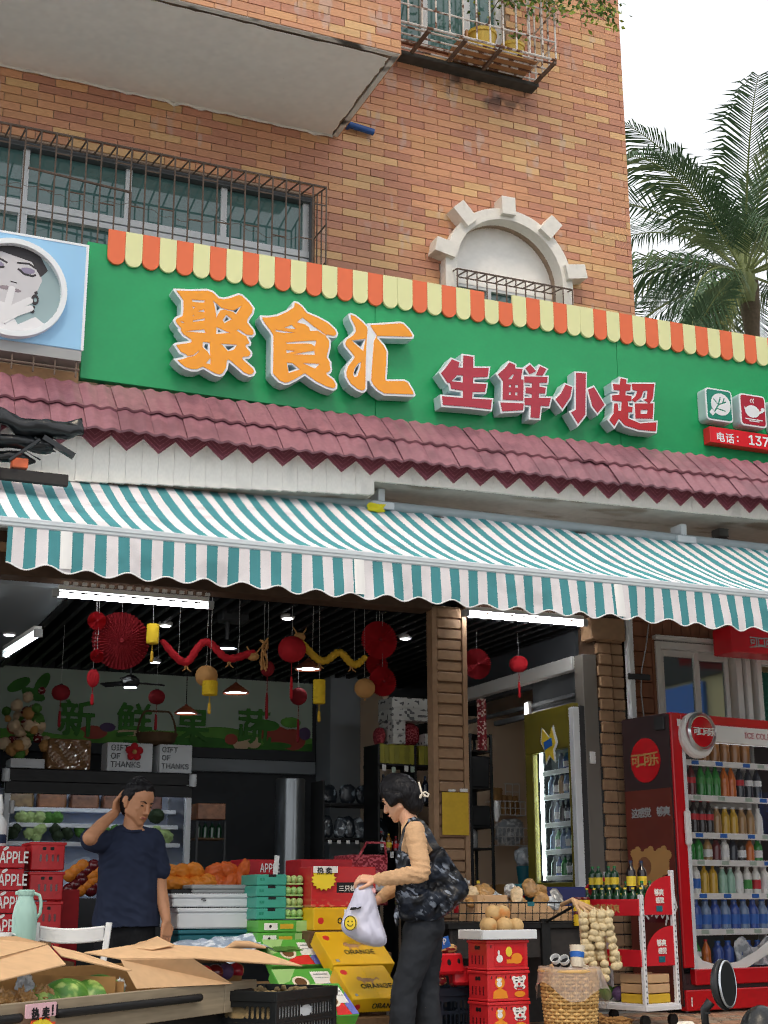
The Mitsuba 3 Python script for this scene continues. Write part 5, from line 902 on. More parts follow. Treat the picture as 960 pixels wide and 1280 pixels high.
for z, d in ((1.50, 0.34), (1.37, 0.42), (1.22, 0.5)): L('shelf', cbox(0.05, CW - 0.05, 0.66 - d, 0.66, z - 0.02, z, 0.004), 'mat_cool_white'); L('price_rail', cbox(0.05, CW - 0.05, 0.645 - d, 0.66 - d, z - 0.03, z + 0.005, 0.003), 'mat_alu')
L('lip', cbox(0, CW, -0.012, 0.012, 1.59, 1.685, 0.004), 'mat_black')
glow(L.k, moved(tube([(0.08, 0.045, 1.668), (CW - 0.08, 0.045, 1.668)], 0.010, 8), L.tf), (1.6, 1.8, 2.1), 'lamp')
def lump(c, r, n=2, amp=0.22, seed=0):
    m = ball((0, 0, 0), 1.0, n); v = m.vertices; m.vertices = v * (1 + amp * (meshkit.fbm(v * 3.1 + seed, 3)[:, None] - 0.5) * 2) * np.broadcast_to(np.asarray(r, float), 3) + c; return m
rv = random.Random(21)
for i in range(5): solo('snack_pack', f'{["green","amber","tan","brown","wine red"][i]} topped food pack on the highest shelf of the display cooler', 'food pack', moved(cbox(0, 0.235, 0, 0.12, 0, 0.12, 0.012), TR(1.80 + i * 0.27, 2.92, FL + 1.505)), M(f'pack{i}', speck(('#8b6f45', '#96603a', '#8a5a3c', '#7d4f35', '#6f4638')[i], 0.4, 30, 12), 0.3, 0.5))
for i in range(5): solo('broccoli', f'head of broccoli on the middle cooler shelf, {("closest to the left post", "second in its row", "third in its row", "fourth in its row", "nearest the man")[i]}', 'broccoli', lump((1.93 + i * 0.072, 2.84 + 0.02 * (i % 2), FL + 1.42), (0.052, 0.05, 0.05), 3, 0.3, i), 'mat_veg_light' if i < 3 else 'mat_veg_green', True)
for i in range(7): solo('vegetable_tray', f'wrapped {("beet", "mushroom", "aubergine", "pepper", "herb", "radish", "cabbage")[i]} tray on the cooler shelves', 'vegetable', cat(*[lump((1.85 + i * 0.2 + rv.uniform(-.06, .06), 2.80 + rv.uniform(-.03, .03), FL + 1.27 + 0.02 * q), 0.045, 2, 0.3, i + q) for q in range(4)]), ('mat_veg_dark', 'mat_veg_light', 'mat_veg_dark', 'mat_veg_green', 'mat_veg_green', 'mat_white_print', 'mat_veg_light')[i], True)
for i in range(3): solo('cabbage', f'wrapped cabbage at the cooler shelf end, {("lower one", "upper one", "one beside the post")[i]}', 'cabbage', lump(((2.92, 3.04, 3.12)[i], 2.82, FL + (1.29, 1.45, 1.28)[i]), (0.07, 0.06, 0.06), 3, 0.25, i + 3), 'mat_veg_light' if i != 1 else 'mat_veg_dark', True)
solo('white_sheet', 'folded white plastic sheet lying in the cooler tray', 'sheet', sheet(lambda u, v: (2.0 + u * 0.5, 2.62 + v * 0.2, FL + 0.78 + 0.22 * v + 0.1 * u * v + 0.02 * math.sin(9 * u)), 14, 8), 'mat_cool_white', True)
# on top of the cooler
k = thing('gift_box', 'pale gift box with lettering beside the red flower', 'box'); part(k, 'body', cbox(2.56, 2.94, 2.62, 2.85, FL + 1.795, FL + 2.03, 0.004), 'mat_foam')
for i, s in enumerate(('GIFT', 'OF', 'THANKS')): part(k, 'lettering', moved(text(s, 0.045, 0.003), TR(2.585, 2.618, FL + 1.965 - i * 0.068)), 'mat_alu_dark')
k = thing('gift_box', 'pale gift box with lettering at the cooler end', 'box'); part(k, 'body', cbox(3.00, 3.28, 2.62, 2.85, FL + 1.795, FL + 2.03, 0.004), 'mat_foam')
for i, s in enumerate(('GIFT', 'OF', 'THANKS')): part(k, 'lettering', moved(text(s, 0.042, 0.003), TR(3.015, 2.618, FL + 1.965 - i * 0.068)), 'mat_alu_dark')
k = thing('flower_ornament', 'red five petal flower ornament on the pale gift box', 'ornament')
for a in range(5): part(k, 'petal', ball((2.78 + 0.045 * math.cos(a * 1.2566 + 0.3), 2.60, FL + 1.955 + 0.045 * math.sin(a * 1.2566 + 0.3)), (0.032, 0.012, 0.032), 2), 'mat_paper_red', True)
part(k, 'heart', ball((2.78, 2.59, FL + 1.955), (0.02, 0.014, 0.02), 2), 'mat_lantern_tan', True)
k = thing('woven_box', 'brown woven box wrapped in film on the cooler top', 'box'); part(k, 'body', cbox(2.07, 2.42, 2.60, 2.85, FL + 1.795, FL + 2.04, 0.01), 'mat_brown_weave')
part(k, 'film', sheet(lambda u, v: (2.075 + 0.34 * u, 2.595 - 0.006 * math.sin(u * 17 + v * 9), FL + 1.80 + 0.23 * v), 16, 10), 'mat_glass')
solo('white_box', 'low white box under the flower arrangement', 'box', cbox(1.78, 2.05, 2.6, 2.85, FL + 1.795, FL + 1.87, 0.004), 'mat_foam')
k = thing('flower_arrangement', 'dried flower arrangement standing on the low white box', 'flowers'); rf = random.Random(4)
for i, m in enumerate(('mat_lantern_tan', 'mat_floral', 'mat_veg_green', 'mat_mural_cream')): part(k, 'blooms', cat([lump((1.86 + rf.gauss(0, .11), 2.72 + rf.gauss(0, .06), FL + 2.08 + rf.gauss(0, .12)), rf.uniform(.025, .055), 2, 0.35, q) for q in range(12)]), m, True, kind='stuff')
k = thing('handle_basket', 'dark wicker basket with a tall arched handle above the gift boxes', 'basket')
part(k, 'bowl', lathe([(0.10, 0), (0.15, 0.02), (0.175, 0.085), (0.18, 0.095), (0.165, 0.09), (0.14, 0.03)], 24, 3.0, 2.75, FL + 2.035), 'mat_wood_dark', 40)
part(k, 'handle', tube([(3.0 + 0.165 * math.cos(a), 2.75, FL + 2.12 + min(0.2, 0.26 * math.sin(a))) for a in np.linspace(0, math.pi, 24)], 0.009, 6), 'mat_wood_dark', True)
# bottle rack to its right, steel pipe, bagged goods
L = local('bottle_rack', 'low shelf rack of bottles beside the display cooler', 'rack', TR(3.30, 2.5, FL))
for x in (0, 0.24): L('post', cbox(x, x + 0.02, 0, 0.02, 0, 1.40, 0.002), 'mat_dark_metal')
for z in (1.0, 1.25): L('shelf', cbox(0, 0.26, 0, 0.25, z, z + 0.015, 0.003), 'mat_wood_dark')
solo('food_carton', 'brown food carton on the low bottle rack', 'carton', moved(cbox(0, 0.24, 0, 0.2, 0, 0.13, 0.004), TR(3.31, 2.5, FL + 1.415)), 'mat_pack2')
def bottle_profile(h, r, kind='soda'):
    if kind == 'soda': return [(r * .7, 0), (r * .95, .012 * h), (r, .06 * h), (r, .30 * h), (r * .93, .36 * h), (r * .97, .42 * h), (r, .50 * h), (r * .98, .60 * h), (r * .72, .74 * h), (r * .42, .85 * h), (r * .34, .90 * h), (r * .34, .93 * h)]
    if kind == 'wide': return [(r * .8, 0), (r, .03 * h), (r, .55 * h), (r * .95, .68 * h), (r * .6, .80 * h), (r * .5, .84 * h), (r * .5, .93 * h)]
    return [(r * .85, 0), (r, .02 * h), (r, .62 * h), (r * .8, .72 * h), (r * .36, .82 * h), (r * .33, .93 * h)]
BOT = {}
def bottle(name, label, p, h, r, liquid, lab=None, capm='mat_red_box', kind='soda', group=None, n=12):
    k = thing(name, label, 'bottle', group); key = (h, r, kind, liquid)
    if key not in BOT: BOT[key] = mikit.ply(lathe(bottle_profile(h, r, kind), n), liquid, smooth=40)
    tf = TR(*p, rz=RNG.uniform(0, 90)); part(k, 'body', BOT[key], tf=tf)
    key = (h, r, kind, 'cap', capm)
    if key not in BOT: c = 0.5 if kind == 'wide' else 0.36; BOT[key] = mikit.ply(lathe([(r * c, .925 * h), (r * c, .995 * h), (r * c * .9, h)], 10), capm, smooth=40)
    part(k, 'cap', BOT[key], tf=tf)
    if lab:
        key = (h, r, kind, 'label', lab)
        if key not in BOT: BOT[key] = mikit.ply(lathe([(r * 1.015, .40 * h), (r * 1.015, .58 * h)] if kind == 'soda' else [(r * 1.015, .18 * h), (r * 1.015, .5 * h)], n), lab, smooth=40)
        part(k, 'label', BOT[key], tf=tf)
    return k
def liquid(n, c, rough=0.12): return M('liq_' + n, c, rough, 0.6, 0, 0.5)
for a in (('cola', '#1c0f10'), ('red', '#5d0d16'), ('green', '#15802a'), ('lime', '#3a9a45'), ('orange', '#c9650f'), ('amber', '#8a5722'), ('yellow', '#c39a14'), ('tea', '#a07a48'), ('milk', '#dcdad4'), ('water', '#6f86a8'), ('deep', '#11192b'), ('dgreen', '#123b24'), ('bluewater', '#2a4a9a'), ('mint', '#8fb9a5')): liquid(*a)
M('lab_red', '#c01f2a', 0.4, 0.4); M('lab_white', '#dddddd', 0.4, 0.4); M('lab_blue', '#2b63b5', 0.4, 0.4); M('lab_yellow', '#e2c53a', 0.4, 0.4); M('lab_green', '#3b8d3f', 0.4, 0.4); M('cap_blue', '#2c62b8', 0.4, 0.4); M('cap_green', '#1f7a3a', 0.4, 0.4); M('cap_dark', '#1c2a4d', 0.4, 0.4)
for i in range(4): bottle('soda_bottle', f'dark green bottle on the low rack beside the display cooler, {("first", "second", "third", "fourth")[i]} in the row', (3.34 + i * 0.06, 2.58, FL + 1.266), 0.13, 0.026, 'mat_liq_dgreen', None, 'mat_cap_dark', 'beer', None)
solo('steel_flue', 'upright brushed steel flue pipe against the dark back wall', 'flue', cat(lathe([(0.128, FL), (0.128, 1.955), (0.12, 1.962), (0.1, 1.965)], 28, 4.19, 2.7, 0)), 'mat_steel', 30)
L = local('bag_rack', 'black wire rack hung with dark bagged snacks', 'rack', TR(4.36, 2.35, FL, 4))
for z in (1.0, 1.26, 1.55): L('rail', cbox(0, 0.72, 0, 0.02, z, z + 0.015, 0.002), 'mat_black'); L('shelf', box(0, 0.72, 0.02, 0.25, z - 0.01, z), 'mat_black')
for x in (0, 0.70): L('post', cbox(x, x + 0.02, 0, 0.25, 0, 1.75, 0.002), 'mat_black')
for i in range(8): L('price_tag', box(0.05 + i * 0.085, 0.085 + i * 0.085, -0.004, 0, 1.225, 1.255), 'mat_white_print')
M('bag_dark', lambda p, n, uv: X(srgb('#20262c'), srgb('#8a97a0'), S(0.6, 0.75, F(p.x * 30, p.y * 30, p.z * 18))), 0.25, 0.6); M('bag_grey', lambda p, n, uv: X(srgb('#3a4046'), srgb('#a9b4ba'), S(0.5, 0.7, F(p.x * 24, p.y * 24, p.z * 30))), 0.25, 0.6)
def bag(w, h, d, seed, amp=0.25):
    m = ball((0, 0, 0), 1.0, 3); v = m.vertices; s = np.sign(v) * np.abs(v) ** 0.75; s *= 1 + amp * (meshkit.fbm(v * 2.6 + seed, 3)[:, None] - 0.5); m.vertices = s * [w / 2, d / 2, h / 2] + [0, 0, h / 2]; return m
for i in range(6): solo('snack_bag', f'dark foil snack bag on the black wire rack, {("first", "second", "third", "fourth", "fifth", "sixth")[i]} from the steel flue', 'snack bag', moved(bag(0.11, 0.19, 0.07, i), TR(4.43 + i * 0.105, 2.42, FL + (1.27 if i % 2 else 1.275), RNG.uniform(-20, 20), RNG.uniform(-18, 5), RNG.uniform(-12, 12))), 'mat_bag_grey' if i in (1, 3) else 'mat_bag_dark', True)
for i in range(4): solo('snack_bag', f'black snack bag on the upper rail of the wire rack, {("near the flue", "second along", "third along", "near the shelf unit")[i]}', 'snack bag', moved(bag(0.15, 0.17, 0.06, i + 9), TR(4.46 + i * 0.16, 2.44, FL + 1.56, RNG.uniform(-15, 15), RNG.uniform(-15, 5))), 'mat_bag_dark', True)
# shelf unit behind the pillar
L = local('shelf_unit', 'tall black shelf unit stacked with boxes behind the woman', 'shelf', TR(4.73, 2.0, FL, 3))
for z in (1.14, 1.55, 1.86): L('shelf', cbox(0, 0.68, 0, 0.32, z, z + 0.018, 0.003), 'mat_black')
for x in (0, 0.35, 0.66): L('post', cbox(x, x + 0.02, 0.02, 0.30, 0, 2.04, 0.002), 'mat_black')
for i, (x, z) in enumerate(((0.03, 1.815), (0.12, 1.80), (0.24, 1.815), (0.30, 1.81), (0.1, 1.10), (0.2, 1.10), (0.28, 1.10), (0.5, 1.52))): L('price_tag', box(x, x + 0.035, -0.005, 0, z, z + 0.05), 'mat_mural_sky' if i % 2 else 'mat_white_print')
for g, (x0, n, lab) in enumerate(((0.02, 7, 'olive yellow tall carton in the row on the top shelf'), (0.40, 5, 'olive yellow tall carton in the shorter row by the pillar'))):
    for i in range(n): solo('tea_carton', f'{lab}, {("first", "second", "third", "fourth", "fifth", "sixth", "seventh")[i]} of them', 'carton', moved(cbox(0, 0.047, 0, 0.1, 0, 0.165 - 0.004 * (i % 2), 0.003), L.tf @ TR(x0 + i * 0.048, 0.03, 1.88)), M('olive' + str(i % 2), speck(('#9a9433', '#87842f')[i % 2], 0.1, 20), 0.5, 0.35))
M('white_carton', lambda p, n, uv: X(srgb('#c9c9c4'), srgb('#6a6a6c'), S(0.64, 0.7, N(p.x * 40, p.y * 40, p.z * 40))), 0.6, 0.3)
for i, (x0, x1, z0, z1) in enumerate(((0.15, 0.27, 2.05, 2.135), (0.15, 0.27, 2.137, 2.25), (0.14, 0.50, 2.36, 2.45), (0.14, 0.50, 2.252, 2.358), (0.46, 0.56, 2.05, 2.15))): solo('white_carton', f'speckled white carton on the shelf unit, {("lowest of the tall stack", "second of the tall stack", "topmost wide one", "wide one under the topmost", "small one beside the red bag")[i]}', 'carton', moved(cbox(x0, x1, 0.03, 0.3, z0, z1, 0.003), L.tf), 'mat_white_carton')
M('red_weave', lambda p, n, uv: X(srgb('#7a1d28'), srgb('#b9545c'), S(0.5, 0.6, N(p.x * 90, p.y * 90, p.z * 90))), 0.7, 0.3)
solo('red_bag', 'dark red patterned bag between the white cartons', 'bag', moved(bag(0.20, 0.2, 0.2, 3, 0.2), L.tf @ TR(0.37, 0.2, 2.05)), 'mat_red_weave', True)
solo('red_bag', 'slim dark red patterned bag left of the white carton stack', 'bag', moved(bag(0.08, 0.15, 0.15, 5, 0.2), L.tf @ TR(0.1, 0.2, 2.05)), 'mat_red_weave', True)
for i in range(9): bottle('sauce_bottle', f'small dark sauce bottle on the lower shelf of the black unit, {("first", "second", "third", "fourth", "fifth", "sixth", "seventh", "eighth", "ninth")[i]} in line', tuple((L.tf @ np.array([0.05 + i * 0.068, 0.06, 1.16, 1]))[:3]), 0.16 - 0.02 * (i % 3), 0.026, ('mat_liq_cola', 'mat_liq_amber', 'mat_liq_red')[i % 3], ('mat_lab_white', 'mat_lab_yellow', 'mat_lab_red')[i % 3], 'mat_lab_yellow' if i % 2 else 'mat_red_box', 'beer')
for i in range(6): bottle('sauce_bottle', f'tall dark bottle on the middle shelf of the black unit, {("first", "second", "third", "fourth", "fifth", "sixth")[i]} in line', tuple((L.tf @ np.array([0.08 + i * 0.1, 0.08, 1.57, 1]))[:3]), 0.22, 0.03, 'mat_liq_deep', 'mat_lab_white' if i % 2 else None, 'mat_cap_dark', 'beer')

# ------------------------------------------------------------------ black rack, baskets and goods in the middle doorway
L = local('black_rack', 'narrow black rack just inside the middle doorway', 'rack', TR(5.26, 1.35, FL))
for x in (0, 0.19): L('post', cbox(x, x + 0.022, 0, 0.02, 0, 2.08, 0.003), 'mat_black'); L('post', cbox(x, x + 0.022, 0.3, 0.32, 0, 2.08, 0.003), 'mat_black')
for z in (1.15, 1.32, 1.63, 1.93, 2.06): L('shelf', cbox(0, 0.212, 0, 0.32, z, z + 0.015, 0.003), 'mat_black')
L('back_sheet', box(0.0, 0.21, 0.3, 0.305, 1.15, 1.93), 'mat_slat_black'); L('basket', cat(cbox(0.02, 0.19, 0.01, 0.25, 1.645, 1.9, 0.01)), 'mat_slat_black'); L('basket', cat(cbox(0.02, 0.19, 0.01, 0.25, 1.335, 1.5, 0.01)), 'mat_slat_black')
solo('jug', 'pale plastic jug on the lowest shelf of the black rack', 'jug', lathe([(0.05, 0), (0.055, 0.12), (0.03, 0.15)], 14, 5.31, 1.45, FL + 1.167), 'mat_grey_plastic', 35)
L = local('wire_basket', 'white wire basket of paper rolls on the beige wall', 'wire basket', TR(5.90, 2.15, 1.66))
def wire(w, d, h, nx, nz): return cat([bar((x, 0, 0), (x, 0, h), 0.004, 5) for x in np.linspace(0, w, nx)] + [bar((0, 0, z), (w, 0, z), 0.004, 5) for z in np.linspace(0, h, nz)] + [bar((0, y, z), (0, 0, z), 0.004, 4) for z in (0, h) for y in (d,)] + [bar((w, d, z), (w, 0, z), 0.004, 4) for z in (0, h)] + [bar((0, d, h), (w, d, h), 0.004, 4)])
L('wires', wire(0.30, 0.18, 0.12, 7, 3), 'mat_white_plastic'); L('wires', wire(0.14, 0.02, 0.14, 3, 3).apply_translation((0.16, 0.1, 0.14)), 'mat_white_plastic')
for i in range(4): solo('paper_roll', f'brown paper roll standing in the wire basket, {("widest one", "second one", "third one", "one with a white cap")[i]}', 'paper roll', moved(lathe([(0.045 if i == 0 else 0.028, 0), (0.055 if i == 0 else 0.028, 0.23 if i == 0 else 0.17), (0.04 if i == 0 else 0.02, 0.225 if i == 0 else 0.17)], 14), TR(5.93 + i * 0.07 + (0.02 if i else 0), 2.22, 1.665, 0, 0, 6 - 5 * i)), 'mat_card_dark', 35)
L = local('wire_basket', 'lower white wire basket holding clear plastic bags', 'wire basket', TR(5.92, 2.15, 1.40)); L('wires', wire(0.30, 0.18, 0.15, 8, 3), 'mat_white_plastic')
M('clear_bag', lambda p, n, uv: X(srgb('#9fa6ab'), srgb('#e3e6e8'), S(0.45, 0.7, F(p.x * 28, p.y * 28, p.z * 22))), 0.2, 0.6)
solo('plastic_bag', 'bundle of clear plastic bags stuffed in the lower wire basket', 'plastic bag', moved(bag(0.26, 0.22, 0.14, 2, 0.5), TR(6.07, 2.22, 1.41)), 'mat_clear_bag', True)
solo('plastic_bag', 'white bag hanging from the black rack post', 'plastic bag', moved(bag(0.05, 0.17, 0.05, 7, 0.4), TR(5.50, 1.36, 1.55)), 'mat_white_plastic', True)
solo('tub', 'grey blue tub under a knotted plastic bag', 'tub', lathe([(0.06, 0), (0.075, 0.14), (0.07, 0.14)], 16, 5.72, 1.3, 1.06), 'mat_teal_plastic', 35)
solo('plastic_bag', 'knotted clear plastic bag on the grey blue tub', 'plastic bag', moved(bag(0.16, 0.16, 0.14, 12, 0.4), TR(5.72, 1.3, 1.19)), 'mat_clear_bag', True)
solo('counter', 'plain brown counter along the beige wall', 'counter', cbox(5.55, 6.5, 1.15, 2.1, FL, 1.06, 0.006), 'mat_card_dark')
solo('brown_carton', 'brown carton with a white lid on the plain counter', 'carton', cat(cbox(5.98, 6.2, 1.3, 1.5, 1.065, 1.15, 0.003)), 'mat_card')
# yellow-olive drinks cooler facing the doorway
M('olive_frame', speck('#6e6420', 0.05), 0.4, 0.45)
YX = 5.45
L = local('drinks_cooler', 'olive yellow drinks cooler with a lit glass door', 'cooler', np.array([[0, -1, 0, YX], [-1, 0, 0, 0.76], [0, 0, 1, FL], [0, 0, 0, 1.0]]) @ np.diag([1, -1, 1, 1.0]))
# local: x runs from the far edge toward the camera, y into the cabinet (+X of the world)
Lt = np.array([[0, 1, 0, YX], [-1, 0, 0, 0.76], [0, 0, 1, FL], [0, 0, 0, 1.0]]); L.tf = Lt
L('cabinet', cat(cbox(0, 0.76, 0.5, 0.54, 0.1, 2.15, 0.004), cbox(0, 0.03, 0.05, 0.5, 0.1, 2.15, 0.004), cbox(0.73, 0.76, 0.05, 0.5, 0.1, 2.15, 0.004), cbox(0.03, 0.73, 0.05, 0.5, 2.1, 2.15, 0.004), cbox(0.03, 0.73, 0.05, 0.5, 0.1, 0.85, 0.004)), 'mat_dark_metal')
L('header', cbox(0.0, 0.76, 0.0, 0.05, 1.85, 2.17, 0.006), 'mat_olive_frame'); L('door_frame', cat(cbox(0.0, 0.12, 0.0, 0.045, 0.1, 1.85, 0.005), cbox(0.66, 0.70, 0.0, 0.045, 0.85, 1.85, 0.005), cbox(0.12, 0.66, 0.0, 0.045, 0.80, 0.88, 0.005)), 'mat_olive_frame')
L('edge_strip', cbox(0.70, 0.765, -0.006, 0.05, 0.1, 2.14, 0.005), 'mat_alu'); L('lower_panel', cbox(0.0, 0.70, 0.0, 0.045, 0.1, 0.80, 0.005), 'mat_teal_plastic'); L('pane', box(0.12, 0.66, 0.02, 0.026, 0.88, 1.85), 'mat_glass')
glow(L.k, moved(cbox(0.135, 0.165, 0.05, 0.07, 0.90, 1.86, 0.004), L.tf), (1.8, 2.2, 2.1), 'light_strip', False)
for z in (0.92, 1.11, 1.31, 1.515, 1.70): L('shelf', cat(cbox(0.18, 0.66, 0.07, 0.48, z - 0.012, z, 0.003), cbox(0.18, 0.66, 0.05, 0.07, z - 0.025, z + 0.012, 0.003)), 'mat_alu')
star = Polygon([(0.0, 0.10), (0.10, 0.02), (0.14, 0.10), (0.19, -0.02), (0.15, -0.07), (0.16, -0.15), (0.09, -0.10), (0.04, -0.15), (0.03, -0.06), (-0.02, 0.0)])
L('burst_sticker', extr(affinity.translate(affinity.scale(star, 1.25, 1.15, origin=(0, 0)), 0.30, 1.92), -0.012, -0.008), 'mat_white_print'); L('burst_sticker', extr(affinity.translate(star, 0.315, 1.92), -0.016, -0.012), 'mat_lab_yellow'); L('burst_sticker', extr(affinity.rotate(sbox(0.34, 1.87, 0.46, 1.93), 12), -0.02, -0.016), 'mat_lab_blue')
for r_, (z, n, liqs, hh) in enumerate(((0.925, 6, ('dgreen', 'bluewater', 'green'), 0.15), (1.115, 6, ('water', 'lime', 'water'), 0.16), (1.315, 6, ('deep', 'water', 'cola'), 0.17), (1.52, 6, ('water', 'deep', 'tea'), 0.16), (1.705, 4, ('water', 'bluewater'), 0.13))):
    for i in range(n):
        p = (L.tf @ np.array([0.22 + i * 0.078 + (0.16 if n == 4 else 0), 0.11, z, 1]))[:3]; lq = liqs[i % len(liqs)]
        bottle('drink_bottle', f'{("bottom", "second", "third", "fourth", "top")[r_]} shelf bottle in the olive cooler, {("farthest from the jamb", "second from the light strip", "third from the light strip", "fourth from the light strip", "fifth from the light strip", "nearest the jamb")[i if n == 6 else i + 2]}', tuple(p), hh, 0.03, 'mat_liq_' + lq, 'mat_lab_white' if i % 2 else None, 'mat_cap_dark', 'beer' if r_ < 3 else 'wide')

# ------------------------------------------------------------------ red drinks cooler
M('cooler_red', '#c4151f', 0.25, 0.5); M('cooler_side', speck('#3a2a2c', 0.05), 0.35, 0.45); M('cooler_brown', speck('#6b2f25', 0.08, 12, 4), 0.35, 0.45); M('silver', '#c5c9cc', 0.15, 0.6, 0.9); M('cool_inside', '#4d585d', 0.5, 0.3)
L = local('drinks_cooler', 'tall red drinks cooler with a glass door full of bottles', 'cooler', TR(5.875, -0.595, FL, 9))
RW, RD, RH = 1.25, 0.52, 2.05
L('cabinet', cat(cbox(0.03, 0.07, 0.05, RD, 0.1, RH, 0.004), cbox(RW - 0.04, RW, 0.05, RD, 0.1, RH, 0.004), cbox(0.07, RW - 0.04, 0.05, RD, RH - 0.05, RH, 0.004), cbox(0.07, RW - 0.04, 0.05, RD, 0.1, 0.26, 0.004)), 'mat_cooler_side')
L('back_liner', box(0.07, RW - 0.04, RD - 0.03, RD, 0.26, 2.0), 'mat_cool_inside'); L('side_liner', box(0.07, 0.074, 0.06, RD - 0.03, 0.26, 2.0), 'mat_cool_inside')
L('frame', cat(cbox(0.03, 0.125, 0.0, 0.06, 0.30, RH, 0.006), cbox(0.125, RW, 0.0, 0.06, 1.985, RH, 0.006), cbox(0.125, RW, 0.0, 0.06, 0.185, 0.29, 0.006), cbox(RW - 0.1, RW, 0.0, 0.06, 0.30, 1.985, 0.006)), 'mat_cooler_red')
L('header', cbox(0.125, RW - 0.1, 0.004, 0.055, 1.86, 1.985, 0.004), 'mat_white_print'); L('header_text', moved(text('ICE COLD', 0.042, 0.002, False), TR(0.76, 0.003, 1.905)), 'mat_sign_red')
L('gasket', cat(cbox(0.125, 0.165, 0.01, 0.05, 0.29, 1.86, 0.003)), 'mat_alu')
L('plinth', cbox(0.03, RW, 0.0, 0.07, 0.02, 0.155, 0.006), 'mat_cooler_red'); L('gap', box(0.035, RW, 0.03, 0.08, 0.15, 0.19), 'mat_cooler_side'); L('plinth_mark', box(0.07, 0.08, -0.002, 0.001, 0.05, 0.11), 'mat_white_print')
L('pane', box(0.16, RW - 0.1, 0.025, 0.031, 0.29, 1.86), 'mat_glass')
L('handle', cbox(0.085, 0.135, -0.045, -0.005, 1.12, 1.36, 0.012), 'mat_white_print'); L('energy_tag', cbox(0.085, 0.12, -0.004, 0.0, 1.955, 2.005, 0.001), 'mat_white_print')
curve = Polygon([(0.16, 0.29), (0.16, 0.40), (0.22, 0.345), (0.35, 0.315), (0.55, 0.33), (0.75, 0.40), (1.15, 0.62), (1.15, 0.50), (0.85, 0.37), (0.65, 0.29)])
L('glass_print', extr(curve, 0.0225, 0.0245), 'mat_white_print')
bd = L('badge', moved(lathe([(0.165, 0), (0.165, 0.03), (0.15, 0.05)], 36), TR(0.255, 0.0, 1.895, 0, 90)), 'mat_white_print', 35)
L('ring', moved(lathe([(0.125, 0), (0.14, 0.012), (0.14, 0.03), (0.125, 0.045), (0.115, 0.03)], 36), TR(0.255, -0.045, 1.915, 0, 90)), 'mat_silver', 35, parent=bd); L('face', moved(lathe([(0.118, 0), (0.118, 0.02), (0.09, 0.035), (0.02, 0.04)], 36), TR(0.255, -0.05, 1.915, 0, 90)), 'mat_cooler_red', 35, parent=bd)
L('script', centred(hanzi('可口可乐', 0.062, 0.006, 0.82), 0.255, -0.094, 1.915), 'mat_white_print', parent=bd)
# side panel art
side = np.array([[0, 1, 0, 0.03], [-1, 0, 0, 0.52], [0, 0, 1, 0], [0, 0, 0, 1.0]])
S_ = Local(L.k, L.tf @ side)   # x from the back edge to the front edge, y outward negative
S_('side_panel', box(0.0, 0.5, -0.006, 0.0, 0.05, 2.04), 'mat_cooler_side'); sp_ = L.k
ell = affinity.scale(Point(0.24, 1.73).buffer(1.0, quad_segs=12), 0.155, 0.16)
S_('lower_art', box(0.002, 0.49, -0.009, -0.006, 0.06, 1.52), 'mat_cooler_brown'); S_('disc', extr(ell, -0.012, -0.006), 'mat_cooler_red'); S_('script', centred(hanzi('可口可乐', 0.105, 0.004, 0.62), 0.24, -0.012, 1.735), 'mat_lantern_tan')
S_('slogan', cat(centred(hanzi('这感觉', 0.075, 0.004, 0.9), 0.17, -0.009, 1.36), centred(hanzi('够爽', 0.075, 0.004, 0.9), 0.40, -0.009, 1.36)), 'mat_grey_plastic')
glass = Polygon([(0.06, 1.02), (0.08, 0.60), (0.40, 0.60), (0.44, 1.02), (0.25, 1.06)])
S_('drink_print', extr(glass, -0.012, -0.009), 'mat_liq_red'); S_('foam_print', extr(unary_union([Polygon([(0.055, 1.07), (0.065, 0.90), (0.2, 0.87), (0.33, 0.91), (0.43, 0.93), (0.44, 1.08)])] + [Point(0.07 + 0.045 * i, 1.075 + 0.02 * math.sin(i * 2.1)).buffer(0.032) for i in range(9)] + [Point(0.08 + 0.05 * i, 0.895 + 0.015 * math.sin(i * 1.7)).buffer(0.03) for i in range(8)]), -0.014, -0.012), 'mat_lantern_tan'); S_('ice_print', extr(Point(0.18, 0.98).buffer(0.07, quad_segs=5), -0.016, -0.014), 'mat_pack2')
S_('script', moved(cat(tube([(0.0, 0, 0.0), (-0.03, 0, 0.03), (0, 0, 0.08), (0.04, 0, 0.09)], 0.007, 5), tube([(0.03, 0, 0.02), (0.06, 0, 0.05), (0.08, 0, 0.01), (0.12, 0, 0.05), (0.14, 0, 0.01), (0.18, 0, 0.05), (0.2, 0, 0.0)], 0.006, 5), tube([(0.17, 0, -0.04), (0.2, 0, 0.06), (0.27, 0, 0.16), (0.29, 0, 0.08), (0.24, 0, 0.0), (0.27, 0, -0.08)], 0.006, 5)), TR(0.20, -0.016, 0.62)), 'mat_white_print')
S_('hinge_box', cbox(0.36, 0.46, -0.02, 0.0, 1.93, 2.03, 0.005), 'mat_dark_metal')
for x in (0.1, RW - 0.1): L('foot', lathe([(0.05, 0), (0.05, 0.006), (0.012, 0.01), (0.012, 0.06)], 12, x, 0.08, 0.0), 'mat_steel', 35)
L('castor', cat(*[moved(lathe([(0.035, 0), (0.035, 0.03)], 14), TR(0.05, 0.2, 0.035, 0, 90))]), 'mat_black')
glow(L.k, moved(cbox(0.2, 1.1, 0.07, 0.1, 1.865, 1.875, 0.003), L.tf), (0.22, 0.24, 0.25), 'lamp', False)
glow(L.k, moved(cbox(1.10, 1.13, 0.07, 0.10, 0.32, 1.80, 0.003), L.tf), (0.2, 0.22, 0.23), 'lamp', False)
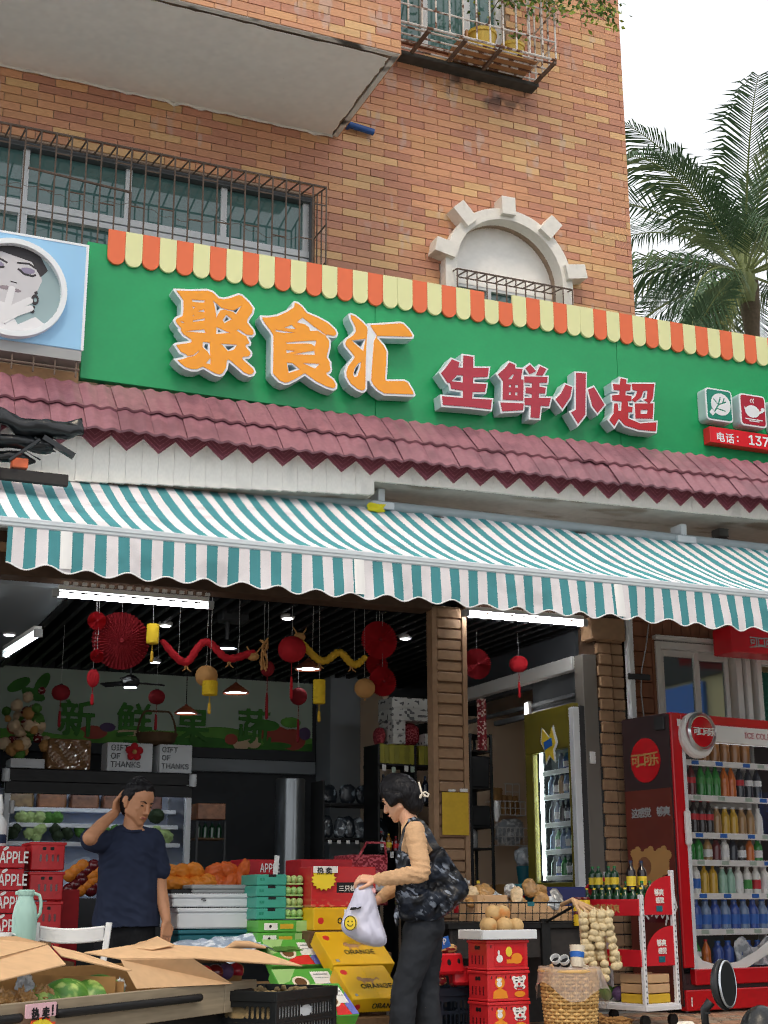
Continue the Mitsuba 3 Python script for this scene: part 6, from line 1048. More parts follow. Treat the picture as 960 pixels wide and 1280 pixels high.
ROWS = [(1.725, [('amber', None, 'cap_dark', .48 + i * .105, 'soda', .27, .042) for i in range(5)]),
        (1.475, [('red', 'lab_red', 'red_box', .20 + i * .07, 'soda', .235, .033) for i in range(3)] + [('green', 'lab_green', 'cap_green', .435 + i * .075, 'soda', .235, .034) for i in range(3)] + [('orange', None, 'lab_yellow', .67 + i * .075, 'soda', .235, .034) for i in range(2)] + [('deep', 'lab_red' if i == 0 else 'lab_white', 'cap_dark', .83 + i * .09, 'soda', .235, .034) for i in range(3)]),
        (1.21, [('lime', 'lab_white', 'cap_green', .19, 'soda', .25, .033)] + [('cola', 'lab_red', 'red_box', .27 + i * .075, 'soda', .245, .034) for i in range(4)] + [(q, None, 'lab_white', .57 + i * .085, 'wide', .20, .034) for i, q in enumerate(('tea', 'yellow', 'yellow', 'tea', 'tea', 'milk'))]),
        (1.02, [('green', None, 'cap_green', .21 + i * .08, 'soda', .17, .035) for i in range(3)] + [(q, None if i % 2 else 'lab_white', 'cap_dark', .46 + i * .085, 'wide', .165, .034) for i, q in enumerate(('tea', 'red', 'milk', 'deep', 'cola', 'orange', 'green'))]),
        (0.79, [('milk', 'lab_blue', 'lab_white', .235 + i * .09, 'wide', .215, .036) for i in range(2)] + [('yellow', None, 'lab_yellow', .41 + i * .085, 'beer', .215, .034) for i in range(2)] + [('mint', None, 'lab_white', .59 + i * .08, 'wide', .19, .033) for i in range(2)] + [('milk', q, 'lab_white', .75 + i * .09, 'wide', .205, .034) for i, q in enumerate(('lab_white', 'lab_green', 'lab_red', 'lab_white'))]),
        (0.545, [('bluewater' if i % 2 else 'water', 'lab_blue', 'cap_blue', .21 + i * .095, 'wide', .21, .042) for i in range(10)]),
        (0.29, [('red', 'lab_white', 'red_box', .20, 'soda', .17, .033), ('green', 'lab_white', 'cap_green', .29, 'soda', .19, .036), ('orange', None, 'red_box', .385, 'soda', .19, .034)] + [('bluewater', None, 'cap_blue', .50 + i * .1, 'wide', .18, .042) for i in range(6)])]
NTH = ('first', 'second', 'third', 'fourth', 'fifth', 'sixth', 'seventh', 'eighth', 'ninth', 'tenth', 'eleventh')
COLN = {'amber': 'amber', 'red': 'dark red', 'green': 'green', 'orange': 'orange', 'deep': 'black', 'lime': 'pale green', 'cola': 'cola brown', 'tea': 'tan', 'yellow': 'yellow', 'milk': 'white', 'mint': 'pale mint', 'bluewater': 'blue water', 'water': 'clear water'}
for r_, (z, row) in enumerate(ROWS):
    if r_ < 6: L('shelf', cat(cbox(0.17, RW - 0.12, 0.10, RD - 0.04, z - 0.016, z, 0.003)), 'mat_white_print'); L('price_strip', cbox(0.17, RW - 0.14, 0.08, 0.095, z - 0.035, z + 0.008, 0.002), 'mat_white_print')
    if r_ < 6:
        for q in (0.28, 0.52, 0.80, 0.95): L('price_card', box(q, q + 0.07, 0.077, 0.0795, z - 0.026, z + 0.002), 'mat_mural_sky' if (r_ + int(q * 100)) % 2 else 'mat_lab_blue')
    cnt = {}
    for i, (lq, lb, cp, x, kd, hh, rr) in enumerate(row):
        cnt[lq] = cnt.get(lq, 0) + 1; p = (L.tf @ np.array([x, 0.155, z + 0.001, 1]))[:3]
        bottle('drink_bottle', f'{NTH[cnt[lq] - 1]} {COLN[lq]} bottle on the {("top", "second", "third", "fourth", "fifth", "sixth", "bottom")[r_]} shelf of the red cooler', tuple(p), hh, rr, 'mat_liq_' + lq, 'mat_' + lb if lb else None, 'mat_' + cp, kd)
solo('shrink_pack', 'clear film pack of water bottles in the red cooler', 'water pack', moved(sheet(lambda u, v: (0.62 + 0.5 * u, 0.105 - 0.01 * math.sin(u * 14 + v * 6), 0.30 + (0.16 + 0.04 * math.sin(u * 12)) * v), 20, 8), L.tf), 'mat_clear_bag', True)
solo('price_sheet', 'blue topped price sheet at the edge beside the red cooler', 'sign', cat(cbox(7.02, 7.2, -0.62, -0.61, 1.40, 1.72, 0.002)), 'mat_lab_blue')

# ------------------------------------------------------------------ red wire rack with green bottles
M('rack_white', '#d5d5d8', 0.4, 0.45); M('rack_red', speck('#c3212c', 0.05), 0.35, 0.45)
L = local('drinks_rack', 'red and white drinks rack standing beside the red cooler', 'rack', TR(5.01, -1.46, FL, 15))
RL, RWd = 0.55, 0.29
for i, (x, y, h) in enumerate(((0, 0, 0.78), (RWd, 0, 0.93), (0, RL, 0.78), (RWd, RL, 0.93))): L('post', cbox(x - 0.014, x + 0.014, y - 0.014, y + 0.014, 0.10, h, 0.003), 'mat_rack_white')
for y in (-0.016, RL + 0.014):
    for q in range(18): L('post_hole', box(-0.004, 0.004, y - 0.0005, y + 0.002, 0.14 + q * 0.035, 0.15 + q * 0.035), 'mat_alu_dark', kind='stuff') if False else None
    L('bottom_rail', cbox(-0.014, RWd + 0.014, y - 0.002, y + 0.012, 0.10, 0.13, 0.003), 'mat_rack_white')
L('post_holes', cat([box(x - 0.004, x + 0.004, -0.0155, -0.013, 0.14 + q * 0.032, 0.152 + q * 0.032) for x in (0, RWd) for q in range(19)]), 'mat_alu_dark', kind='stuff')
for x in (-0.016, RWd + 0.004): L('bottom_rail', cbox(x, x + 0.012, 0, RL, 0.10, 0.13, 0.003), 'mat_rack_white')
for i, z0 in enumerate((0.66, 0.36)):
    L('shelf', cbox(0.0, RWd, 0.0, RL, z0, z0 + 0.012, 0.003), 'mat_rack_red')
    endp = Polygon([(0.01, z0), (RWd - 0.012, z0), (RWd - 0.012, z0 + 0.235)] + [(RWd - 0.012 - 0.25 * math.sin(a), z0 + 0.06 + 0.175 * math.cos(a)) for a in np.linspace(0.1, math.pi / 2, 10)])
    for y in (-0.004, RL - 0.004): L('end_panel', extr(endp, y - 0.003, y + 0.003), 'mat_rack_red' if y < 0.1 or i == 0 else 'mat_rack_white')
    L('front_lip', cbox(-0.022, -0.014, 0.0, RL, z0 - 0.005, z0 + 0.095, 0.002), 'mat_rack_red')
    L('panel_script', cat(centred(hanzi('够爽', 0.045, 0.003, 0.95), RWd * 0.55, -0.008, z0 + 0.135), centred(hanzi('感觉', 0.04, 0.003, 0.95), RWd * 0.57, -0.008, z0 + 0.088)), 'mat_white_print', kind='stuff')
    L('camera_mark', cat(extr(sbox(RWd * 0.45, z0 + 0.02, RWd * 0.45 + 0.055, z0 + 0.055), -0.010, -0.006)), 'mat_teal_plastic')
    lip = np.array([[0, 1, 0, -0.022], [-1, 0, 0, RL], [0, 0, 1, 0], [0, 0, 0, 1.0]]); part(L.k, 'lip_script', moved(cat(moved(hanzi('这感觉够爽', 0.055, 0.003, 1.0), TR(0.12, 0, z0 + 0.022))), L.tf @ lip), 'mat_lantern_tan')
L('base_tray', cbox(0, RWd, 0, RL, 0.125, 0.14, 0.003), 'mat_rack_white')
for x, y in ((0.02, 0.03), (RWd - 0.02, 0.03), (0.02, RL - 0.03), (RWd - 0.02, RL - 0.03)): L('castor', moved(lathe([(0.036, 0), (0.036, 0.025)], 14), TR(x, y + 0.012, 0.040, 0, 90)), 'mat_black', 35)
def on_rack(x, y, z): return tuple((L.tf @ np.array([x, y, z, 1]))[:3])
NT = ('first', 'second', 'third', 'fourth', 'fifth', 'sixth', 'seventh', 'eighth')
for i in range(8):
    for j in range(2): bottle('green_bottle', f'{NT[i]} small green bottle in the {("front", "rear")[j]} row of the red rack top', on_rack(0.05 + j * 0.085, 0.04 + i * 0.066, 0.675 + 0.04 * j), 0.15, 0.028, 'mat_liq_dgreen', 'mat_lab_yellow' if (i + j) % 2 else 'mat_lab_green', 'mat_cap_green' if j else 'mat_lab_yellow', 'beer')
for i in range(4): bottle('green_bottle', f'{NT[i]} tall green bottle lying on the pile over the red rack', on_rack(0.10 + 0.02 * (i % 2), 0.30 + i * 0.07, 0.82), 0.14, 0.027, 'mat_liq_dgreen', 'mat_lab_yellow', 'mat_cap_green', 'beer')
solo('card_tray', 'shallow brown card tray at the back of the red rack top', 'tray', moved(cbox(0.16, 0.28, 0.08, 0.36, 0.675, 0.84, 0.004), L.tf), 'mat_card_dark')
for i in range(2): bottle('dark_bottle', f'{NT[i]} dark bottle with a yellow label above the rack end', on_rack(0.10 + i * 0.10, 0.16, 0.80), 0.19, 0.03, 'mat_liq_cola', 'mat_lab_yellow', 'mat_cap_dark', 'beer')
for i, z in enumerate((0.258, 0.20, 0.142)): solo('fruit_box', f'{("topmost tan", "middle tan", "lowest yellow")[i]} flat fruit box on the base of the red rack', 'box', moved(cat(cbox(0.02, 0.25, 0.02, 0.22, z, z + 0.052, 0.004), *([cbox(0.1, 0.14, 0.06, 0.12, z + 0.052, z + 0.064, 0.002)] if i == 0 else [])), L.tf), 'mat_card' if i < 2 else 'mat_paper_yellow')
for i in range(5): solo('vegetable', f'{("purple onion", "green gourd", "green melon", "yellow mango", "yellow papaya")[i]} on the base tray of the red rack', 'vegetable', moved(lump((0.07 + 0.05 * (i % 2), 0.27 + i * 0.055, 0.19), (0.05, 0.05, 0.045), 2, 0.15, i), L.tf), ('mat_mural_purple', 'mat_veg_green', 'mat_veg_green', 'mat_paper_yellow', 'mat_paper_yellow')[i], True)

# ------------------------------------------------------------------ snack table
M('snack', speck('#a9814f', 0.35, 60, 15), 0.35, 0.5); M('snack_pale', speck('#c9b08a', 0.3, 60, 15), 0.4, 0.5); M('foil', lambda p, n, uv: X(srgb('#8a8a88'), srgb('#d9d9d6'), S(0.4, 0.7, F(p.x * 40, p.y * 40, p.z * 40))), 0.2, 0.6, 0.3); M('navy_bin', '#232a5a', 0.4, 0.4); M('jar_yellow', '#d8b62c', 0.3, 0.5)
L = local('snack_table', 'black table with a wire front heaped with snacks', 'table', TR(3.72, -1.42, FL))
L('top', cbox(0, 1.02, 0, 0.62, 0.585, 0.625, 0.005), 'mat_black'); L('apron', cbox(0.02, 1.0, 0.02, 0.04, 0.42, 0.585, 0.004), 'mat_dark_wood')
for x in (0.03, 0.96): L('leg', cbox(x, x + 0.035, 0.02, 0.055, 0, 0.585, 0.003), 'mat_black'); L('leg', cbox(x, x + 0.035, 0.56, 0.595, 0, 0.585, 0.003), 'mat_black')
L('back_board', box(0.05, 0.98, 0.5, 0.52, 0.02, 0.58), 'mat_dark_wood')
for x in np.linspace(-0.14, 0.88, 22): L('wire', bar((x, -0.02, 0.615), (x, -0.035, 0.735), 0.0026, 4), 'mat_black')
for z in (0.62, 0.675, 0.735): L('wire', bar((-0.14, -0.02 - 0.015 * (z - 0.62) / 0.115, z), (0.88, -0.02 - 0.015 * (z - 0.62) / 0.115, z), 0.003 if z < .7 else 0.005, 5), 'mat_black')
def at(L_, x, y, z): return TR(*(L_.tf @ np.array([x, y, z, 1]))[:3])
for i, (x, w, h) in enumerate(((0.20, 0.20, 0.15), (0.42, 0.25, 0.10), (0.62, 0.22, 0.085))): solo('card_tray', f'open tan card tray of snacks on the table, {("tallest one", "middle one", "one beside the jars")[i]}', 'tray', moved(cat(cbox(0, w, 0, 0.008, 0, h, 0.002), cbox(0, w, 0.25, 0.258, 0, h + 0.02, 0.002), cbox(0, 0.008, 0, 0.258, 0, h, 0.002), cbox(w - 0.008, w, 0, 0.258, 0, h, 0.002), cbox(0, w, 0, 0.258, 0, 0.006, 0.001)), L.tf @ TR(x, 0.02, 0.63)), 'mat_card')
rs = random.Random(33)
kinds = (('mat_snack', 'brown'), ('mat_snack_pale', 'pale'), ('mat_foil', 'silver'), ('mat_clear_bag', 'clear'))
for i in range(26):
    x, y = -0.10 + (i % 13) * 0.072 + rs.uniform(-.01, .01), 0.05 + (i // 13) * 0.2 + rs.uniform(-.03, .03); z = 0.68 + 0.05 * (i // 13) + rs.uniform(0, 0.05) + (0.03 if 2 < i % 13 < 7 else 0)
    mt, nm = kinds[(i * 7 + i // 5) % 4]
    solo('snack_packet', f'{nm} snack packet in the {("front", "rear")[i // 13]} of the table heap, {("first", "second", "third", "fourth", "fifth", "sixth", "seventh", "eighth", "ninth", "tenth", "eleventh", "twelfth", "thirteenth")[i % 13]} from the woman', 'snack packet', moved(bag(rs.uniform(.07, .11), rs.uniform(.08, .12), 0.045, i, 0.5), L.tf @ TR(x, y, z, rs.uniform(-40, 40), rs.uniform(-60, 10), rs.uniform(-30, 30))), mt, True)
def jar(label, x, y, z, r, h, body, capm):
    k = thing('jar', label, 'jar'); part(k, 'body', moved(lathe([(r * .95, 0), (r, .02), (r, h * .8), (r * .8, h * .86)], 16), L.tf @ TR(x, y, z)), body, 35); part(k, 'lid', moved(lathe([(r * .95, h * .86), (r * .97, h), (r * .9, h + .004)], 16), L.tf @ TR(x, y, z)), capm, 35)
jar('large clear jar with a red lid near the pillar', -0.02, 0.32, 0.70, 0.075, 0.16, 'mat_clear_bag', 'mat_red_box')
jar('wide jar with a red lid at the back of the heap', 0.62, 0.40, 0.70, 0.10, 0.075, 'mat_clear_bag', 'mat_red_box')
jar('second jar with a red lid at the back of the heap', 0.46, 0.42, 0.70, 0.07, 0.085, 'mat_clear_bag', 'mat_red_box')
for i in range(4): jar(f'yellow jar with a dark red lid at the table end, {("lower front", "upper front", "lower rear", "upper rear")[i]}', 0.86 + 0.055 * (i // 2), -0.02 + 0.02 * (i // 2), 0.60 + 0.085 * (i % 2), 0.034, 0.078, 'mat_jar_yellow', 'mat_liq_red')
solo('teal_tag', 'small teal price tag clipped on the wire front', 'tag', moved(cbox(0.50, 0.545, -0.045, -0.04, 0.715, 0.74, 0.001), L.tf), 'mat_teal_plastic')
solo('storage_bin', 'dark navy bin behind the yellow jars', 'bin', moved(cbox(0.80, 1.10, 0.28, 0.55, 0.63, 0.83, 0.01), L.tf), 'mat_navy_bin'); solo('storage_bin', 'dark teal glass bin behind the snack heap', 'bin', moved(cbox(0.66, 0.795, 0.35, 0.55, 0.63, 0.85, 0.01), L.tf), 'mat_teal_plastic')
for i in range(3): bottle('drink_bottle', f'clear drink bottle behind the snack heap with a {("red", "white", "yellow")[i]} cap', tuple((L.tf @ np.array([0.30 + i * 0.07, 0.48, 0.63, 1]))[:3]), 0.24, 0.03, 'mat_bottle_clear', 'mat_lab_red', ('mat_red_box', 'mat_lab_white', 'mat_lab_yellow')[i], 'beer')
k = thing('toy_flower', 'tiny yellow and purple toy flower behind the shoulder bag', 'toy'); part(k, 'petals', cat(*[ball((3.60 + 0.018 * math.cos(a), -1.40, 1.065 + 0.018 * math.sin(a)), (0.012, 0.006, 0.012), 1) for a in np.arange(0, 6.2, 1.05)]), 'mat_jar_yellow', True); part(k, 'eye', ball((3.60, -1.41, 1.09), 0.012, 1), 'mat_mural_purple', True)

# garlic braid
k = thing('garlic_braid', 'thick hanging bunch of braided garlic bulbs beside the snack table', 'garlic')
M('garlic', speck('#cdbb94', 0.18, 60, 20), 0.7, 0.25)
gb = [mikit.ply(cat(*[ball((0.011 * math.cos(a), 0.011 * math.sin(a), 0), (0.015, 0.015, 0.018), 2) for a in np.arange(0, 6.2, 1.05)] + [lathe([(0.012, 0.01), (0.006, 0.024), (0.003, 0.036)], 8)]), 'mat_garlic', smooth=True)]
rg = random.Random(12)
for s_ in range(4):
    x0, n = 4.265 + s_ * 0.047, (8, 9, 11, 9)[s_]
    for j in range(n):
        z = 0.85 - j * 0.034 - 0.01 * (s_ == 0); bx = x0 + 0.012 * math.sin(j * 0.6 + s_) + (0.018 if s_ == 3 and j > 3 else 0); by = -2.02 - 0.3 * (x0 - 4.265) + rg.uniform(-.014, .014)
        for q in range(2): part(k, 'bulb', gb[0], tf=TR(bx + rg.uniform(-.01, .01) + (q - .5) * 0.022, by + (q - .5) * 0.03, z + rg.uniform(-.008, .008), rg.uniform(0, 90), rg.uniform(-25, 25), rg.uniform(-25, 25), rg.uniform(.85, 1.15)))
part(k, 'stalks', cat([tube([(4.265 + s_ * 0.047, -2.01, 0.55), (4.27 + s_ * 0.047, -1.98, 0.86), (4.33, -1.80, 0.93), (4.36, -1.62, 0.90)], 0.012, 6) for s_ in range(4)]), 'mat_card', True, kind='stuff')
solo('hook_rail', 'dark rail carrying the garlic at the table end', 'rail', cat(bar((4.36, -1.75, 0.89), (4.36, -1.42, 0.80), 0.008, 6), cbox(4.33, 4.39, -1.43, -1.40, 0.5, 0.82, 0.003)), 'mat_black')

# ------------------------------------------------------------------ stacked red crates with a tray of tan fruit
M('persimmon', lambda p, n, uv: X(srgb('#c9a774'), srgb('#c58446'), S(0.62, 0.85, F(p.x * 14, p.y * 14, p.z * 14))) * (0.9 + 0.2 * F(p.x * 90, p.y * 90, p.z * 90)), 0.6, 0.3)
M('print_orange', '#e08a28', 0.5, 0.3)
CT = TR(3.655, -2.03, 0.0, 5)
solo('pallet', 'low wooden pallet under the stacked red crates', 'pallet', moved(cat(*[cbox(-0.02, 0.30, y, y + 0.05, 0.06, 0.08, 0.003) for y in (0.0, 0.08, 0.16)], *[cbox(x, x + 0.04, 0, 0.21, 0, 0.06, 0.003) for x in (0, 0.24)]), CT), 'mat_card_dark')
W_, D_, H_ = 0.262, 0.20, 0.155
for i in range(4):
    L = local('fruit_crate', f'red plastic fruit crate in the stack under the white tray, {("lowest", "second from the ground", "third from the ground", "topmost")[i]}', 'crate', CT @ TR(0, 0, 0.085 + i * (H_ + 0.004)))
    L('body', cat(cbox(0, W_, 0, D_, 0, H_ - 0.012, 0.006), cbox(-0.006, W_ + 0.006, -0.006, D_ + 0.006, H_ - 0.016, H_, 0.004), cbox(-0.003, W_ + 0.003, -0.003, D_ + 0.003, 0.0, 0.012, 0.003)), 'mat_crate_red')
    L('handle_slot', extr(rrect(-0.0, 0.0001, 0, 0.0001, 0.00001), 0, 0.001), 'mat_black') if False else None
    lf = np.array([[0, 1, 0, 0], [-1, 0, 0, D_], [0, 0, 1, 0], [0, 0, 0, 1.0]]); E_ = Local(L.k, L.tf @ lf)
    E_('handle_slot', extr(unary_union([rrect(0.075, 0.098, 0.105, 0.125, 0.005), rrect(0.102, 0.125, 0.105, 0.125, 0.005)]), -0.002, 0.001), 'mat_black'); E_('vent', extr(unary_union([rrect(x, x + 0.008, 0.03, 0.075, 0.003) for x in (0.04, 0.075, 0.115, 0.15)]), -0.002, 0.001), 'mat_liq_red')
    L('vent', extr(unary_union([rrect(x, x + 0.006, 0.115, 0.13, 0.002) for x in np.arange(0.02, 0.25, 0.03)]), -0.002, 0.001), 'mat_liq_red')
    if i < 3:
        L('figure_print', extr(unary_union([Point(0.075, 0.095).buffer(0.03), Polygon([(0.03, 0.015), (0.125, 0.015), (0.115, 0.05), (0.075, 0.07), (0.035, 0.05)])]), -0.003, 0), 'mat_print_orange'); L('face_print', extr(unary_union([Point(0.07, 0.09).buffer(0.016), sbox(0.055, 0.105, 0.085, 0.117)]), -0.0042, -0.003), 'mat_white_print')
        L('lion_print', extr(unary_union([affinity.scale(Point(0.195, 0.10).buffer(0.03), 1.2, 0.8), affinity.scale(Point(0.20, 0.072).buffer(0.028), 1.3, 0.6), Point(0.165, 0.115).buffer(0.013), Point(0.228, 0.118).buffer(0.013)]), -0.003, 0), 'mat_white_print'); L('lion_mark', extr(unary_union([affinity.scale(Point(0.18, 0.098).buffer(0.006), 1.4, .6), affinity.scale(Point(0.213, 0.1).buffer(0.006), 1.4, .6), sbox(0.172, 0.068, 0.224, 0.073), sbox(0.17, 0.112, 0.19, 0.116), sbox(0.2, 0.115, 0.222, 0.119)]), -0.0044, -0.003), 'mat_black_print'); L('lion_nose', extr(unary_union([Point(0.197, 0.086).buffer(0.008), sbox(0.18, 0.058, 0.218, 0.067)]), -0.0048, -0.003), 'mat_lab_red'); L('lion_mane', extr(affinity.scale(Point(0.20, 0.035).buffer(0.02), 1.7, 0.8), -0.0038, -0.003), 'mat_print_orange')
    else:
        L('label_sheet', cbox(0.045, 0.235, -0.004, 0.0, 0.02, 0.135, 0.001), 'mat_cooler_red'); L('sun_print', extr(affinity.scale(Point(0.135, 0.095).buffer(0.02), 1.0, 1.3), -0.0062, -0.004), 'mat_lab_yellow'); L('banner_print', extr(unary_union([affinity.scale(Point(0.185, 0.06).buffer(0.035), 1.0, 0.8), sbox(0.12, 0.035, 0.21, 0.055)]), -0.0058, -0.004), 'mat_print_orange'); L('rabbit_print', extr(unary_union([Point(0.075, 0.06).buffer(0.02), affinity.scale(Point(0.07, 0.09).buffer(0.012), 0.5, 1.2)]), -0.0058, -0.004), 'mat_white_print')
L = local('foam_tray', 'white foam tray on the topmost red crate', 'tray', CT @ TR(-0.045, -0.03, 0.085 + 4 * (H_ + 0.004)))
L('base', cbox(0, 0.352, 0, 0.26, 0, 0.012, 0.004), 'mat_foam')
for b in ((0, 0.352, 0, 0.016), (0, 0.352, 0.244, 0.26), (0, 0.016, 0.016, 0.244), (0.336, 0.352, 0.016, 0.244)): L('rim', cbox(*b, 0.0, 0.05, 0.004), 'mat_foam')
for i, (x, y, z, r) in enumerate(((0.10, 0.09, 0.06, 0.044), (0.19, 0.08, 0.06, 0.046), (0.275, 0.09, 0.058, 0.042), (0.14, 0.17, 0.06, 0.045), (0.235, 0.17, 0.06, 0.045), (0.145, 0.12, 0.125, 0.045), (0.215, 0.13, 0.125, 0.043), (0.29, 0.18, 0.055, 0.042))):
    k = thing('sapodilla', f'round tan fruit on the foam tray, {("front near the woman side", "front middle", "front with an orange blush", "rear near the woman side", "rear middle", "first of the upper two", "second of the upper two", "rear near the basket side")[i]}', 'fruit')
    p = (L.tf @ np.array([x, y, z + 0.012, 1]))[:3]; m = ball((0, 0, 0), (r, r, r * .96), 3); v = m.vertices; m.vertices = v * (1 + 0.05 * (meshkit.noise(v * 40 + i)[:, None] - .5)); part(k, 'flesh', moved(m, TR(*p, rz=i * 40, rx=i * 23)), 'mat_persimmon', True); part(k, 'calyx', ball(p + np.array([0.008, -0.008, r * .95]), (0.008, 0.008, 0.004), 1), 'mat_wood_dark', True)

# ------------------------------------------------------------------ wicker waste basket
M('wicker', speck('#cfa86a', 0.2, 50, 12), 0.6, 0.35); M('wicker_dark', speck('#a67c42', 0.2, 50, 12), 0.6, 0.35)
bx, by = 4.115, -2.10
WB = thing('wicker_basket', 'honey coloured wicker basket used as a waste bin', 'basket')
part(WB, 'inner', lathe([(0.10, 0.01), (0.128, 0.3), (0.150, 0.55), (0.145, 0.55), (0.12, 0.3), (0.095, 0.02)], 28, bx, by, 0), 'mat_wicker_dark', 35)
rows = 30
for i in range(rows):
    z = 0.02 + i * 0.0178; R0 = 0.108 + 0.047 * (z / 0.55); n = 96; a = np.arange(n) * 2 * np.pi / n
    rr = R0 + 0.007 * np.sin(a * 16 + np.pi * (i % 2)); part(WB, 'strand', tube(np.stack([bx + rr * np.cos(a), by + rr * np.sin(a), np.full(n, z) + 0.001 * np.sin(a * 7 + i)], 1), 0.0082, 6, closed=True), 'mat_wicker' if (i * 7) % 5 else 'mat_wicker_dark', True)
for j in range(32):
    a = j * 2 * math.pi / 32 + 0.1; part(WB, 'stake', bar((bx + 0.109 * math.cos(a), by + 0.109 * math.sin(a), 0.01), (bx + 0.156 * math.cos(a), by + 0.156 * math.sin(a), 0.55), 0.005, 5), 'mat_wicker')
part(WB, 'rim', tube([(bx + 0.16 * math.cos(a), by + 0.16 * math.sin(a), 0.555) for a in np.arange(40) * 2 * math.pi / 40], 0.012, 8, closed=True), 'mat_wicker', True)
scene['mat_liner'] = {'type': 'blendbsdf', 'weight': 0.28, 'a': {'type': 'thindielectric', 'int_ior': 1.3}, 'b': {'type': 'twosided', 'bsdf': {'type': 'principled', 'base_color': rgb('#d9c6bb'), 'roughness': 0.3, 'specular': 0.6}}}
def liner(u, v):
    a = u * 2 * math.pi; w = math.sin(a * 9) * 0.5 + math.sin(a * 17 + 2) * 0.3 + math.sin(a * 5 + v * 4) * 0.5
    if v < 0.25: r, z = 0.135 + 0.025 * v / 0.25, 0.50 + 0.085 * v / 0.25
    else: q = (v - 0.25) / 0.75; r, z = 0.165 + 0.022 * q + 0.010 * q * w + 0.035 * max(0, math.cos(a - 0.15)) * q, 0.585 - (0.135 + 0.05 * math.sin(a * 3 + 1) + 0.05 * max(0, math.cos(a - 0.1))) * q
    return (bx + r * math.cos(a), by + r * math.sin(a), z + 0.006 * w * v)
solo('bin_liner', 'cloudy plastic liner folded over the wicker basket rim', 'bin liner', sheet(liner, 160, 18), 'mat_liner', True)
M('cup_cream', speck('#ddd2bd', 0.05), 0.6, 0.3)
def cup(label, p, rx, ry, r, h, mat, band=None):
    k = thing('paper_cup', label, 'cup'); tf = TR(*p, rx=rx, ry=ry); part(k, 'cup', moved(lathe([(r * .75, 0), (r, h), (r * 1.06, h + .003), (r * .96, h + .003), (r * .72, .006)], 18), tf), mat, 35)
    if band: part(k, 'print', moved(lathe([(r * .9, h * .45), (r * .955, h * .72)], 18), tf), band, 35)
cup('tilted cream cup with blue print in the waste basket', (bx + 0.015, by - 0.06, 0.575), -8, 8, 0.042, 0.11, 'mat_cup_cream', 'mat_lab_blue')
cup('white lidded cup lying at the basket rim near the crates', (bx - 0.09, by - 0.05, 0.57), 30, -40, 0.026, 0.085, 'mat_white_plastic', 'mat_black_print')
cup('second white lidded cup lying beside the first', (bx - 0.05, by - 0.08, 0.57), 25, -42, 0.028, 0.075, 'mat_white_plastic', 'mat_black_print')
for i in range(4): solo('crumpled_paper', f'crumpled pale wrapper in the waste basket, {("near the rim", "in the middle", "behind the cup", "at the garlic side")[i]}', 'wrapper', lump((bx - 0.06 + 0.05 * i, by + 0.03, 0.565), (0.04, 0.04, 0.03), 3, 0.7, i), 'mat_cup_cream' if i % 2 else 'mat_card')
solo('brown_bag', 'folded brown bags lying on the pavement behind the basket', 'bag', cat(lump((4.75, -1.25, FL + 0.04), (0.13, 0.1, 0.045), 3, 0.5, 3), lump((4.9, -1.3, FL + 0.03), (0.1, 0.08, 0.035), 3, 0.5, 8)), 'mat_card_dark')
solo('paper_scrap', 'pale scrap of paper on the pavement near the rack', 'paper', sheet(lambda u, v: (4.72 + 0.16 * u, -1.62 + 0.09 * v, FL + 0.012 + 0.012 * math.sin(u * 7 + v * 5)), 8, 6), 'mat_white_print', True)

# ------------------------------------------------------------------ red boxes on a dark crate behind the woman
def plastic_crate(name, label, tf, w, d, h, mat, rows, slot=(0.020, 0.055), group=None, gap=0.008):
    L = local(name, label, 'crate', tf, group)
    def wall(len_):
        outer = sbox(0, 0, len_, h); holes = []
        n = int((len_ - 0.04) / (slot[0] + gap)); x0 = (len_ - n * (slot[0] + gap) + gap) / 2
        for r in range(rows):
            z = h - 0.05 - (r + 1) * (slot[1] + 0.016)
            if z < 0.01: break
            for i in range(n):
                if r == 0 and abs(x0 + i * (slot[0] + gap) + slot[0] / 2 - len_ / 2) < 0.055: continue
                holes.append(rrect(x0 + i * (slot[0] + gap), x0 + i * (slot[0] + gap) + slot[0], z, z + slot[1], slot[0] * .45))
            if r == 0: holes.append(rrect(len_ / 2 - 0.048, len_ / 2 + 0.048, z, z + slot[1] * .9, 0.018))
        return outer.difference(unary_union(holes))
    front = wall(w); L('front', extr(front, 0, 0.006), mat); L('back', extr(front, d - 0.006, d), mat)
    sw = extr(wall(d), 0, 0.006); q = np.array([[0, 1, 0, 0], [-1, 0, 0, d], [0, 0, 1, 0], [0, 0, 0, 1.0]]); L('side', moved(sw, q), mat); q2 = q.copy(); q2[0, 3] = w - 0.006; L('side', moved(sw, q2), mat)
    for z0, z1, e in ((h - 0.045, h, 0.008), (h * .5, h * .5 + 0.012, 0.004), (0, 0.015, 0.004)): 
        for b in ((-e, w + e, -e, 0.002), (-e, w + e, d - 0.002, d + e), (-e, 0.002, 0.002, d - 0.002), (w - 0.002, w + e, 0.002, d - 0.002)): L('rim', cbox(*b, z0, z1, 0.002), mat)
    for x, y in ((0, 0), (w - 0.02, 0), (0, d - 0.02), (w - 0.02, d - 0.02)): L('corner', cbox(x - 0.004, x + 0.024, y - 0.004, y + 0.024, 0.002, h - 0.002, 0.003), mat)
    L('base', box(0.004, w - 0.004, 0.004, d - 0.004, 0.004, 0.012), mat); return L
M('crate_navy', '#1d2733', 0.4, 0.4); M('crate_black', '#14181a', 0.45, 0.4)
plastic_crate('plastic_crate', 'dark navy slotted crate behind the woman holding red gift packs', TR(3.42, -1.72, 0.0, 6), 0.34, 0.26, 0.46, 'mat_crate_navy', 5)
rr_ = random.Random(8)
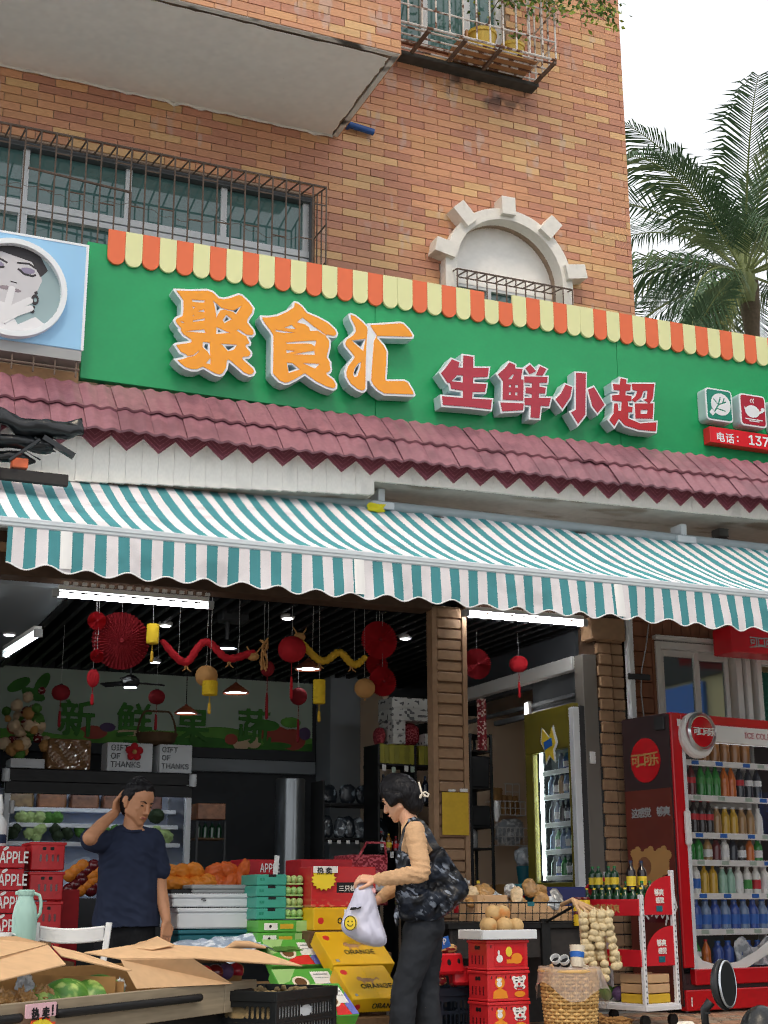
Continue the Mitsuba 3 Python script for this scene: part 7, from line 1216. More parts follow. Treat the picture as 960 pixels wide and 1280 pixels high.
M('check_bag', lambda p, n, uv: X(srgb('#7e1f22'), srgb('#c9a46a'), S(0.5, 0.54, N(p.x * 55, p.y * 55, p.z * 80))), 0.3, 0.5)
for i, (x, y, z, w, h, m) in enumerate(((3.44, -1.70, 0.47, 0.12, 0.06, 'check_bag'), (3.47, -1.73, 0.53, 0.18, 0.11, 'red_box'), (3.60, -1.70, 0.47, 0.14, 0.10, 'red_box'), (3.44, -1.6, 0.62, 0.12, 0.07, 'check_bag'), (3.55, -1.6, 0.63, 0.13, 0.06, 'check_bag'), (3.44, -1.55, 0.69, 0.11, 0.07, 'red_box'), (3.58, -1.58, 0.57, 0.11, 0.06, 'check_bag'))):
    k = thing('gift_pack', f'{"checked red and gold" if m == "check_bag" else "glossy red"} gift pack on the navy crate, {("lowest near the jeans", "with black oval marks", "lowest near the red crates", "upper near the jeans", "upper in the middle", "at the very top", "upper near the red crates")[i]}', 'gift pack')
    tf_ = TR(x + w / 2, y, z, rr_.uniform(-15, 15), -10)
    if m == 'red_box':
        part(k, 'pack', moved(cbox(-w / 2, w / 2, -0.05, 0.05, 0, h, 0.012), tf_), 'mat_' + m)
        if i == 1: part(k, 'oval_mark', moved(extr(affinity.scale(Point(-0.02, 0.06).buffer(.016), .8, 1.0), -0.052, -0.049), tf_), 'mat_black_print'); part(k, 'oval_mark', moved(extr(affinity.scale(Point(0.05, 0.065).buffer(.013), .8, 1.0), -0.052, -0.049), tf_), 'mat_black_print')
    else: part(k, 'pack', moved(bag(w, h, 0.10, i, 0.15), tf_), 'mat_' + m, True)
solo('blue_card', 'blue card with a white letter among the red gift packs', 'card', moved(cat(cbox(-0.03, 0.03, -0.003, 0.0, -0.03, 0.03, 0.002)), TR(3.56, -1.70, 0.70, 0, 0, -18)), 'mat_lab_blue')
solo('card_letter', 'white letter printed on the blue card', 'lettering', moved(text('P', 0.03, 0.002), TR(3.548, -1.7035, 0.688, 0, 0, -18)), 'mat_white_print')

# ------------------------------------------------------------------ cartons along the stall
M('teal_carton', '#3c9a86', 0.45, 0.4); M('green_carton', '#55a540', 0.45, 0.4); M('pale_green', '#9cc47a', 0.5, 0.35); M('yellow_carton', speck('#dcae1c', 0.05, 12), 0.4, 0.4); M('window_amber', '#c9a32d', 0.3, 0.5); M('kiwi_skin', speck('#6b4a2c', 0.2, 60), 0.6, 0.3); M('lilac', '#6a6fb8', 0.5, 0.3); M('carton_red', '#cf2f2d', 0.45, 0.4); M('burst_yellow', '#e8cf35', 0.5, 0.35)
M('gift_red', lambda p, n, uv: X(srgb('#b82326'), srgb('#c98a6a'), S(0.60, 0.68, N(p.x * 60, 0.0, p.z * 60)) * S(0.95, 0.86, p.z)), 0.35, 0.45)
ST = thing('stall_table', 'low timber stall table under the fruit cartons', 'table'); part(ST, 'top', cbox(2.0, 3.42, -1.28, -0.5, 0.60, 0.64, 0.004), 'mat_wood_dark')
for x in (2.03, 3.35): 
    for y in (-1.25, -0.55): part(ST, 'leg', cbox(x, x + 0.05, y, y + 0.05, 0, 0.60, 0.003), 'mat_wood_dark')
for i in range(4):
    L = carton('pear_carton', f'thin teal green fruit carton in the stack of four, {("lowest", "second from below", "third from below", "topmost")[i]}', 'carton', TR(2.635 + 0.003 * (i % 2), -1.15, 0.826 + i * 0.063), 0.18, 0.3, 0.06, 'mat_teal_carton', extras=[('notch', cbox(0.07, 0.115, -0.002, 0.02, 0.046, 0.0605, 0.001), 'mat_black'), ('mark', extr(unary_union([sbox(0.018, 0.025, 0.03, 0.04), sbox(0.033, 0.025, 0.045, 0.04)]), -0.0015, 0.0), 'mat_tile_green')])
    solo('pear_tray', f'open end of green pears in the stack of thin cartons, {("lowest", "second from below", "third from below", "topmost")[i]}', 'fruit tray', cat(*[moved(lump((2.835 + q * 0.036, -1.12, 0.858 + i * 0.063), (0.02, 0.03, 0.024), 2, 0.1, q), np.eye(4)) for q in range(3)], cbox(2.819, 2.925, -1.14, -0.85, 0.828 + i * 0.063, 0.838 + i * 0.063, 0.002)), 'mat_veg_light' if i % 2 else 'mat_pale_green', True)
for i in range(3):
    w = 0.375 - 0.01 * (i == 0)
    carton('kiwi_carton', f'flat bright green fruit carton with a label, {("lowest", "middle", "uppermost")[i]} of the three under the thin cartons', 'carton', TR(2.625 + 0.006 * i, -1.19, 0.622 + i * 0.067), w, 0.34, 0.064, 'mat_green_carton', extras=[('label', box(0.035, 0.115, -0.0025, 0.0, 0.012, 0.05), 'mat_white_print'), ('label_dot', extr(Point(0.072, 0.032).buffer(0.008), -0.004, -0.0025), 'mat_black_print'), ('window', box(0.13, 0.21, -0.0025, 0.0, 0.018, 0.045), 'mat_window_amber'), ('pale_end', box(0.228, w - 0.003, -0.0025, 0.0, 0.003, 0.061), 'mat_pale_green')])
solo('price_stick', 'white price card standing behind the thin green cartons', 'price card', moved(cbox(0, 0.03, 0, 0.004, 0, 0.13, 0.001), TR(2.80, -0.95, 1.06, 0, 0, 5)), 'mat_white_plastic')
def foam_box(label, x0, x1, z0, z1, mat, y=-1.28, d=0.4): k = thing('foam_box', label, 'box'); part(k, 'body', cbox(x0, x1, y, y + d, z0, z1 - 0.025, 0.008), mat); part(k, 'lid', cbox(x0 - 0.006, x1 + 0.006, y - 0.006, y + d + 0.006, z1 - 0.025, z1, 0.006), mat); return k
foam_box('teal plastic box at the bottom of the foam box stack', 2.235, 2.68, 0.645, 0.77, 'mat_teal_plastic', -0.98)
foam_box('white foam box directly on the teal box', 2.225, 2.69, 0.775, 0.89, 'mat_foam', -0.98)
foam_box('grey foam box in the middle of the stack', 2.195, 2.665, 0.895, 0.97, 'mat_foam', -0.97)
foam_box('open grey foam box on top of the stack', 2.32, 2.665, 0.973, 1.02, 'mat_grey_plastic', -0.93, 0.3)
solo('brand_dash', 'small black curved mark on the grey foam box', 'mark', moved(tube([(0, 0, 0.008), (0.02, 0, 0.011), (0.03, 0, 0.0), (0.012, 0, 0.0)], 0.003, 5), TR(2.36, -0.979, 0.93)), 'mat_black_print')
M('bubble', lambda p, n, uv: X(srgb('#8d9db3'), srgb('#dfe6ee'), S(0.4, 0.7, F(p.x * 35, p.y * 35, p.z * 35))), 0.25, 0.6)
solo('bubble_wrap', 'crumpled sheet of bluish bubble wrap over the stall front', 'bubble wrap', sheet(lambda u, v: (2.16 + u * 0.5, -1.40 + 0.32 * v + 0.03 * math.sin(u * 11), 0.60 + 0.09 * v + 0.035 * math.sin(u * 9 + v * 3) * (1 - v) + 0.03 * meshkit.noise(np.array([u * 14, v * 8, 1.0])) + 0.04 * u), 40, 16), 'mat_bubble', True)
ro = random.Random(6)
for i in range(7):
    k = thing('mango', f'film wrapped yellow orange mango in the pile near the man, {("first", "second", "third", "fourth", "fifth", "sixth", "seventh")[i]}', 'fruit'); s_ = 0.85 + 0.4 * ro.random(); part(k, 'flesh', moved(lump((0, 0, 0), (0.062 * s_, 0.045 * s_, 0.042 * s_), 3, 0.22, i), TR(2.25 + (i % 4) * 0.078, -0.70 + 0.03 * (i // 4), 1.03 + 0.068 * (i // 4), ro.uniform(0, 180), 0, ro.uniform(-50, 50))), 'mat_orange_fruit', True)
for i in range(6):
    k = thing('papaya', f'deep orange cut papaya piece above the grey foam box, {("first", "second", "third", "fourth", "fifth", "sixth")[i]}', 'fruit'); s_ = 0.85 + 0.35 * ro.random(); part(k, 'flesh', moved(lump((0, 0, 0), (0.07 * s_, 0.03 * s_, 0.045 * s_), 3, 0.3, i + 5), TR(2.53 + (i % 3) * 0.085, -0.70 + 0.02 * (i // 3), 1.03 + 0.07 * (i // 3), ro.uniform(-30, 30), ro.uniform(-30, 30), ro.uniform(-70, 70))), 'mat_orange_fruit_deep', True)
solo('dark_tray', 'black tray edge under the wrapped mangoes', 'tray', cbox(2.2, 2.44, -0.9, -0.6, 0.97, 0.995, 0.004), 'mat_black')
k = carton('apple_carton', 'red apple carton standing behind the papaya pieces', 'carton', TR(2.72, -0.6, 1.0), 0.215, 0.25, 0.175, 'mat_red_carton').k
part(k, 'lettering', cat(moved(text('APPLE', 0.05, 0.002), TR(2.835, -0.602, 1.10, 0, 0, 0, (0.6, 1, 1)))), 'mat_white_print', kind='stuff')
for i in range(6):
    k = thing('fruit_bag', f'bag of {("red", "golden")[i % 2]} apples behind the man, {("lowest", "second", "third", "fourth", "fifth", "topmost")[i]} of the heap', 'fruit bag'); part(k, 'fruit', cat(*[ball((1.83 + (i % 3) * 0.07 + 0.04 * q, 0.2, 1.0 + 0.09 * (i // 3) + 0.03 * q), 0.042, 2) for q in range(3)]), 'mat_liq_red' if i % 2 == 0 else 'mat_orange_fruit', True)
solo('grey_carton', 'dark green grey carton under the bagged apples', 'carton', cbox(1.78, 2.08, 0.1, 0.4, FL, 0.95, 0.006), 'mat_wall_dark')
k = carton('gift_carton', 'large red gift carton with a yellow price burst', 'carton', TR(2.93, -1.26, 0.893), 0.40, 0.22, 0.225, 'mat_gift_red').k
sb = Polygon([((0.078 if i % 2 else 0.063) * math.cos(i * math.pi / 16), (0.062 if i % 2 else 0.05) * math.sin(i * math.pi / 16)) for i in range(32)])
part(k, 'title', moved(hanzi('三只松鼠', 0.036, 0.002, 1.0), TR(3.095, -1.262, 0.985)), 'mat_white_print'); part(k, 'title_patch', extr(sbox(3.085, 0.972, 3.245, 1.03), -1.2615, -1.26), 'mat_black_print')
BU = thing('price_burst', 'yellow jagged price burst with black writing on the red carton', 'price tag'); part(BU, 'card', extr(affinity.translate(sb, 3.0, 1.045), -1.275, -1.268), 'mat_burst_yellow'); part(BU, 'header', extr(affinity.rotate(sbox(2.935, 1.082, 3.085, 1.12), 0), -1.278, -1.272), 'mat_white_print'); part(BU, 'writing', moved(hanzi('热卖', 0.042, 0.002, 1.25), TR(2.955, -1.2785, 1.081)), 'mat_black_print')
for i in range(2): solo('red_carton', f'dark red carton behind the gift carton, {("longer flat one", "one with a cord handle")[i]}', 'carton', cat(cbox((3.0, 3.32)[i], (3.4, 3.56)[i], -0.9, -0.6, 0.9, (1.17, 1.20)[i], 0.005), *([tube([(3.34, -0.91, 1.15), (3.4, -0.95, 1.27), (3.52, -0.95, 1.27), (3.55, -0.91, 1.15)], 0.008, 6)] if i else [])), 'mat_red_weave' if i else 'mat_red_carton')
solo('film_pack', 'clear lidded pack of red fruit beside the woman', 'fruit pack', cat(cbox(3.32, 3.55, -1.1, -0.95, 0.98, 1.08, 0.01)), 'mat_clear_bag')
def flat_extr(sh, t): return cat([trimesh.creation.extrude_polygon(g, t, engine='earcut') for g in getattr(sh, 'geoms', [sh])])
# yellow orange cartons stepping down toward the street
def orange_box(label, tf, w, d, h):
    L = local('orange_carton', label, 'carton', tf); L('body', cbox(0, w, 0, d, 0, h, 0.004), 'mat_yellow_carton'); L('seam', box(w * .52, w * .525, 0, d, h, h + 0.0012), 'mat_window_amber')
    top = np.array([[1, 0, 0, 0], [0, 0, -1, 0], [0, 1, 0, h], [0, 0, 0, 1.0]])  # upright drawing laid on the lid
    lay = np.array([[1, 0, 0, 0], [0, 0, 1, 0], [0, -1, 0, h + 0.001], [0, 0, 0, 1.0]])
    t = text('ORANGE', 0.034, 0.0015); t = trimesh.Trimesh(np.stack([t.vertices[:, 0] + w * .28, t.vertices[:, 2] + d * .30, -t.vertices[:, 1] + h], 1), t.faces); L('lettering', t, 'mat_black_print')
    lion = unary_union([affinity.scale(Point(0, 0).buffer(0.03), 1.4, .5), Point(-0.04, 0.012).buffer(0.016), sbox(-0.03, -0.03, -0.02, 0), sbox(0.02, -0.03, 0.03, 0), LineString([(0.04, 0), (0.065, 0.015), (0.075, 0.005)]).buffer(0.004)])
    g = flat_extr(affinity.translate(lion, w * .48, d * .55), 0.0012); g.apply_translation((0, 0, h)); L('animal_print', g, 'mat_clay_pot')
    g = flat_extr(Point(w * .12, d * .80).buffer(0.02), 0.0012); g.apply_translation((0, 0, h)); L('seal_print', g, 'mat_carton_red')
    g = flat_extr(sbox(w * .08, d * .08, w * .13, d * .15), 0.0012); g.apply_translation((0, 0, h)); L('small_print', g, 'mat_grey_plastic')
    L('front_lettering', moved(text('ORANGE', 0.03, 0.0015), TR(w * .40, -0.001, h * .30)), 'mat_black_print'); L('front_seal', extr(Point(w * .12, h * .42).buffer(0.018), -0.0012, 0), 'mat_carton_red')
    return L
orange_box('yellow orange carton standing under the red gift carton', TR(2.93, -1.30, 0.765, 1), 0.36, 0.2, 0.125)
orange_box('yellow orange carton leaning in the middle of the yellow row', TR(2.937, -1.598, 0.59, 8, 38) @ TR(0, 0, -0.09), 0.394, 0.277, 0.09)
orange_box('yellow orange carton leaning lowest of the yellow row', TR(2.918, -1.938, 0.432, 7, 35) @ TR(0, 0, -0.09), 0.31, 0.272, 0.09)
solo('red_carton', 'red carton at the foot of the yellow row', 'carton', moved(cbox(0, 0.30, 0, 0.25, 0, 0.30, 0.004), TR(2.93, -1.96, 0.0, 7)), 'mat_carton_red')
solo('stall_step', 'dark timber step under the leaning cartons', 'step', cat(cbox(2.2, 3.15, -1.95, -1.62, 0.0, 0.34, 0.005), cbox(2.2, 3.2, -1.62, -1.30, 0.0, 0.50, 0.005), cbox(2.9, 3.35, -1.30, -1.05, 0.60, 0.762, 0.005)), 'mat_wood_dark')
def kiwi_box(label, tf, w=0.30, d=0.24, h=0.065):
    L = local('kiwi_carton', label, 'carton', tf); L('body', cbox(0, w, 0, d, 0, h, 0.004), 'mat_green_carton')
    def lid(nm, shape, mat, lift): g = flat_extr(shape, 0.0012); g.apply_translation((0, 0, h + lift)); L(nm, g, mat)
    full = sbox(0.002, 0.002, w - 0.002, d - 0.002)
    lid('pale_corner', Polygon([(0.003, d * .35), (0.003, d - .003), (w * .38, d - .003), (w * .2, d * .5)]), 'mat_pale_green', 0); lid('red_field', Polygon([(w * .25, 0.003), (w * .75, 0.003), (w * .70, d * .38), (w * .4, d * .30)]).intersection(full), 'mat_carton_red', 0.0004); lid('lilac_field', Polygon([(w * .75, 0.003), (w - .003, 0.003), (w - .003, d * .7), (w * .9, d * .62), (w * .72, d * .3)]), 'mat_lilac', 0.0008)
    lid('kiwi_ring', Point(w * .36, d * .45).buffer(0.048, quad_segs=8).difference(Point(w * .36, d * .45).buffer(0.034, quad_segs=8)), 'mat_cup_cream', 0.0014); lid('kiwi_print', Point(w * .36, d * .45).buffer(0.034, quad_segs=8), 'mat_kiwi_skin', 0.0014); lid('label', sbox(w * .58, d * .36, w * .88, d * .84), 'mat_white_print', 0.002); lid('label_line', unary_union([sbox(w * .62, d * .58, w * .84, d * .60), sbox(w * .62, d * .70, w * .84, d * .75)]), 'mat_grey_plastic', 0.0034)
    return L
kiwi_box('green fruit carton with a kiwi print leaning highest on the step', TR(2.646, -1.416, 0.585, 2, 37) @ TR(0, 0, -0.065), 0.345, 0.223)
kiwi_box('green fruit carton with a kiwi print leaning in the middle', TR(2.60, -1.752, 0.454, 5, 34) @ TR(0, 0, -0.065), 0.369, 0.213)
kiwi_box('green fruit carton with a kiwi print leaning lowest beside the yellow row', TR(2.694, -2.185, 0.372, 13, 37) @ TR(0, 0, -0.065), 0.18, 0.24)
solo('yellow_carton', 'small yellow carton end under the lowest kiwi carton', 'carton', moved(cbox(0, 0.18, 0, 0.2, 0, 0.27, 0.004), TR(2.70, -2.20, 0.0, 13)), 'mat_yellow_carton')
solo('green_leaf_bag', 'green leafy packet lying over the flat green cartons', 'packet', lump((2.76, -1.27, 0.66), (0.12, 0.06, 0.022), 3, 0.3, 2), 'mat_veg_green', True)

# ------------------------------------------------------------------ left side: red apple cartons and crates
for i, (z0, z1) in enumerate(((0.60, 0.735), (0.74, 0.86), (0.865, 0.985), (0.99, 1.11), (1.115, 1.235))):
    L = carton('apple_carton', f'red apple carton in the tall stack beside the thermos, {("lowest", "second", "third", "fourth", "topmost")[i]}', 'carton', TR(1.10, -0.62, z0), 0.31, 0.3, z1 - z0, 'mat_red_carton')
    L('lettering', moved(text('APPLE', 0.062, 0.002), TR(0.165, -0.001, 0.028, 0, 0, 0, (0.62, 1, 1))), 'mat_white_print'); L('apple_mark', extr(affinity.rotate(affinity.scale(Point(0.20, 0.108).buffer(0.014), 1.3, .6), 30), -0.002, 0), 'mat_white_print')
solo('carton_stand', 'plain stand under the red apple cartons', 'stand', cbox(1.0, 1.72, -0.65, -0.2, 0.0, 0.595, 0.005), 'mat_wood_dark')
for i in range(4):
    tf = TR(1.435, -0.55, 0.60 + i * 0.168, 0); L = local('fruit_crate', f'dark red plastic crate in the stack behind the white chair, {("lowest", "second", "third", "topmost")[i]}', 'crate', tf)
    L('body', cat(cbox(0.02, 0.215, 0, 0.3, 0, 0.155, 0.006), cbox(0.012, 0.223, -0.006, 0.306, 0.142, 0.16, 0.004)), 'mat_crate_red'); L('handle_slot', extr(unary_union([rrect(0.085, 0.105, 0.115, 0.132, 0.004), rrect(0.13, 0.15, 0.115, 0.132, 0.004)]), -0.002, 0.002), 'mat_black'); L('vent', extr(unary_union([rrect(x, x + 0.012, 0.05, 0.09, 0.005) for x in (0.07, 0.105, 0.14, 0.17)]), -0.002, 0.002), 'mat_liq_red')
solo('fruit_crate', 'dark red crate set back behind the crate stack', 'crate', cat(cbox(1.66, 1.80, -0.3, 0.0, 0.5, 1.0, 0.006)), 'mat_red_carton')
k = thing('squeeze_bottle', 'white squeeze bottle with a pointed nozzle at the picture edge', 'bottle'); part(k, 'body', lathe([(0.04, 0), (0.045, 0.02), (0.045, 0.13), (0.03, 0.16), (0.016, 0.18), (0.02, 0.22), (0.006, 0.30)], 16, 1.27, -0.5, 1.235), 'mat_white_plastic', 35); part(k, 'band', lathe([(0.046, 0.02), (0.046, 0.07)], 16, 1.27, -0.5, 1.235), 'mat_navy', 35)
solo('paper_sleeve', 'white paper sleeve stuck on the cooler post', 'paper', lathe([(0.02, 0), (0.02, 0.10)], 12, 1.78, 2.4, 1.60), 'mat_white_plastic', 35)

# table with thermos, cup and white chair
TB = thing('low_table', 'small dark table carrying the mint thermos', 'table'); part(TB, 'top', cbox(0.75, 1.33, -2.02, -1.6, 0.715, 0.738, 0.004), 'mat_wood_dark')
for x in (0.78, 1.27):
    for y in (-2.0, -1.66): part(TB, 'leg', cbox(x, x + 0.035, y, y + 0.035, 0, 0.715, 0.003), 'mat_wood_dark')
M('mint', speck('#9cc0b4', 0.03), 0.25, 0.5)
k = thing('thermos', 'mint green thermos jug with a loop handle', 'thermos'); tx, ty = 1.215, -1.90
part(k, 'body', lathe([(0.052, 0), (0.058, 0.012), (0.060, 0.12), (0.052, 0.165), (0.037, 0.20), (0.036, 0.215)], 26, tx, ty, 0.738), 'mat_mint', 35); part(k, 'collar', lathe([(0.038, 0.215), (0.041, 0.22), (0.041, 0.238), (0.036, 0.243)], 24, tx, ty, 0.738), 'mat_mint', 35)
part(k, 'spout', cbox(tx - 0.052, tx - 0.03, ty - 0.012, ty + 0.012, 0.955, 0.975, 0.004), 'mat_mint'); part(k, 'handle', tube([(tx + 0.035, ty - 0.01, 0.965), (tx + 0.062, ty - 0.015, 0.955), (tx + 0.072, ty - 0.015, 0.92), (tx + 0.07, ty - 0.015, 0.87), (tx + 0.055, ty - 0.01, 0.85)], 0.008, 8), 'mat_mint', True)
k = thing('mug', 'white enamel mug beside the mint thermos', 'mug'); part(k, 'cup', lathe([(0.04, 0), (0.045, 0.005), (0.046, 0.045), (0.043, 0.045), (0.041, 0.008)], 20, 1.11, -1.93, 0.738), 'mat_white_plastic', 35); part(k, 'handle', tube([(1.155, -1.93, 0.775), (1.178, -1.935, 0.77), (1.178, -1.935, 0.75), (1.155, -1.93, 0.748)], 0.005, 6), 'mat_white_plastic', True)
L = local('plastic_chair', 'white plastic chair with a curved top rail', 'chair', TR(1.29, -1.83, 0.0, -22))
L('top_rail', sheet(lambda u, v: (0.01 + 0.31 * u, 0.06 * (2 * u - 1) ** 2 - 0.03, 0.735 + 0.055 * v + 0.012 * (2 * u - 1) ** 2), 16, 4), 'mat_white_plastic', True); L('top_rail', sheet(lambda u, v: (0.01 + 0.31 * u, 0.06 * (2 * u - 1) ** 2 - 0.012, 0.735 + 0.055 * v + 0.012 * (2 * u - 1) ** 2), 16, 4), 'mat_white_plastic', True); L('rail_edge', cat(tube([(0.01 + 0.31 * u, 0.06 * (2 * u - 1) ** 2 - 0.021, 0.79 + 0.012 * (2 * u - 1) ** 2) for u in np.linspace(0, 1, 14)], 0.009, 8), tube([(0.01 + 0.31 * u, 0.06 * (2 * u - 1) ** 2 - 0.021, 0.735 + 0.012 * (2 * u - 1) ** 2) for u in np.linspace(0, 1, 14)], 0.009, 8)), 'mat_white_plastic', True)
for x, dx in ((0.0, -0.012), (0.33, 0.014)): L('back_post', beam((x - dx * 2, 0.03, 0.42), (x + dx, 0.04, 0.825), 0.028, 0.022, (0, 1, 0)), 'mat_white_plastic'); L('leg', beam((x - dx * 2, 0.03, 0.42), (x - dx, 0.03, 0.0), 0.03, 0.03, (0, 1, 0)), 'mat_white_plastic'); L('leg', beam((x, -0.36, 0.42), (x, -0.38, 0.0), 0.03, 0.03, (0, 1, 0)), 'mat_white_plastic')
L('seat', cbox(-0.01, 0.34, -0.38, 0.04, 0.41, 0.435, 0.01), 'mat_white_plastic')

# ------------------------------------------------------------------ display bin in front with cardboard boxes of melons
M('oak_print', lambda p, n, uv: mi.Color3f(*srgb('#93856f')) * (0.82 + 0.4 * F((p.x + p.y) * 5, 1.0, p.z * 90)), 0.55, 0.3)
M('melon', lambda p, n, uv: X(srgb('#4f7f34'), srgb('#a9c06a'), S(0.45, 0.65, F(p.x * 20, p.y * 26, p.z * 10))), 0.4, 0.4)
L = local('display_bin', 'wood print display bin with black handles in front of the stall', 'display bin', TR(0.861, -3.61, 0.0, 43))
L('front_panel', cbox(-0.3, 1.62, 0, 0.02, 0.425, 0.56, 0.003), 'mat_oak_print'); L('front_panel', cbox(1.625, 1.93, 0, 0.02, 0.425, 0.56, 0.003), 'mat_oak_print'); L('side_panel', cbox(1.91, 1.93, 0.02, 0.62, 0.425, 0.56, 0.003), 'mat_oak_print'); L('back_panel', cbox(-0.3, 1.91, 0.60, 0.62, 0.425, 0.56, 0.003), 'mat_oak_print'); L('floor', box(-0.3, 1.91, 0.02, 0.60, 0.425, 0.44), 'mat_dark_wood')
for x0, x1 in ((0.33, 1.38), (1.70, 1.85), (-0.3, 0.1)): L('handle', moved(tube([(x0, -0.012, 0.508), (x0 + 0.03, -0.02, 0.508), (x1 - 0.03, -0.02, 0.508), (x1, -0.012, 0.508)], 0.017, 10), np.eye(4)), 'mat_black', True)
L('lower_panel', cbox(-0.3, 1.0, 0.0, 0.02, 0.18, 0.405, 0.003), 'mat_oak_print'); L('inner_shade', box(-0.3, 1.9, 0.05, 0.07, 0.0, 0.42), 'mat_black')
for x in (-0.28, 1.87): L('leg', cbox(x, x + 0.04, 0.02, 0.06, 0.0, 0.425, 0.003), 'mat_black'); L('leg', cbox(x, x + 0.04, 0.54, 0.58, 0.0, 0.425, 0.003), 'mat_black')
def flap(pts, t=0.005):
    P = np.array(pts, float); nrm = np.cross(P[1] - P[0], P[2] - P[0]); nrm /= np.linalg.norm(nrm); nrm *= 1 if nrm[2] >= 0 else -1
    n = len(P); V = np.vstack([P, P - nrm * t]); f = []
    for i in range(1, n - 1): f += [[0, i, i + 1], [n, n + i + 1, n + i]]
    for i in range(n): j = (i + 1) % n; f += [[i, n + i, n + j], [i, n + j, j]]
    m = trimesh.Trimesh(V, f, process=False); m.fix_normals(); return m
k = thing('cardboard_box', 'opened cardboard box with a folded flap at the near end of the bin', 'box')
part(k, 'flap', flap([(0.855, -2.908, 0.781), (1.031, -2.815, 0.783), (1.178, -2.754, 0.748), (0.913, -3.194, 0.713), (0.771, -3.354, 0.697)]), 'mat_card'); part(k, 'flap', flap([(0.771, -3.356, 0.694), (0.913, -3.196, 0.710), (1.178, -2.756, 0.745), (1.184, -3.131, 0.679), (0.864, -3.547, 0.642), (0.729, -3.711, 0.628)]), 'mat_card')
part(k, 'flap', flap([(1.204, -2.706, 0.74), (1.307, -2.799, 0.714), (1.482, -3.024, 0.647), (1.467, -3.016, 0.644), (1.2, -2.95, 0.705)]), 'mat_card')
D43 = TR(0.861, -3.61, 0.0, 43)
part(k, 'wall', moved(cat(box(-0.25, 0.82, 0.56, 0.565, 0.44, 0.66), box(-0.25, 0.82, 0.06, 0.065, 0.44, 0.52), box(0.815, 0.82, 0.06, 0.56, 0.44, 0.62)), D43), 'mat_card_dark')
k = thing('cardboard_box', 'opened cardboard box with torn flaps at the far end of the bin', 'box')
part(k, 'flap', flap([(1.334, -2.754, 0.712), (1.468, -2.86, 0.687), (1.837, -2.677, 0.679), (2.476, -2.369, 0.622), (2.327, -2.101, 0.691), (1.858, -2.248, 0.724), (1.707, -2.303, 0.735)]), 'mat_card')
part(k, 'flap', flap([(1.468, -2.862, 0.684), (1.837, -2.679, 0.676), (2.083, -2.497, 0.555), (1.513, -2.98, 0.571)]), 'mat_card')
part(k, 'torn_flap', flap([(1.60, -2.47, 0.722), (1.66, -2.40, 0.742), (1.74, -2.33, 0.752), (1.78, -2.27, 0.765), (1.80, -2.30, 0.75), (1.845, -2.35, 0.726), (1.694, -2.52, 0.711)]), 'mat_card'); part(k, 'torn_flap', tube([(2.15, -2.16, 0.70), (2.22, -2.09, 0.715), (2.30, -2.07, 0.715), (2.38, -2.10, 0.70)], [0.006, 0.02, 0.018, 0.006], 8), 'mat_card', True)
part(k, 'wall', moved(cat(box(0.84, 1.84, 0.56, 0.565, 0.44, 0.64), box(0.84, 1.84, 0.03, 0.035, 0.44, 0.545), box(1.835, 1.84, 0.035, 0.56, 0.44, 0.58), box(0.84, 0.845, 0.035, 0.56, 0.44, 0.6)), D43), 'mat_card_dark')
for i, (x, y, z, r) in enumerate(((1.23, -2.93, 0.52, 0.10), (1.38, -2.86, 0.515, 0.115), (1.10, -3.05, 0.50, 0.10))): solo('melon', f'green {("round", "largest", "dark")[i]} melon in the cardboard box {("under the narrow flap", "beside the torn box", "at the shaded end")[i]}', 'melon', moved(ball((0, 0, 0), (r * 1.25, r, r * .95), 4), TR(x, y, z, 35 + 20 * i)), 'mat_melon', True)
for i in range(3): solo('pineapple', f'dark spiky fruit in the shaded cardboard box, {("first", "second", "third")[i]}', 'fruit', lump((0.92 + 0.09 * i, -3.28 + 0.09 * i, 0.53), (0.05, 0.05, 0.06), 4, 0.6, i), 'mat_snack')
for i in range(2): solo('plastic_wrap', f'torn clear wrap {("among the dark fruit", "at the torn box corner")[i]}', 'plastic wrap', lump(((1.02, -3.17, 0.60), (1.47, -2.86, 0.56))[i], ((0.03, 0.03, 0.05), (0.025, 0.02, 0.04))[i], 3, 0.8, i), 'mat_clear_bag', True)
for i in range(4): solo('plum', f'{("red", "dark red", "purple", "rosy")[i]} plum under the far flap of the torn box', 'fruit', ball((1.95 + i * 0.075, -2.49 + i * 0.075, 0.60), 0.038, 3), ('mat_cooler_red', 'mat_liq_red', 'mat_mural_purple', 'mat_sign_red')[i], True)
k = thing('price_sign', 'hot sale sign with a red and yellow burst on the display bin', 'price sign'); HS = TR(0.861, -3.61, 0.0, 43) @ TR(0.10, -0.035, 0.43)
M('pink_print', '#e0b5bd', 0.5, 0.3); M('burst_orange', '#e2562a', 0.5, 0.3)
part(k, 'header', moved(extr(rrect(0.0, 0.185, 0.075, 0.125, 0.006), -0.006, 0.0), HS), 'mat_pink_print'); part(k, 'burst', moved(extr(Polygon([(0.095 + (0.115 if i % 2 else 0.095) * math.cos(i * math.pi / 14), -0.0 + (0.085 if i % 2 else 0.07) * math.sin(i * math.pi / 14)) for i in range(28)]), -0.004, 0.0), HS), 'mat_burst_orange'); part(k, 'burst_core', moved(extr(affinity.scale(Point(0.095, 0.005).buffer(0.09), 1.0, 0.7), -0.0065, -0.004), HS), 'mat_burst_yellow'); part(k, 'writing', moved(hanzi('热卖', 0.047, 0.003, 1.35), HS @ TR(0.03, -0.007, 0.074)), 'mat_black_print'); part(k, 'writing', moved(text('! !', 0.035, 0.003), HS @ TR(0.15, -0.007, 0.08)), 'mat_black_print')
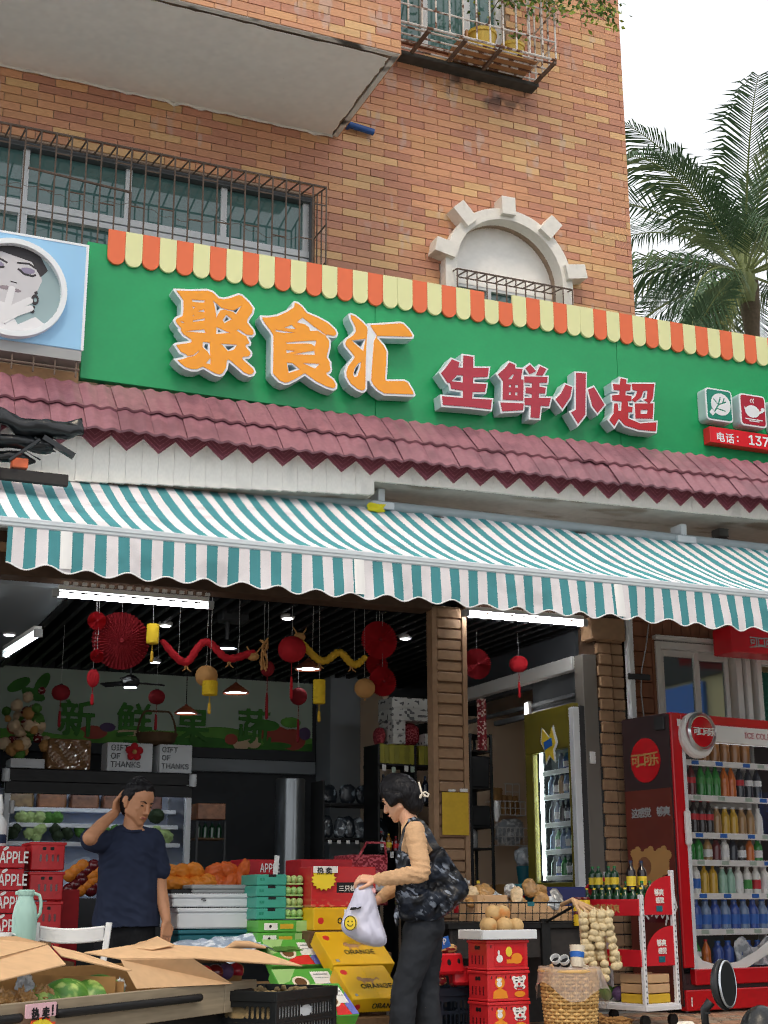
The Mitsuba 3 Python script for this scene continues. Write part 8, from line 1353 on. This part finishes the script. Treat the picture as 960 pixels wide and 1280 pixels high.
# black slotted crate of brown roots
CR = TR(2.248, -2.647, 0.0, 41)
plastic_crate('plastic_crate', 'black slotted crate filled with brown roots at the bin end', CR @ TR(0, 0, 0.22), 0.59, 0.42, 0.30, 'mat_crate_black', 3)
plastic_crate('plastic_crate', 'empty black crate under the crate of brown roots', CR, 0.59, 0.42, 0.21, 'mat_crate_black', 2)
M('root', speck('#8d7a58', 0.25, 50, 12), 0.8, 0.2)
rt = random.Random(17); roots = []
for i in range(150):
    x, y, z = rt.uniform(0.03, 0.56), rt.uniform(0.03, 0.39), 0.475 + rt.uniform(0, 0.03); a = rt.gauss(0.3, 0.35); l = rt.uniform(0.03, 0.055); r = rt.uniform(0.008, 0.013)
    roots.append(tube([(x - l * math.cos(a), y - l * math.sin(a), z), (x, y, z + 0.006), (x + l * math.cos(a), y + l * math.sin(a), z + rt.uniform(-.008, .012))], [r * .5, r, r * .5], 6))
kk = solo('brown_roots', 'brown roots heaped in the black slotted crate', 'roots', moved(cat(roots + [box(0.02, 0.57, 0.04, 0.40, 0.24, 0.475)]), CR), 'mat_root', True); labels[kk]['kind'] = 'stuff'
solo('slot_light_sheet', 'white sack standing in for light through the slots of the black crate', 'insert', moved(cbox(0.02, 0.57, 0.012, 0.03, 0.235, 0.46, 0.004), CR), 'mat_foam')  # white sheet stands in for light showing through the crate slots

# ------------------------------------------------------------------ scooter mirror and handlebar near the camera
M('scooter_black', '#151618', 0.35, 0.5); M('mirror', '#aeb6bb', 0.03, 0.9, 1.0); M('scooter_cream', '#d9cfbf', 0.35, 0.5)
SC = thing('scooter', 'dark parked scooter with a round edged mirror', 'scooter')
def ell_tube(path, rx): return tube(path, rx, 12)
mc = np.array([2.345, -5.94, 0.703])
mm = ball((0, 0, 0), (0.043, 0.022, 0.064), 4); v = mm.vertices; v[:, 1] = np.where(v[:, 1] < 0, v[:, 1] * .45, v[:, 1] * 1.4); mm.vertices = v
MT = TR(*mc, rz=20, rx=-6, ry=8)
mk = part(SC, 'mirror', moved(mm, MT), 'mat_scooter_black', True); part(mk, 'glass', moved(extr(affinity.scale(Point(0, 0).buffer(1.0, quad_segs=12), 0.034, 0.055), -0.0135, -0.010), MT), 'mat_mirror'); part(mk, 'rim', moved(tube([(0.036 * math.cos(a), -0.011, 0.057 * math.sin(a)) for a in np.arange(40) * math.pi / 20], 0.0035, 6, closed=True), MT), 'mat_silver', True)
part(SC, 'mirror_stalk', tube([(2.315, -5.92, 0.66), (2.30, -5.91, 0.64), (2.30, -5.91, 0.61), (2.312, -5.90, 0.58), (2.318, -5.89, 0.50)], [0.013, 0.0115, 0.010, 0.0095, 0.0095], 10), 'mat_scooter_black', True)
for z in (0.630, 0.600, 0.585): part(SC, 'stalk_ring', lathe([(0.0125, 0), (0.0125, 0.005)], 12, 2.303, -5.91, z), 'mat_scooter_black')
part(SC, 'handlebar', tube([(2.20, -5.80, 0.50), (2.32, -5.88, 0.50), (2.44, -5.95, 0.49), (2.60, -6.02, 0.49), (2.72, -6.10, 0.50)], 0.014, 10), 'mat_scooter_black', True); part(SC, 'grip', tube([(2.12, -5.75, 0.50), (2.20, -5.80, 0.50)], 0.019, 10), 'mat_scooter_black')
part(SC, 'instrument_pod', lump((2.44, -5.96, 0.575), (0.062, 0.05, 0.075), 4, 0.02, 1), 'mat_scooter_black', True); part(SC, 'cream_switch', cbox(2.225, 2.275, -5.91, -5.88, 0.585, 0.612, 0.008), 'mat_scooter_cream')
part(SC, 'front_shield', lump((2.50, -5.85, 0.22), (0.17, 0.10, 0.30), 4, 0.06, 2), 'mat_scooter_black', True); part(SC, 'seat', lump((2.85, -6.55, 0.38), (0.13, 0.28, 0.06), 3, 0.05, 4), 'mat_scooter_black', True); part(SC, 'floorboard', moved(cbox(-0.14, 0.14, -0.25, 0.25, 0, 0.08, 0.02), TR(2.66, -6.15, -0.12, 30)), 'mat_scooter_black'); part(SC, 'tail', lump((2.92, -6.68, 0.16), (0.13, 0.30, 0.17), 3, 0.05, 6), 'mat_scooter_black', True)
for p, nm in (((2.40, -5.60, -0.10), 'front'), ((3.0, -6.85, -0.10), 'rear')):
    wk = part(SC, 'wheel', moved(tube([(0.17 * math.cos(a), 0, 0.17 * math.sin(a)) for a in np.arange(28) * math.pi / 14], 0.04, 8, closed=True), TR(*p, rz=-60)), 'mat_scooter_black', True); part(wk, 'rim', moved(lathe([(0.13, -0.03), (0.13, 0.03)], 20), TR(*p, rz=-60) @ TR(0, 0, 0, 0, 90)), 'mat_alu', 35)
part(SC, 'fork', bar((2.40, -5.62, -0.10), (2.46, -5.83, 0.45), 0.02, 8), 'mat_alu_dark')
# the neighbouring wing at the right, outside the frame, that the sliding window mirrors
OB = thing('neighbour_wing', 'pale wing of the neighbouring house standing toward the street', 'building')
M('dark_stone', speck('#3b3b3a', 0.15, 20), 0.8, 0.2)  # dark plinth and upper storey, invented to darken reflections in the glass
part(OB, 'plinth', box(9.5, 14, -9.5, -1.2, -0.3, 2.5), 'mat_dark_stone'); part(OB, 'wall', box(9.55, 14, -9.5, -1.2, 2.5, 3.35), 'mat_cream_wall'); part(OB, 'upper_storey', box(9.5, 14, -9.5, -1.2, 3.35, 6.4), 'mat_dark_stone'); part(OB, 'blue_panel', box(9.5, 9.56, -5.2, -3.9, 2.5, 3.3), 'mat_lab_blue')

# ------------------------------------------------------------------ people
M('skin_man', lambda p, n, uv: mi.Color3f(*srgb('#b3805f')) * (0.93 + 0.14 * F(p.x * 70, p.y * 70, p.z * 70)), 0.5, 0.4); M('skin_woman', lambda p, n, uv: mi.Color3f(*srgb('#d6a586')) * (0.95 + 0.1 * F(p.x * 70, p.y * 70, p.z * 70)), 0.5, 0.4)
M('hair', lambda p, n, uv: mi.Color3f(*srgb('#111014')) * (0.6 + 0.7 * N(p.x * 160, p.y * 160, p.z * 22)), 0.45, 0.25, bump=(lambda p, n, uv: N(p.x * 260, p.y * 260, p.z * 30), 0.004)); M('lips', '#8d4a42', 0.5, 0.4); M('eye', '#2a1d18', 0.2, 0.6)
M('shirt_navy', lambda p, n, uv: mi.Color3f(*srgb('#232a3d')) * (0.85 + 0.3 * F(p.x * 25, p.y * 25, p.z * 25)), 0.9, 0.2); M('trousers', speck('#17181b', 0.2, 60), 0.9, 0.2); M('jeans', lambda p, n, uv: mi.Color3f(*srgb('#2b2e33')) * (0.75 + 0.5 * F(p.x * 14, p.y * 14, p.z * 9)) * (0.9 + 0.2 * N(p.x * 500, p.y * 500, p.z * 300)), 0.85, 0.2)
M('tan_knit', lambda p, n, uv: mi.Color3f(*srgb('#c8a27c')) * (0.92 + 0.16 * N(p.x * 90, p.y * 90, p.z * 400)), 0.9, 0.2); M('shoe', '#202022', 0.5, 0.4)
M('tote', lambda p, n, uv: X(X(srgb('#0b0d12'), srgb('#1d2430'), S(0.4, 0.6, F(p.x * 16, p.y * 16, p.z * 16))), srgb('#8d97a6'), S(0.54, 0.63, F((p.x + p.z) * 55, p.y * 30, (p.z - p.x) * 16)) * S(0.46, 0.6, F(p.x * 11, p.y * 11, p.z * 11 + 4)) * 0.75), 0.4, 0.3)


def blob(segs, refine=0.012, it=12, lamb=0.5):
    """One continuous surface: the union of the hulls of each group of (point, radius) spheres, refined and smoothed."""
    ms = []
    for g in segs:
        pts = []
        for p, r in g: s = trimesh.creation.icosphere(subdivisions=2); pts.append(s.vertices * np.asarray(r) + np.asarray(p))
        ms.append(m3.Manifold.hull_points(np.vstack(pts)))
    u = m3.Manifold.batch_boolean(ms, m3.OpType.Add).refine_to_length(refine).to_mesh()
    t = trimesh.Trimesh(np.array(u.vert_properties[:, :3]), np.array(u.tri_verts)); trimesh.smoothing.filter_taubin(t, lamb=lamb, nu=lamb + 0.03, iterations=it); return t


def chain(*pr): return [[pr[i], pr[i + 1]] for i in range(len(pr) - 1)]


def hand(w, d, nrm, s=1.0, curl=0.5, thumb=1, spread=0.10):
    """A palm, four fingers of different lengths and a thumb, from the wrist w along d; nrm is the back of the hand."""
    w, d, nrm = (np.asarray(q, float) for q in (w, d, nrm)); d = d / np.linalg.norm(d); nrm = nrm - d * (nrm @ d); nrm /= np.linalg.norm(nrm); a = np.cross(d, nrm) * thumb
    P = lambda f, l, n=0.0: w + (d * f + a * l + nrm * n) * s
    segs = [[(P(0, 0), .021 * s), (P(.03, .022), .015 * s), (P(.03, -.022), .015 * s)], [(P(.03, .022), .0145 * s), (P(.03, -.022), .0145 * s), (P(.082, .030), .0115 * s), (P(.082, -.030), .0105 * s), (P(.086, .0), .0115 * s)]]
    for i, (l, ln) in enumerate(((.029, .067), (.010, .074), (-.010, .069), (-.029, .054))):
        p, ang, q = P(.080, l), 0.0, []
        dirv = d * math.cos(spread * (1.5 - i) * .6) + a * math.sin(spread * (1.5 - i) * .6)
        q.append((p, .0098 * s))
        for j, fr in enumerate((.44, .31, .25)):
            ang += curl * (0.55, 0.85, 0.6)[j]; p = p + (dirv * math.cos(ang) - nrm * math.sin(ang)) * ln * fr * s; q.append((p, (.0092, .0084, .0074)[j] * s))
        segs += chain(*q)
    t0 = P(.022, .026, -.004); t1 = t0 + (d * .6 + a * .75 - nrm * .25) * .036 * s; t2 = t1 + (d * .85 + a * .25 - nrm * .45) * .030 * s; t3 = t2 + (d * .85 - nrm * .45) * .022 * s
    return segs + chain((t0, .014 * s), (t1, .0118 * s), (t2, .0104 * s), (t3, .0086 * s))


def head_segs(T_, s=1.0):
    """Skull, jaw, nose, ears and brow in the head's own frame: the face looks along -y, z up, 0.23 m tall."""
    q = lambda x, y, z: (T_ @ np.array([x * s, y * s, z * s, 1]))[:3]
    g = [[(q(0, .015, .035), .080 * s), (q(0, -.020, .045), .072 * s), (q(0, .030, .02), .072 * s)], [(q(0, -.022, .02), .070 * s), (q(.026, -.050, -.055), .028 * s), (q(-.026, -.050, -.055), .028 * s), (q(0, -.066, -.088), .022 * s), (q(.045, -.005, -.045), .026 * s), (q(-.045, -.005, -.045), .026 * s)],
         [(q(0, -.086, .018), .0085 * s), (q(0, -.106, -.024), .0115 * s)], [(q(0, -.103, -.027), .011 * s), (q(.012, -.093, -.03), .0085 * s), (q(-.012, -.093, -.03), .0085 * s)], [(q(.034, -.080, .030), .010 * s), (q(-.034, -.080, .030), .010 * s)], [(q(.018, -.085, -.062), .008 * s), (q(-.018, -.085, -.062), .008 * s), (q(0, -.090, -.056), .008 * s)], [(q(.038, -.056, -.014), .021 * s), (q(-.038, -.056, -.014), .021 * s)]]
    for e in (1, -1): g += [[(q(.076 * e, .006, .018), .012 * s), (q(.080 * e, .014, .004), .012 * s), (q(.074 * e, .004, -.026), .008 * s)], [(q(.084 * e, .020, .022), .007 * s), (q(.086 * e, .022, .0), .007 * s), (q(.078 * e, .008, .028), .007 * s)]]
    return g


def face_parts(k, T_, s=1.0, brow='mat_hair', lip='mat_lips'):
    P = lambda m: moved(m, T_ @ np.diag([s, s, s, 1.0]))
    for e in (1, -1):
        part(k, 'eye', P(cat(ball((.031 * e, -.0835, .008), (.0125, .006, .0042), 2))), 'mat_eye', True)
        part(k, 'eyebrow', P(tube([(.015 * e, -.0925, .026), (.032 * e, -.0905, .033), (.050 * e, -.078, .028)], [.0035, .0042, .002], 6)), brow, True)
    part(k, 'mouth', P(tube([(-.024, -.087, -.060), (-.010, -.0965, -.056), (0, -.0965, -.058), (.010, -.0965, -.056), (.024, -.087, -.060)], [.002, .0045, .004, .0045, .002], 7)), lip, True)


def wrinkle(m, amp, fr, seed=0, keep=None):
    v = m.vertices; n = m.vertex_normals; d = (meshkit.fbm(v * np.asarray(fr) + seed, 3) - 0.5) * 2 * amp
    m.vertices = v + n * d[:, None]; return m


# the shopkeeper
MF = TR(1.93, -1.0, 0.0, -23)
k = thing('person', 'man in a dark navy t-shirt holding one hand behind his ear', 'person')
HT = TR(.035, -.02, 1.462, rz=52, rx=12) if False else (TR(.030, -.015, 1.463) @ TR(rz=52) @ TR(rx=18, ry=4))
body = head_segs(HT) + [[((.005, .01, 1.30), .060), ((.018, .0, 1.40), .056)]]
body += [[((-.07, 0, .88), .092), ((.06, 0, .88), .092), ((-.07, .01, 1.0), .085), ((.058, .01, 1.0), .085)], [((-.07, .01, 1.0), .085), ((.058, .01, 1.0), .085), ((-.068, .0, 1.18), .088), ((.068, 0, 1.18), .088)], [((-.068, 0, 1.18), .088), ((.068, 0, 1.18), .088), ((-.105, .01, 1.265), .048), ((.108, .01, 1.265), .048), ((0, .01, 1.31), .056)]]
armR = [((-.122, .01, 1.262), .052), ((-.192, -.16, 1.262), .044), ((-.192, -.20, 1.268), .040), ((-.145, -.11, 1.345), .035), ((-.095, -.015, 1.412), .026)]
armL = [((.125, .01, 1.262), .052), ((.168, .03, 1.03), .043), ((.174, .025, .99), .040), ((.202, -.005, .90), .034), ((.224, -.03, .825), .025)]
body += chain(*armR) + chain(*armL)
body += hand((-.095, -.015, 1.412), (.30, .42, .86), (-.75, .5, .2), 0.92, 0.30, 1) + hand((.224, -.03, .825), (.02, -.12, -1), (.75, -.65, 0), 0.95, 0.38, -1)
for e in (-1, 1): body += chain(((.07 * e - .01, 0, .86), .085), ((.09 * e, -.01, .48), .060), ((.09 * e, .02, .09), .045)) + chain(((.09 * e, .03, .05), .04), ((.09 * e, -.10, .035), .034))
put(k, moved(blob(body, 0.0085, 10), MF), 'mat_skin_man', True)
face_parts(k, MF @ HT)
q = lambda T_, x, y, z: (T_ @ np.array([x, y, z, 1]))[:3]
hs = [[(q(HT, 0, .020, .052), .083), (q(HT, 0, -.006, .070), .071)], [(q(HT, 0, .036, .02), .077), (q(HT, 0, .05, -.03), .058)], [(q(HT, 0, -.036, .098), .040), (q(HT, .042, -.022, .088), .034), (q(HT, -.042, -.022, .088), .034), (q(HT, 0, .03, .095), .058)], [(q(HT, .066, -.018, .055), .018), (q(HT, .070, -.008, .02), .010)], [(q(HT, -.066, -.018, .055), .018), (q(HT, -.070, -.008, .02), .010)]]
hm = blob(hs, .008, 4); part(k, 'hair', moved(wrinkle(hm, .006, (90, 90, 60)), MF), 'mat_hair', True)
sh = [[(p, r + .020) for p, r in g] for g in ([[((-.072, 0, .78), .098), ((.062, 0, .78), .098), ((-.07, .01, 1.0), .088), ((.058, .01, 1.0), .088)], [((-.07, .01, 1.0), .088), ((.058, .01, 1.0), .088), ((-.068, .0, 1.18), .086), ((.068, 0, 1.18), .086)], [((-.068, 0, 1.18), .086), ((.068, 0, 1.18), .086), ((-.105, .01, 1.26), .046), ((.108, .01, 1.26), .046), ((0, .01, 1.285), .052)]])]
sh += chain(((-.118, .01, 1.258), .063), ((-.192, -.14, 1.256), .066)) + chain(((.12, .01, 1.255), .063), ((.164, .028, 1.10), .066))
sm = blob(sh, .011, 8); v = sm.vertices; sm.vertices[:, 2] = np.maximum(v[:, 2], .792 + .003 * np.sin(v[:, 0] * 14))
for q_, ax_, R0, am in (((.12, -.06, 1.18), (.6, 0, 1), .16, .007), ((-.10, -.06, 1.18), (-.6, 0, 1), .16, .007), ((0, -.09, .86), (.5, 0, 1), .2, .006), ((.165, .02, 1.12), (0, 0, 1), .1, .006)):
    v = sm.vertices; n_ = sm.vertex_normals; d_ = v - np.asarray(q_); w_ = np.clip(1 - np.linalg.norm(d_, axis=1) / R0, 0, 1); t_ = d_ @ (np.asarray(ax_) / np.linalg.norm(ax_)); sm.vertices = v + n_ * (am * w_ * np.sin(t_ * 130 + 4 * meshkit.noise(v * 18)))[:, None]
part(k, 't_shirt', moved(wrinkle(sm, .019, (13, 15, 6), 3), MF), 'mat_shirt_navy', True)
part(k, 'collar', moved(tube([(.006 + .066 * math.cos(a), .004 + .062 * math.sin(a), 1.318 + .012 * math.sin(a)) for a in np.arange(30) * math.pi / 15], .009, 7, closed=True), MF), 'mat_shirt_navy', True)
tr = [[((-.062, 0, .86), .095), ((.055, 0, .86), .095), ((-.068, 0, .74), .092), ((.06, 0, .74), .092)]]
for e in (-1, 1): tr += chain(((.07 * e - .01, 0, .78), .098), ((.092 * e, -.01, .48), .085), ((.092 * e, .02, .11), .068))
part(k, 'trousers', moved(wrinkle(blob(tr, .014, 8), .008, (9, 9, 7), 5), MF), 'mat_trousers', True)
for e in (-1, 1): part(k, 'shoe', moved(blob([[((.09 * e, .04, .05), .046), ((.09 * e, -.12, .04), .040), ((.09 * e, .03, .03), .03)]], .012, 6), MF), 'mat_shoe', True)

# the customer
WF = TR(3.24, -2.08, 0.0, -23)
k = thing('person', 'woman in a tan top and dark jeans carrying a black shoulder bag', 'person')
HW = TR(-.105, .015, 1.452) @ TR(rz=-62 + 180 - 180) @ TR(rx=26)
HW = TR(-.105, .015, 1.452) @ TR(rz=-112) @ TR(rx=24)
body = head_segs(HW, .95) + [[((-.045, .01, 1.315), .048), ((-.085, .012, 1.40), .046)]]
body += [[((.018, -.055, .85), .080), ((.018, .055, .85), .080), ((-.005, -.055, .97), .075), ((-.005, .055, .97), .075)], [((-.005, -.055, .97), .075), ((-.005, .055, .97), .075), ((-.015, -.065, 1.15), .082), ((-.015, .065, 1.15), .082)], [((-.015, -.065, 1.15), .082), ((-.015, .065, 1.15), .082), ((-.03, -.125, 1.275), .042), ((-.03, .125, 1.275), .042), ((-.04, 0, 1.31), .046)]]
aN = [((-.03, -.145, 1.272), .047), ((.0, -.235, 1.080), .038), ((-.004, -.245, 1.060), .037), ((-.13, -.22, 1.040), .031), ((-.235, -.17, 1.030), .021)]
aF = [((-.03, .140, 1.272), .046), ((-.07, .15, 1.07), .036), ((-.08, .14, 1.05), .034), ((-.15, .06, .98), .028), ((-.215, -.03, .935), .021)]
body += chain(*aN) + chain(*aF) + hand((-.235, -.17, 1.030), (-1, .05, .10), (.1, -.45, .85), .86, .75, -1) + hand((-.215, -.03, .935), (-.7, -.3, -.35), (-.2, -.6, .8), .86, .9, 1)
legN = [((.015, -.055, .82), .078), ((-.036, -.066, .62), .062), ((-.085, -.07, .48), .050), ((-.115, -.07, .10), .040)]; legF = [((.028, .055, .82), .078), ((.028, .06, .50), .050), ((.035, .06, .10), .040)]
body += chain(*legN) + chain(*legF) + chain(((-.115, -.07, .055), .036), ((-.24, -.07, .032), .028)) + chain(((.035, .06, .055), .036), ((-.09, .06, .032), .028))
put(k, moved(blob(body, .0085, 10), WF), 'mat_skin_woman', True)
face_parts(k, WF @ HW, .95)
hg = [[(q(HW, 0, .025, .048), .088), (q(HW, 0, -.020, .066), .074), (q(HW, 0, .045, .015), .082)], [(q(HW, 0, .04, .02), .080), (q(HW, 0, .085, -.01), .055), (q(HW, 0, .06, -.06), .052)], [(q(HW, 0, -.055, .080), .034), (q(HW, .058, -.035, .05), .028), (q(HW, -.058, -.035, .05), .028), (q(HW, 0, 0, .09), .06)],
      [(q(HW, .070, -.035, .045), .020), (q(HW, .076, -.030, -.02), .014), (q(HW, .070, .02, .0), .03)], [(q(HW, -.070, -.035, .045), .020), (q(HW, -.076, -.030, -.02), .014), (q(HW, -.070, .02, .0), .03)]]
hm = blob(hg, .008, 5); part(k, 'hair', moved(wrinkle(hm, .005, (55, 55, 18), 2), WF), 'mat_hair', True)
wisp = []
rw = random.Random(2)
for i in range(10):
    sx = -1; p0 = q(HW, sx * (.066 + rw.uniform(-.01, .01)), -.03 + rw.uniform(-.03, .05), .03); p1 = p0 + np.array([rw.uniform(-.03, .0), rw.uniform(-.01, .01), -.06]); p2 = p1 + np.array([rw.uniform(-.005, .02), rw.uniform(-.01, .01), -.05]); wisp.append(tube([p0, p1, p2], [.003, .0022, .001], 5))
part(k, 'hair_strands', moved(cat(wisp), WF), 'mat_hair', True, kind='stuff')
M('clip_cream', '#ddd3c2', 0.3, 0.5)
clip = [[(-.005, -.095, 1.535), (.004, -.10, 1.50), (.010, -.105, 1.478), (.03, -.10, 1.463)], [(.004, -.10, 1.452), (.012, -.105, 1.475), (.03, -.105, 1.482), (.048, -.10, 1.470), (.042, -.10, 1.458), (.02, -.105, 1.462)], [(.0, -.10, 1.45), (.006, -.104, 1.47)]]
part(k, 'hair_clip', moved(cat(*[tube(c, .0052, 7) for c in clip]), WF), 'mat_clip_cream', True)
tp = [[(p, r + .012) for p, r in g] for g in ([[((.005, -.06, .87), .085), ((.005, .06, .87), .085), ((-.005, -.055, .97), .075), ((-.005, .055, .97), .075)], [((-.005, -.055, .97), .075), ((-.005, .055, .97), .075), ((-.015, -.065, 1.15), .082), ((-.015, .065, 1.15), .082)], [((-.015, -.065, 1.15), .082), ((-.015, .065, 1.15), .082), ((-.03, -.125, 1.272), .042), ((-.03, .125, 1.272), .042), ((-.042, 0, 1.300), .044)]])]
tp += chain(*[(p, r + .010) for p, r in aN[:4]], ((-.222, -.172, 1.031), .031)) + chain(*[(p, r + .010) for p, r in aF[:4]], ((-.205, -.02, .942), .031))
top_m = blob(tp, .008, 6)
def folds(m, c, axis, R_, amp, fr):
    v = m.vertices; n = m.vertex_normals; d = v - np.asarray(c, float); t = d @ (np.asarray(axis, float) / np.linalg.norm(axis)); w_ = np.clip(1 - np.linalg.norm(d, axis=1) / R_, 0, 1)
    m.vertices = v + n * (amp * w_ * np.sin(t * fr + 3 * meshkit.noise(v * 30)))[:, None]; return m
for q_, ax_, R0, am in (((0, -.24, 1.07), (.2, 0, 1), .10, .006), ((-.10, -.22, 1.04), (1, 0, 0), .12, .004), ((-.22, -.17, 1.03), (1, 0, 0), .07, .003), ((-.02, -.17, 1.20), (0, 0, 1), .12, .003)): top_m = folds(top_m, q_, ax_, R0, am, 210)
part(k, 'cuff', moved(tube([(-.218 + .003 * math.cos(a), -.1725 + .032 * math.cos(a), 1.031 + .032 * math.sin(a)) for a in np.arange(20) * math.pi / 10], .006, 6, closed=True), WF), 'mat_tan_knit', True)
part(k, 'top', moved(wrinkle(top_m, .006, (20, 18, 34), 4), WF), 'mat_tan_knit', True)
jn = [[((.02, -.055, .86), .096), ((.02, .055, .86), .096), ((.028, -.055, .80), .099), ((.028, .055, .80), .099)]] + chain(((.005, -.06, .78), .096), ((-.04, -.066, .62), .082), ((-.088, -.07, .48), .068), ((-.118, -.07, .10), .066)) + chain(((.028, .06, .78), .096), ((.03, .06, .50), .066), ((.05, .06, .10), .066))
part(k, 'jeans', moved(wrinkle(blob(jn, .010, 7), .010, (14, 14, 22), 8), WF), 'mat_jeans', True)
for x, y in ((-.115, -.07), (.035, .06)): part(k, 'shoe', moved(blob([[((x, y, .045), .042), ((x - .14, y, .035), .034), ((x + .02, y, .03), .03)]], .012, 6), WF), 'mat_shoe', True)
# shoulder bag
BG = thing('shoulder_bag', 'crumpled black shoulder bag with pale marbling on the arm of the woman', 'bag')
outline = np.array([(-.12, 1.18), (-.05, 1.15), (.007, 1.135), (.055, 1.17), (.105, 1.20), (.135, 1.165), (.18, 1.10), (.225, 1.03), (.252, .985), (.235, .945), (.17, .885), (.10, .835), (.0, .822), (-.10, .828), (-.128, .86), (-.135, .95), (-.128, 1.06)])
from scipy.interpolate import splprep, splev
tck, _ = splprep(np.vstack([outline, outline[:1]]).T, s=0.00008, per=True); ox, oz = splev(np.linspace(0, 1, 91)[:-1], tck); cx_, cz_ = .04, .99
def inflate(ox, oz, cx_, cz_, y0, T_, n=14):
    V, f, m = [], [], len(ox)
    for side in (-1, 1):
        for i in range(n + 1):
            s = i / n; t = T_ * math.sqrt(max(0, 1 - s ** 2.6))
            V += [(cx_ + (a - cx_) * s, y0 + side * t, cz_ + (b - cz_) * s) for a, b in zip(ox, oz)]
    o = (n + 1) * m
    for sd in (0, 1):
        for i in range(n):
            for j in range(m):
                a, b, c, d = sd * o + i * m + j, sd * o + i * m + (j + 1) % m, sd * o + (i + 1) * m + j, sd * o + (i + 1) * m + (j + 1) % m
                f += [[a, b, d], [a, d, c]] if sd == 0 else [[a, d, b], [a, c, d]]
    return trimesh.Trimesh(np.array(V), f, process=False)
bg = inflate(ox, oz, cx_, cz_, -.165, .055, 22); vv = bg.vertices; d_ = (meshkit.fbm(vv * [17, 10, 14] + 2, 4) - .5); vv[:, 1] += np.sign(vv[:, 1] + .165) * d_ * .09; vv[:, 1] += .03 * np.abs(meshkit.noise(vv * [20, 5, 9]) - .5); bg.vertices = vv
part(BG, 'body', moved(bg, WF), 'mat_tote', True)
def strap(pts, w): P = np.array(pts, float); return sheet(lambda u, v: np.array([np.interp(u, np.linspace(0, 1, len(P)), P[:, c]) for c in range(3)]) + np.array([w * (v - .5), 0.004 * math.sin(u * 20), w * .35 * (v - .5)]), 24, 3)
part(BG, 'strap', moved(cat(strap([(-.115, -.20, 1.14), (-.108, -.19, 1.20), (-.085, -.165, 1.29), (-.05, -.12, 1.345), (-.015, -.10, 1.335)], .016)), WF), 'mat_tote', True)
part(BG, 'strap', moved(cat(strap([(-.05, -.12, 1.347), (-.005, -.135, 1.325), (.035, -.17, 1.27), (.065, -.185, 1.21), (.095, -.19, 1.165)], .04)), WF), 'mat_tote', True)
part(BG, 'strap', moved(cat(strap([(-.05, -.11, 1.342), (-.0, -.15, 1.30), (.02, -.18, 1.24), (.03, -.19, 1.17)], .018)), WF), 'mat_tote', True)
part(BG, 'side_tie', moved(tube([(-.125, -.19, .90), (-.13, -.20, .85), (-.125, -.20, .80)], [.010, .014, .008], 7), WF), 'mat_tote', True)
# carrier bag in her hand
M('carrier', lambda p, n, uv: mi.Color3f(*srgb('#c9c9dc')) * (0.92 + 0.14 * F(p.x * 24, p.y * 24, p.z * 14)), 0.3, 0.5); M('pink_bag', '#e0a9ac', 0.4, 0.4); M('smile_yellow', '#e4c92d', 0.4, 0.4)
CB = thing('carrier_bag', 'pale plastic carrier bag with a yellow smiling face in her hand', 'carrier bag')
oc = np.array([(-.335, 1.00), (-.30, 1.02), (-.265, 1.005), (-.235, .93), (-.20, .80), (-.175, .715), (-.20, .695), (-.27, .705), (-.35, .735), (-.405, .765), (-.415, .79), (-.385, .88), (-.355, .95)])
tck, _ = splprep(np.vstack([oc, oc[:1]]).T, s=0.0003, per=True); ax_, az_ = splev(np.linspace(0, 1, 73)[:-1], tck)
cb = inflate(ax_, az_, -.30, .83, -.16, .060); vv = cb.vertices; vv[:, 1] += np.sign(vv[:, 1] + .16) * (meshkit.fbm(vv * [22, 8, 8] + 7, 3) - .5) * .05; cb.vertices = vv
part(CB, 'body', moved(cb, WF), 'mat_carrier', True)
def on_bag(m, x, z): return moved(m, WF @ TR(x, -.226, z, rz=-14, rx=0))
sf = numbered(CB + '__smiling_face'); put(sf, on_bag(extr(affinity.scale(Point(0, 0).buffer(.036, quad_segs=8), .85, 1.0), -.004, 0.02), -.365, .815), 'mat_smile_yellow')
part(sf, 'face_lines', on_bag(extr(unary_union([affinity.scale(Point(0, 0).buffer(.037), .87, 1.0).difference(affinity.scale(Point(0, 0).buffer(.033), .87, 1.0)), Point(-.010, .008).buffer(.004), Point(.010, .008).buffer(.004), LineString([(-.014, -.008), (-.004, -.015), (.008, -.014), (.015, -.006)]).buffer(.002)]), -.006, -.004), -.365, .815), 'mat_black_print')
part(CB, 'writing', on_bag(extr(unary_union([LineString([(-.02, -.004), (-.015, .006), (-.01, -.004)]).buffer(.002), LineString([(-.004, -.002), (-.004, .006), (.004, -.001), (.004, .007)]).buffer(.002), LineString([(.01, 0), (.02, .002), (.03, .008)]).buffer(.0025)]), -.005, 0.02), -.345, .885), 'mat_black_print')
part(CB, 'handle', moved(cat(tube([(-.32, -.14, .98), (-.31, -.145, 1.02), (-.295, -.14, 1.045)], [.02, .012, .008], 8), tube([(-.25, -.13, .95), (-.26, -.14, 1.00), (-.28, -.14, 1.045)], [.018, .012, .008], 8)), WF), 'mat_carrier', True)
for i in range(7): part(CB, 'pink_bundle', moved(lump((-.315 + .022 * (i % 4), -.165 + .01 * (i % 3), .965 + .02 * (i // 4) + .008 * (i % 2)), .017, 2, .3, i), WF), 'mat_pink_bag' if i % 2 else 'mat_carrier', True)
solo('carton_label', 'pale carton label half hidden behind the carrier bag', 'label', cbox(3.03, 3.18, -1.52, -1.515, 0.80, 0.88, 0.001), 'mat_white_print')
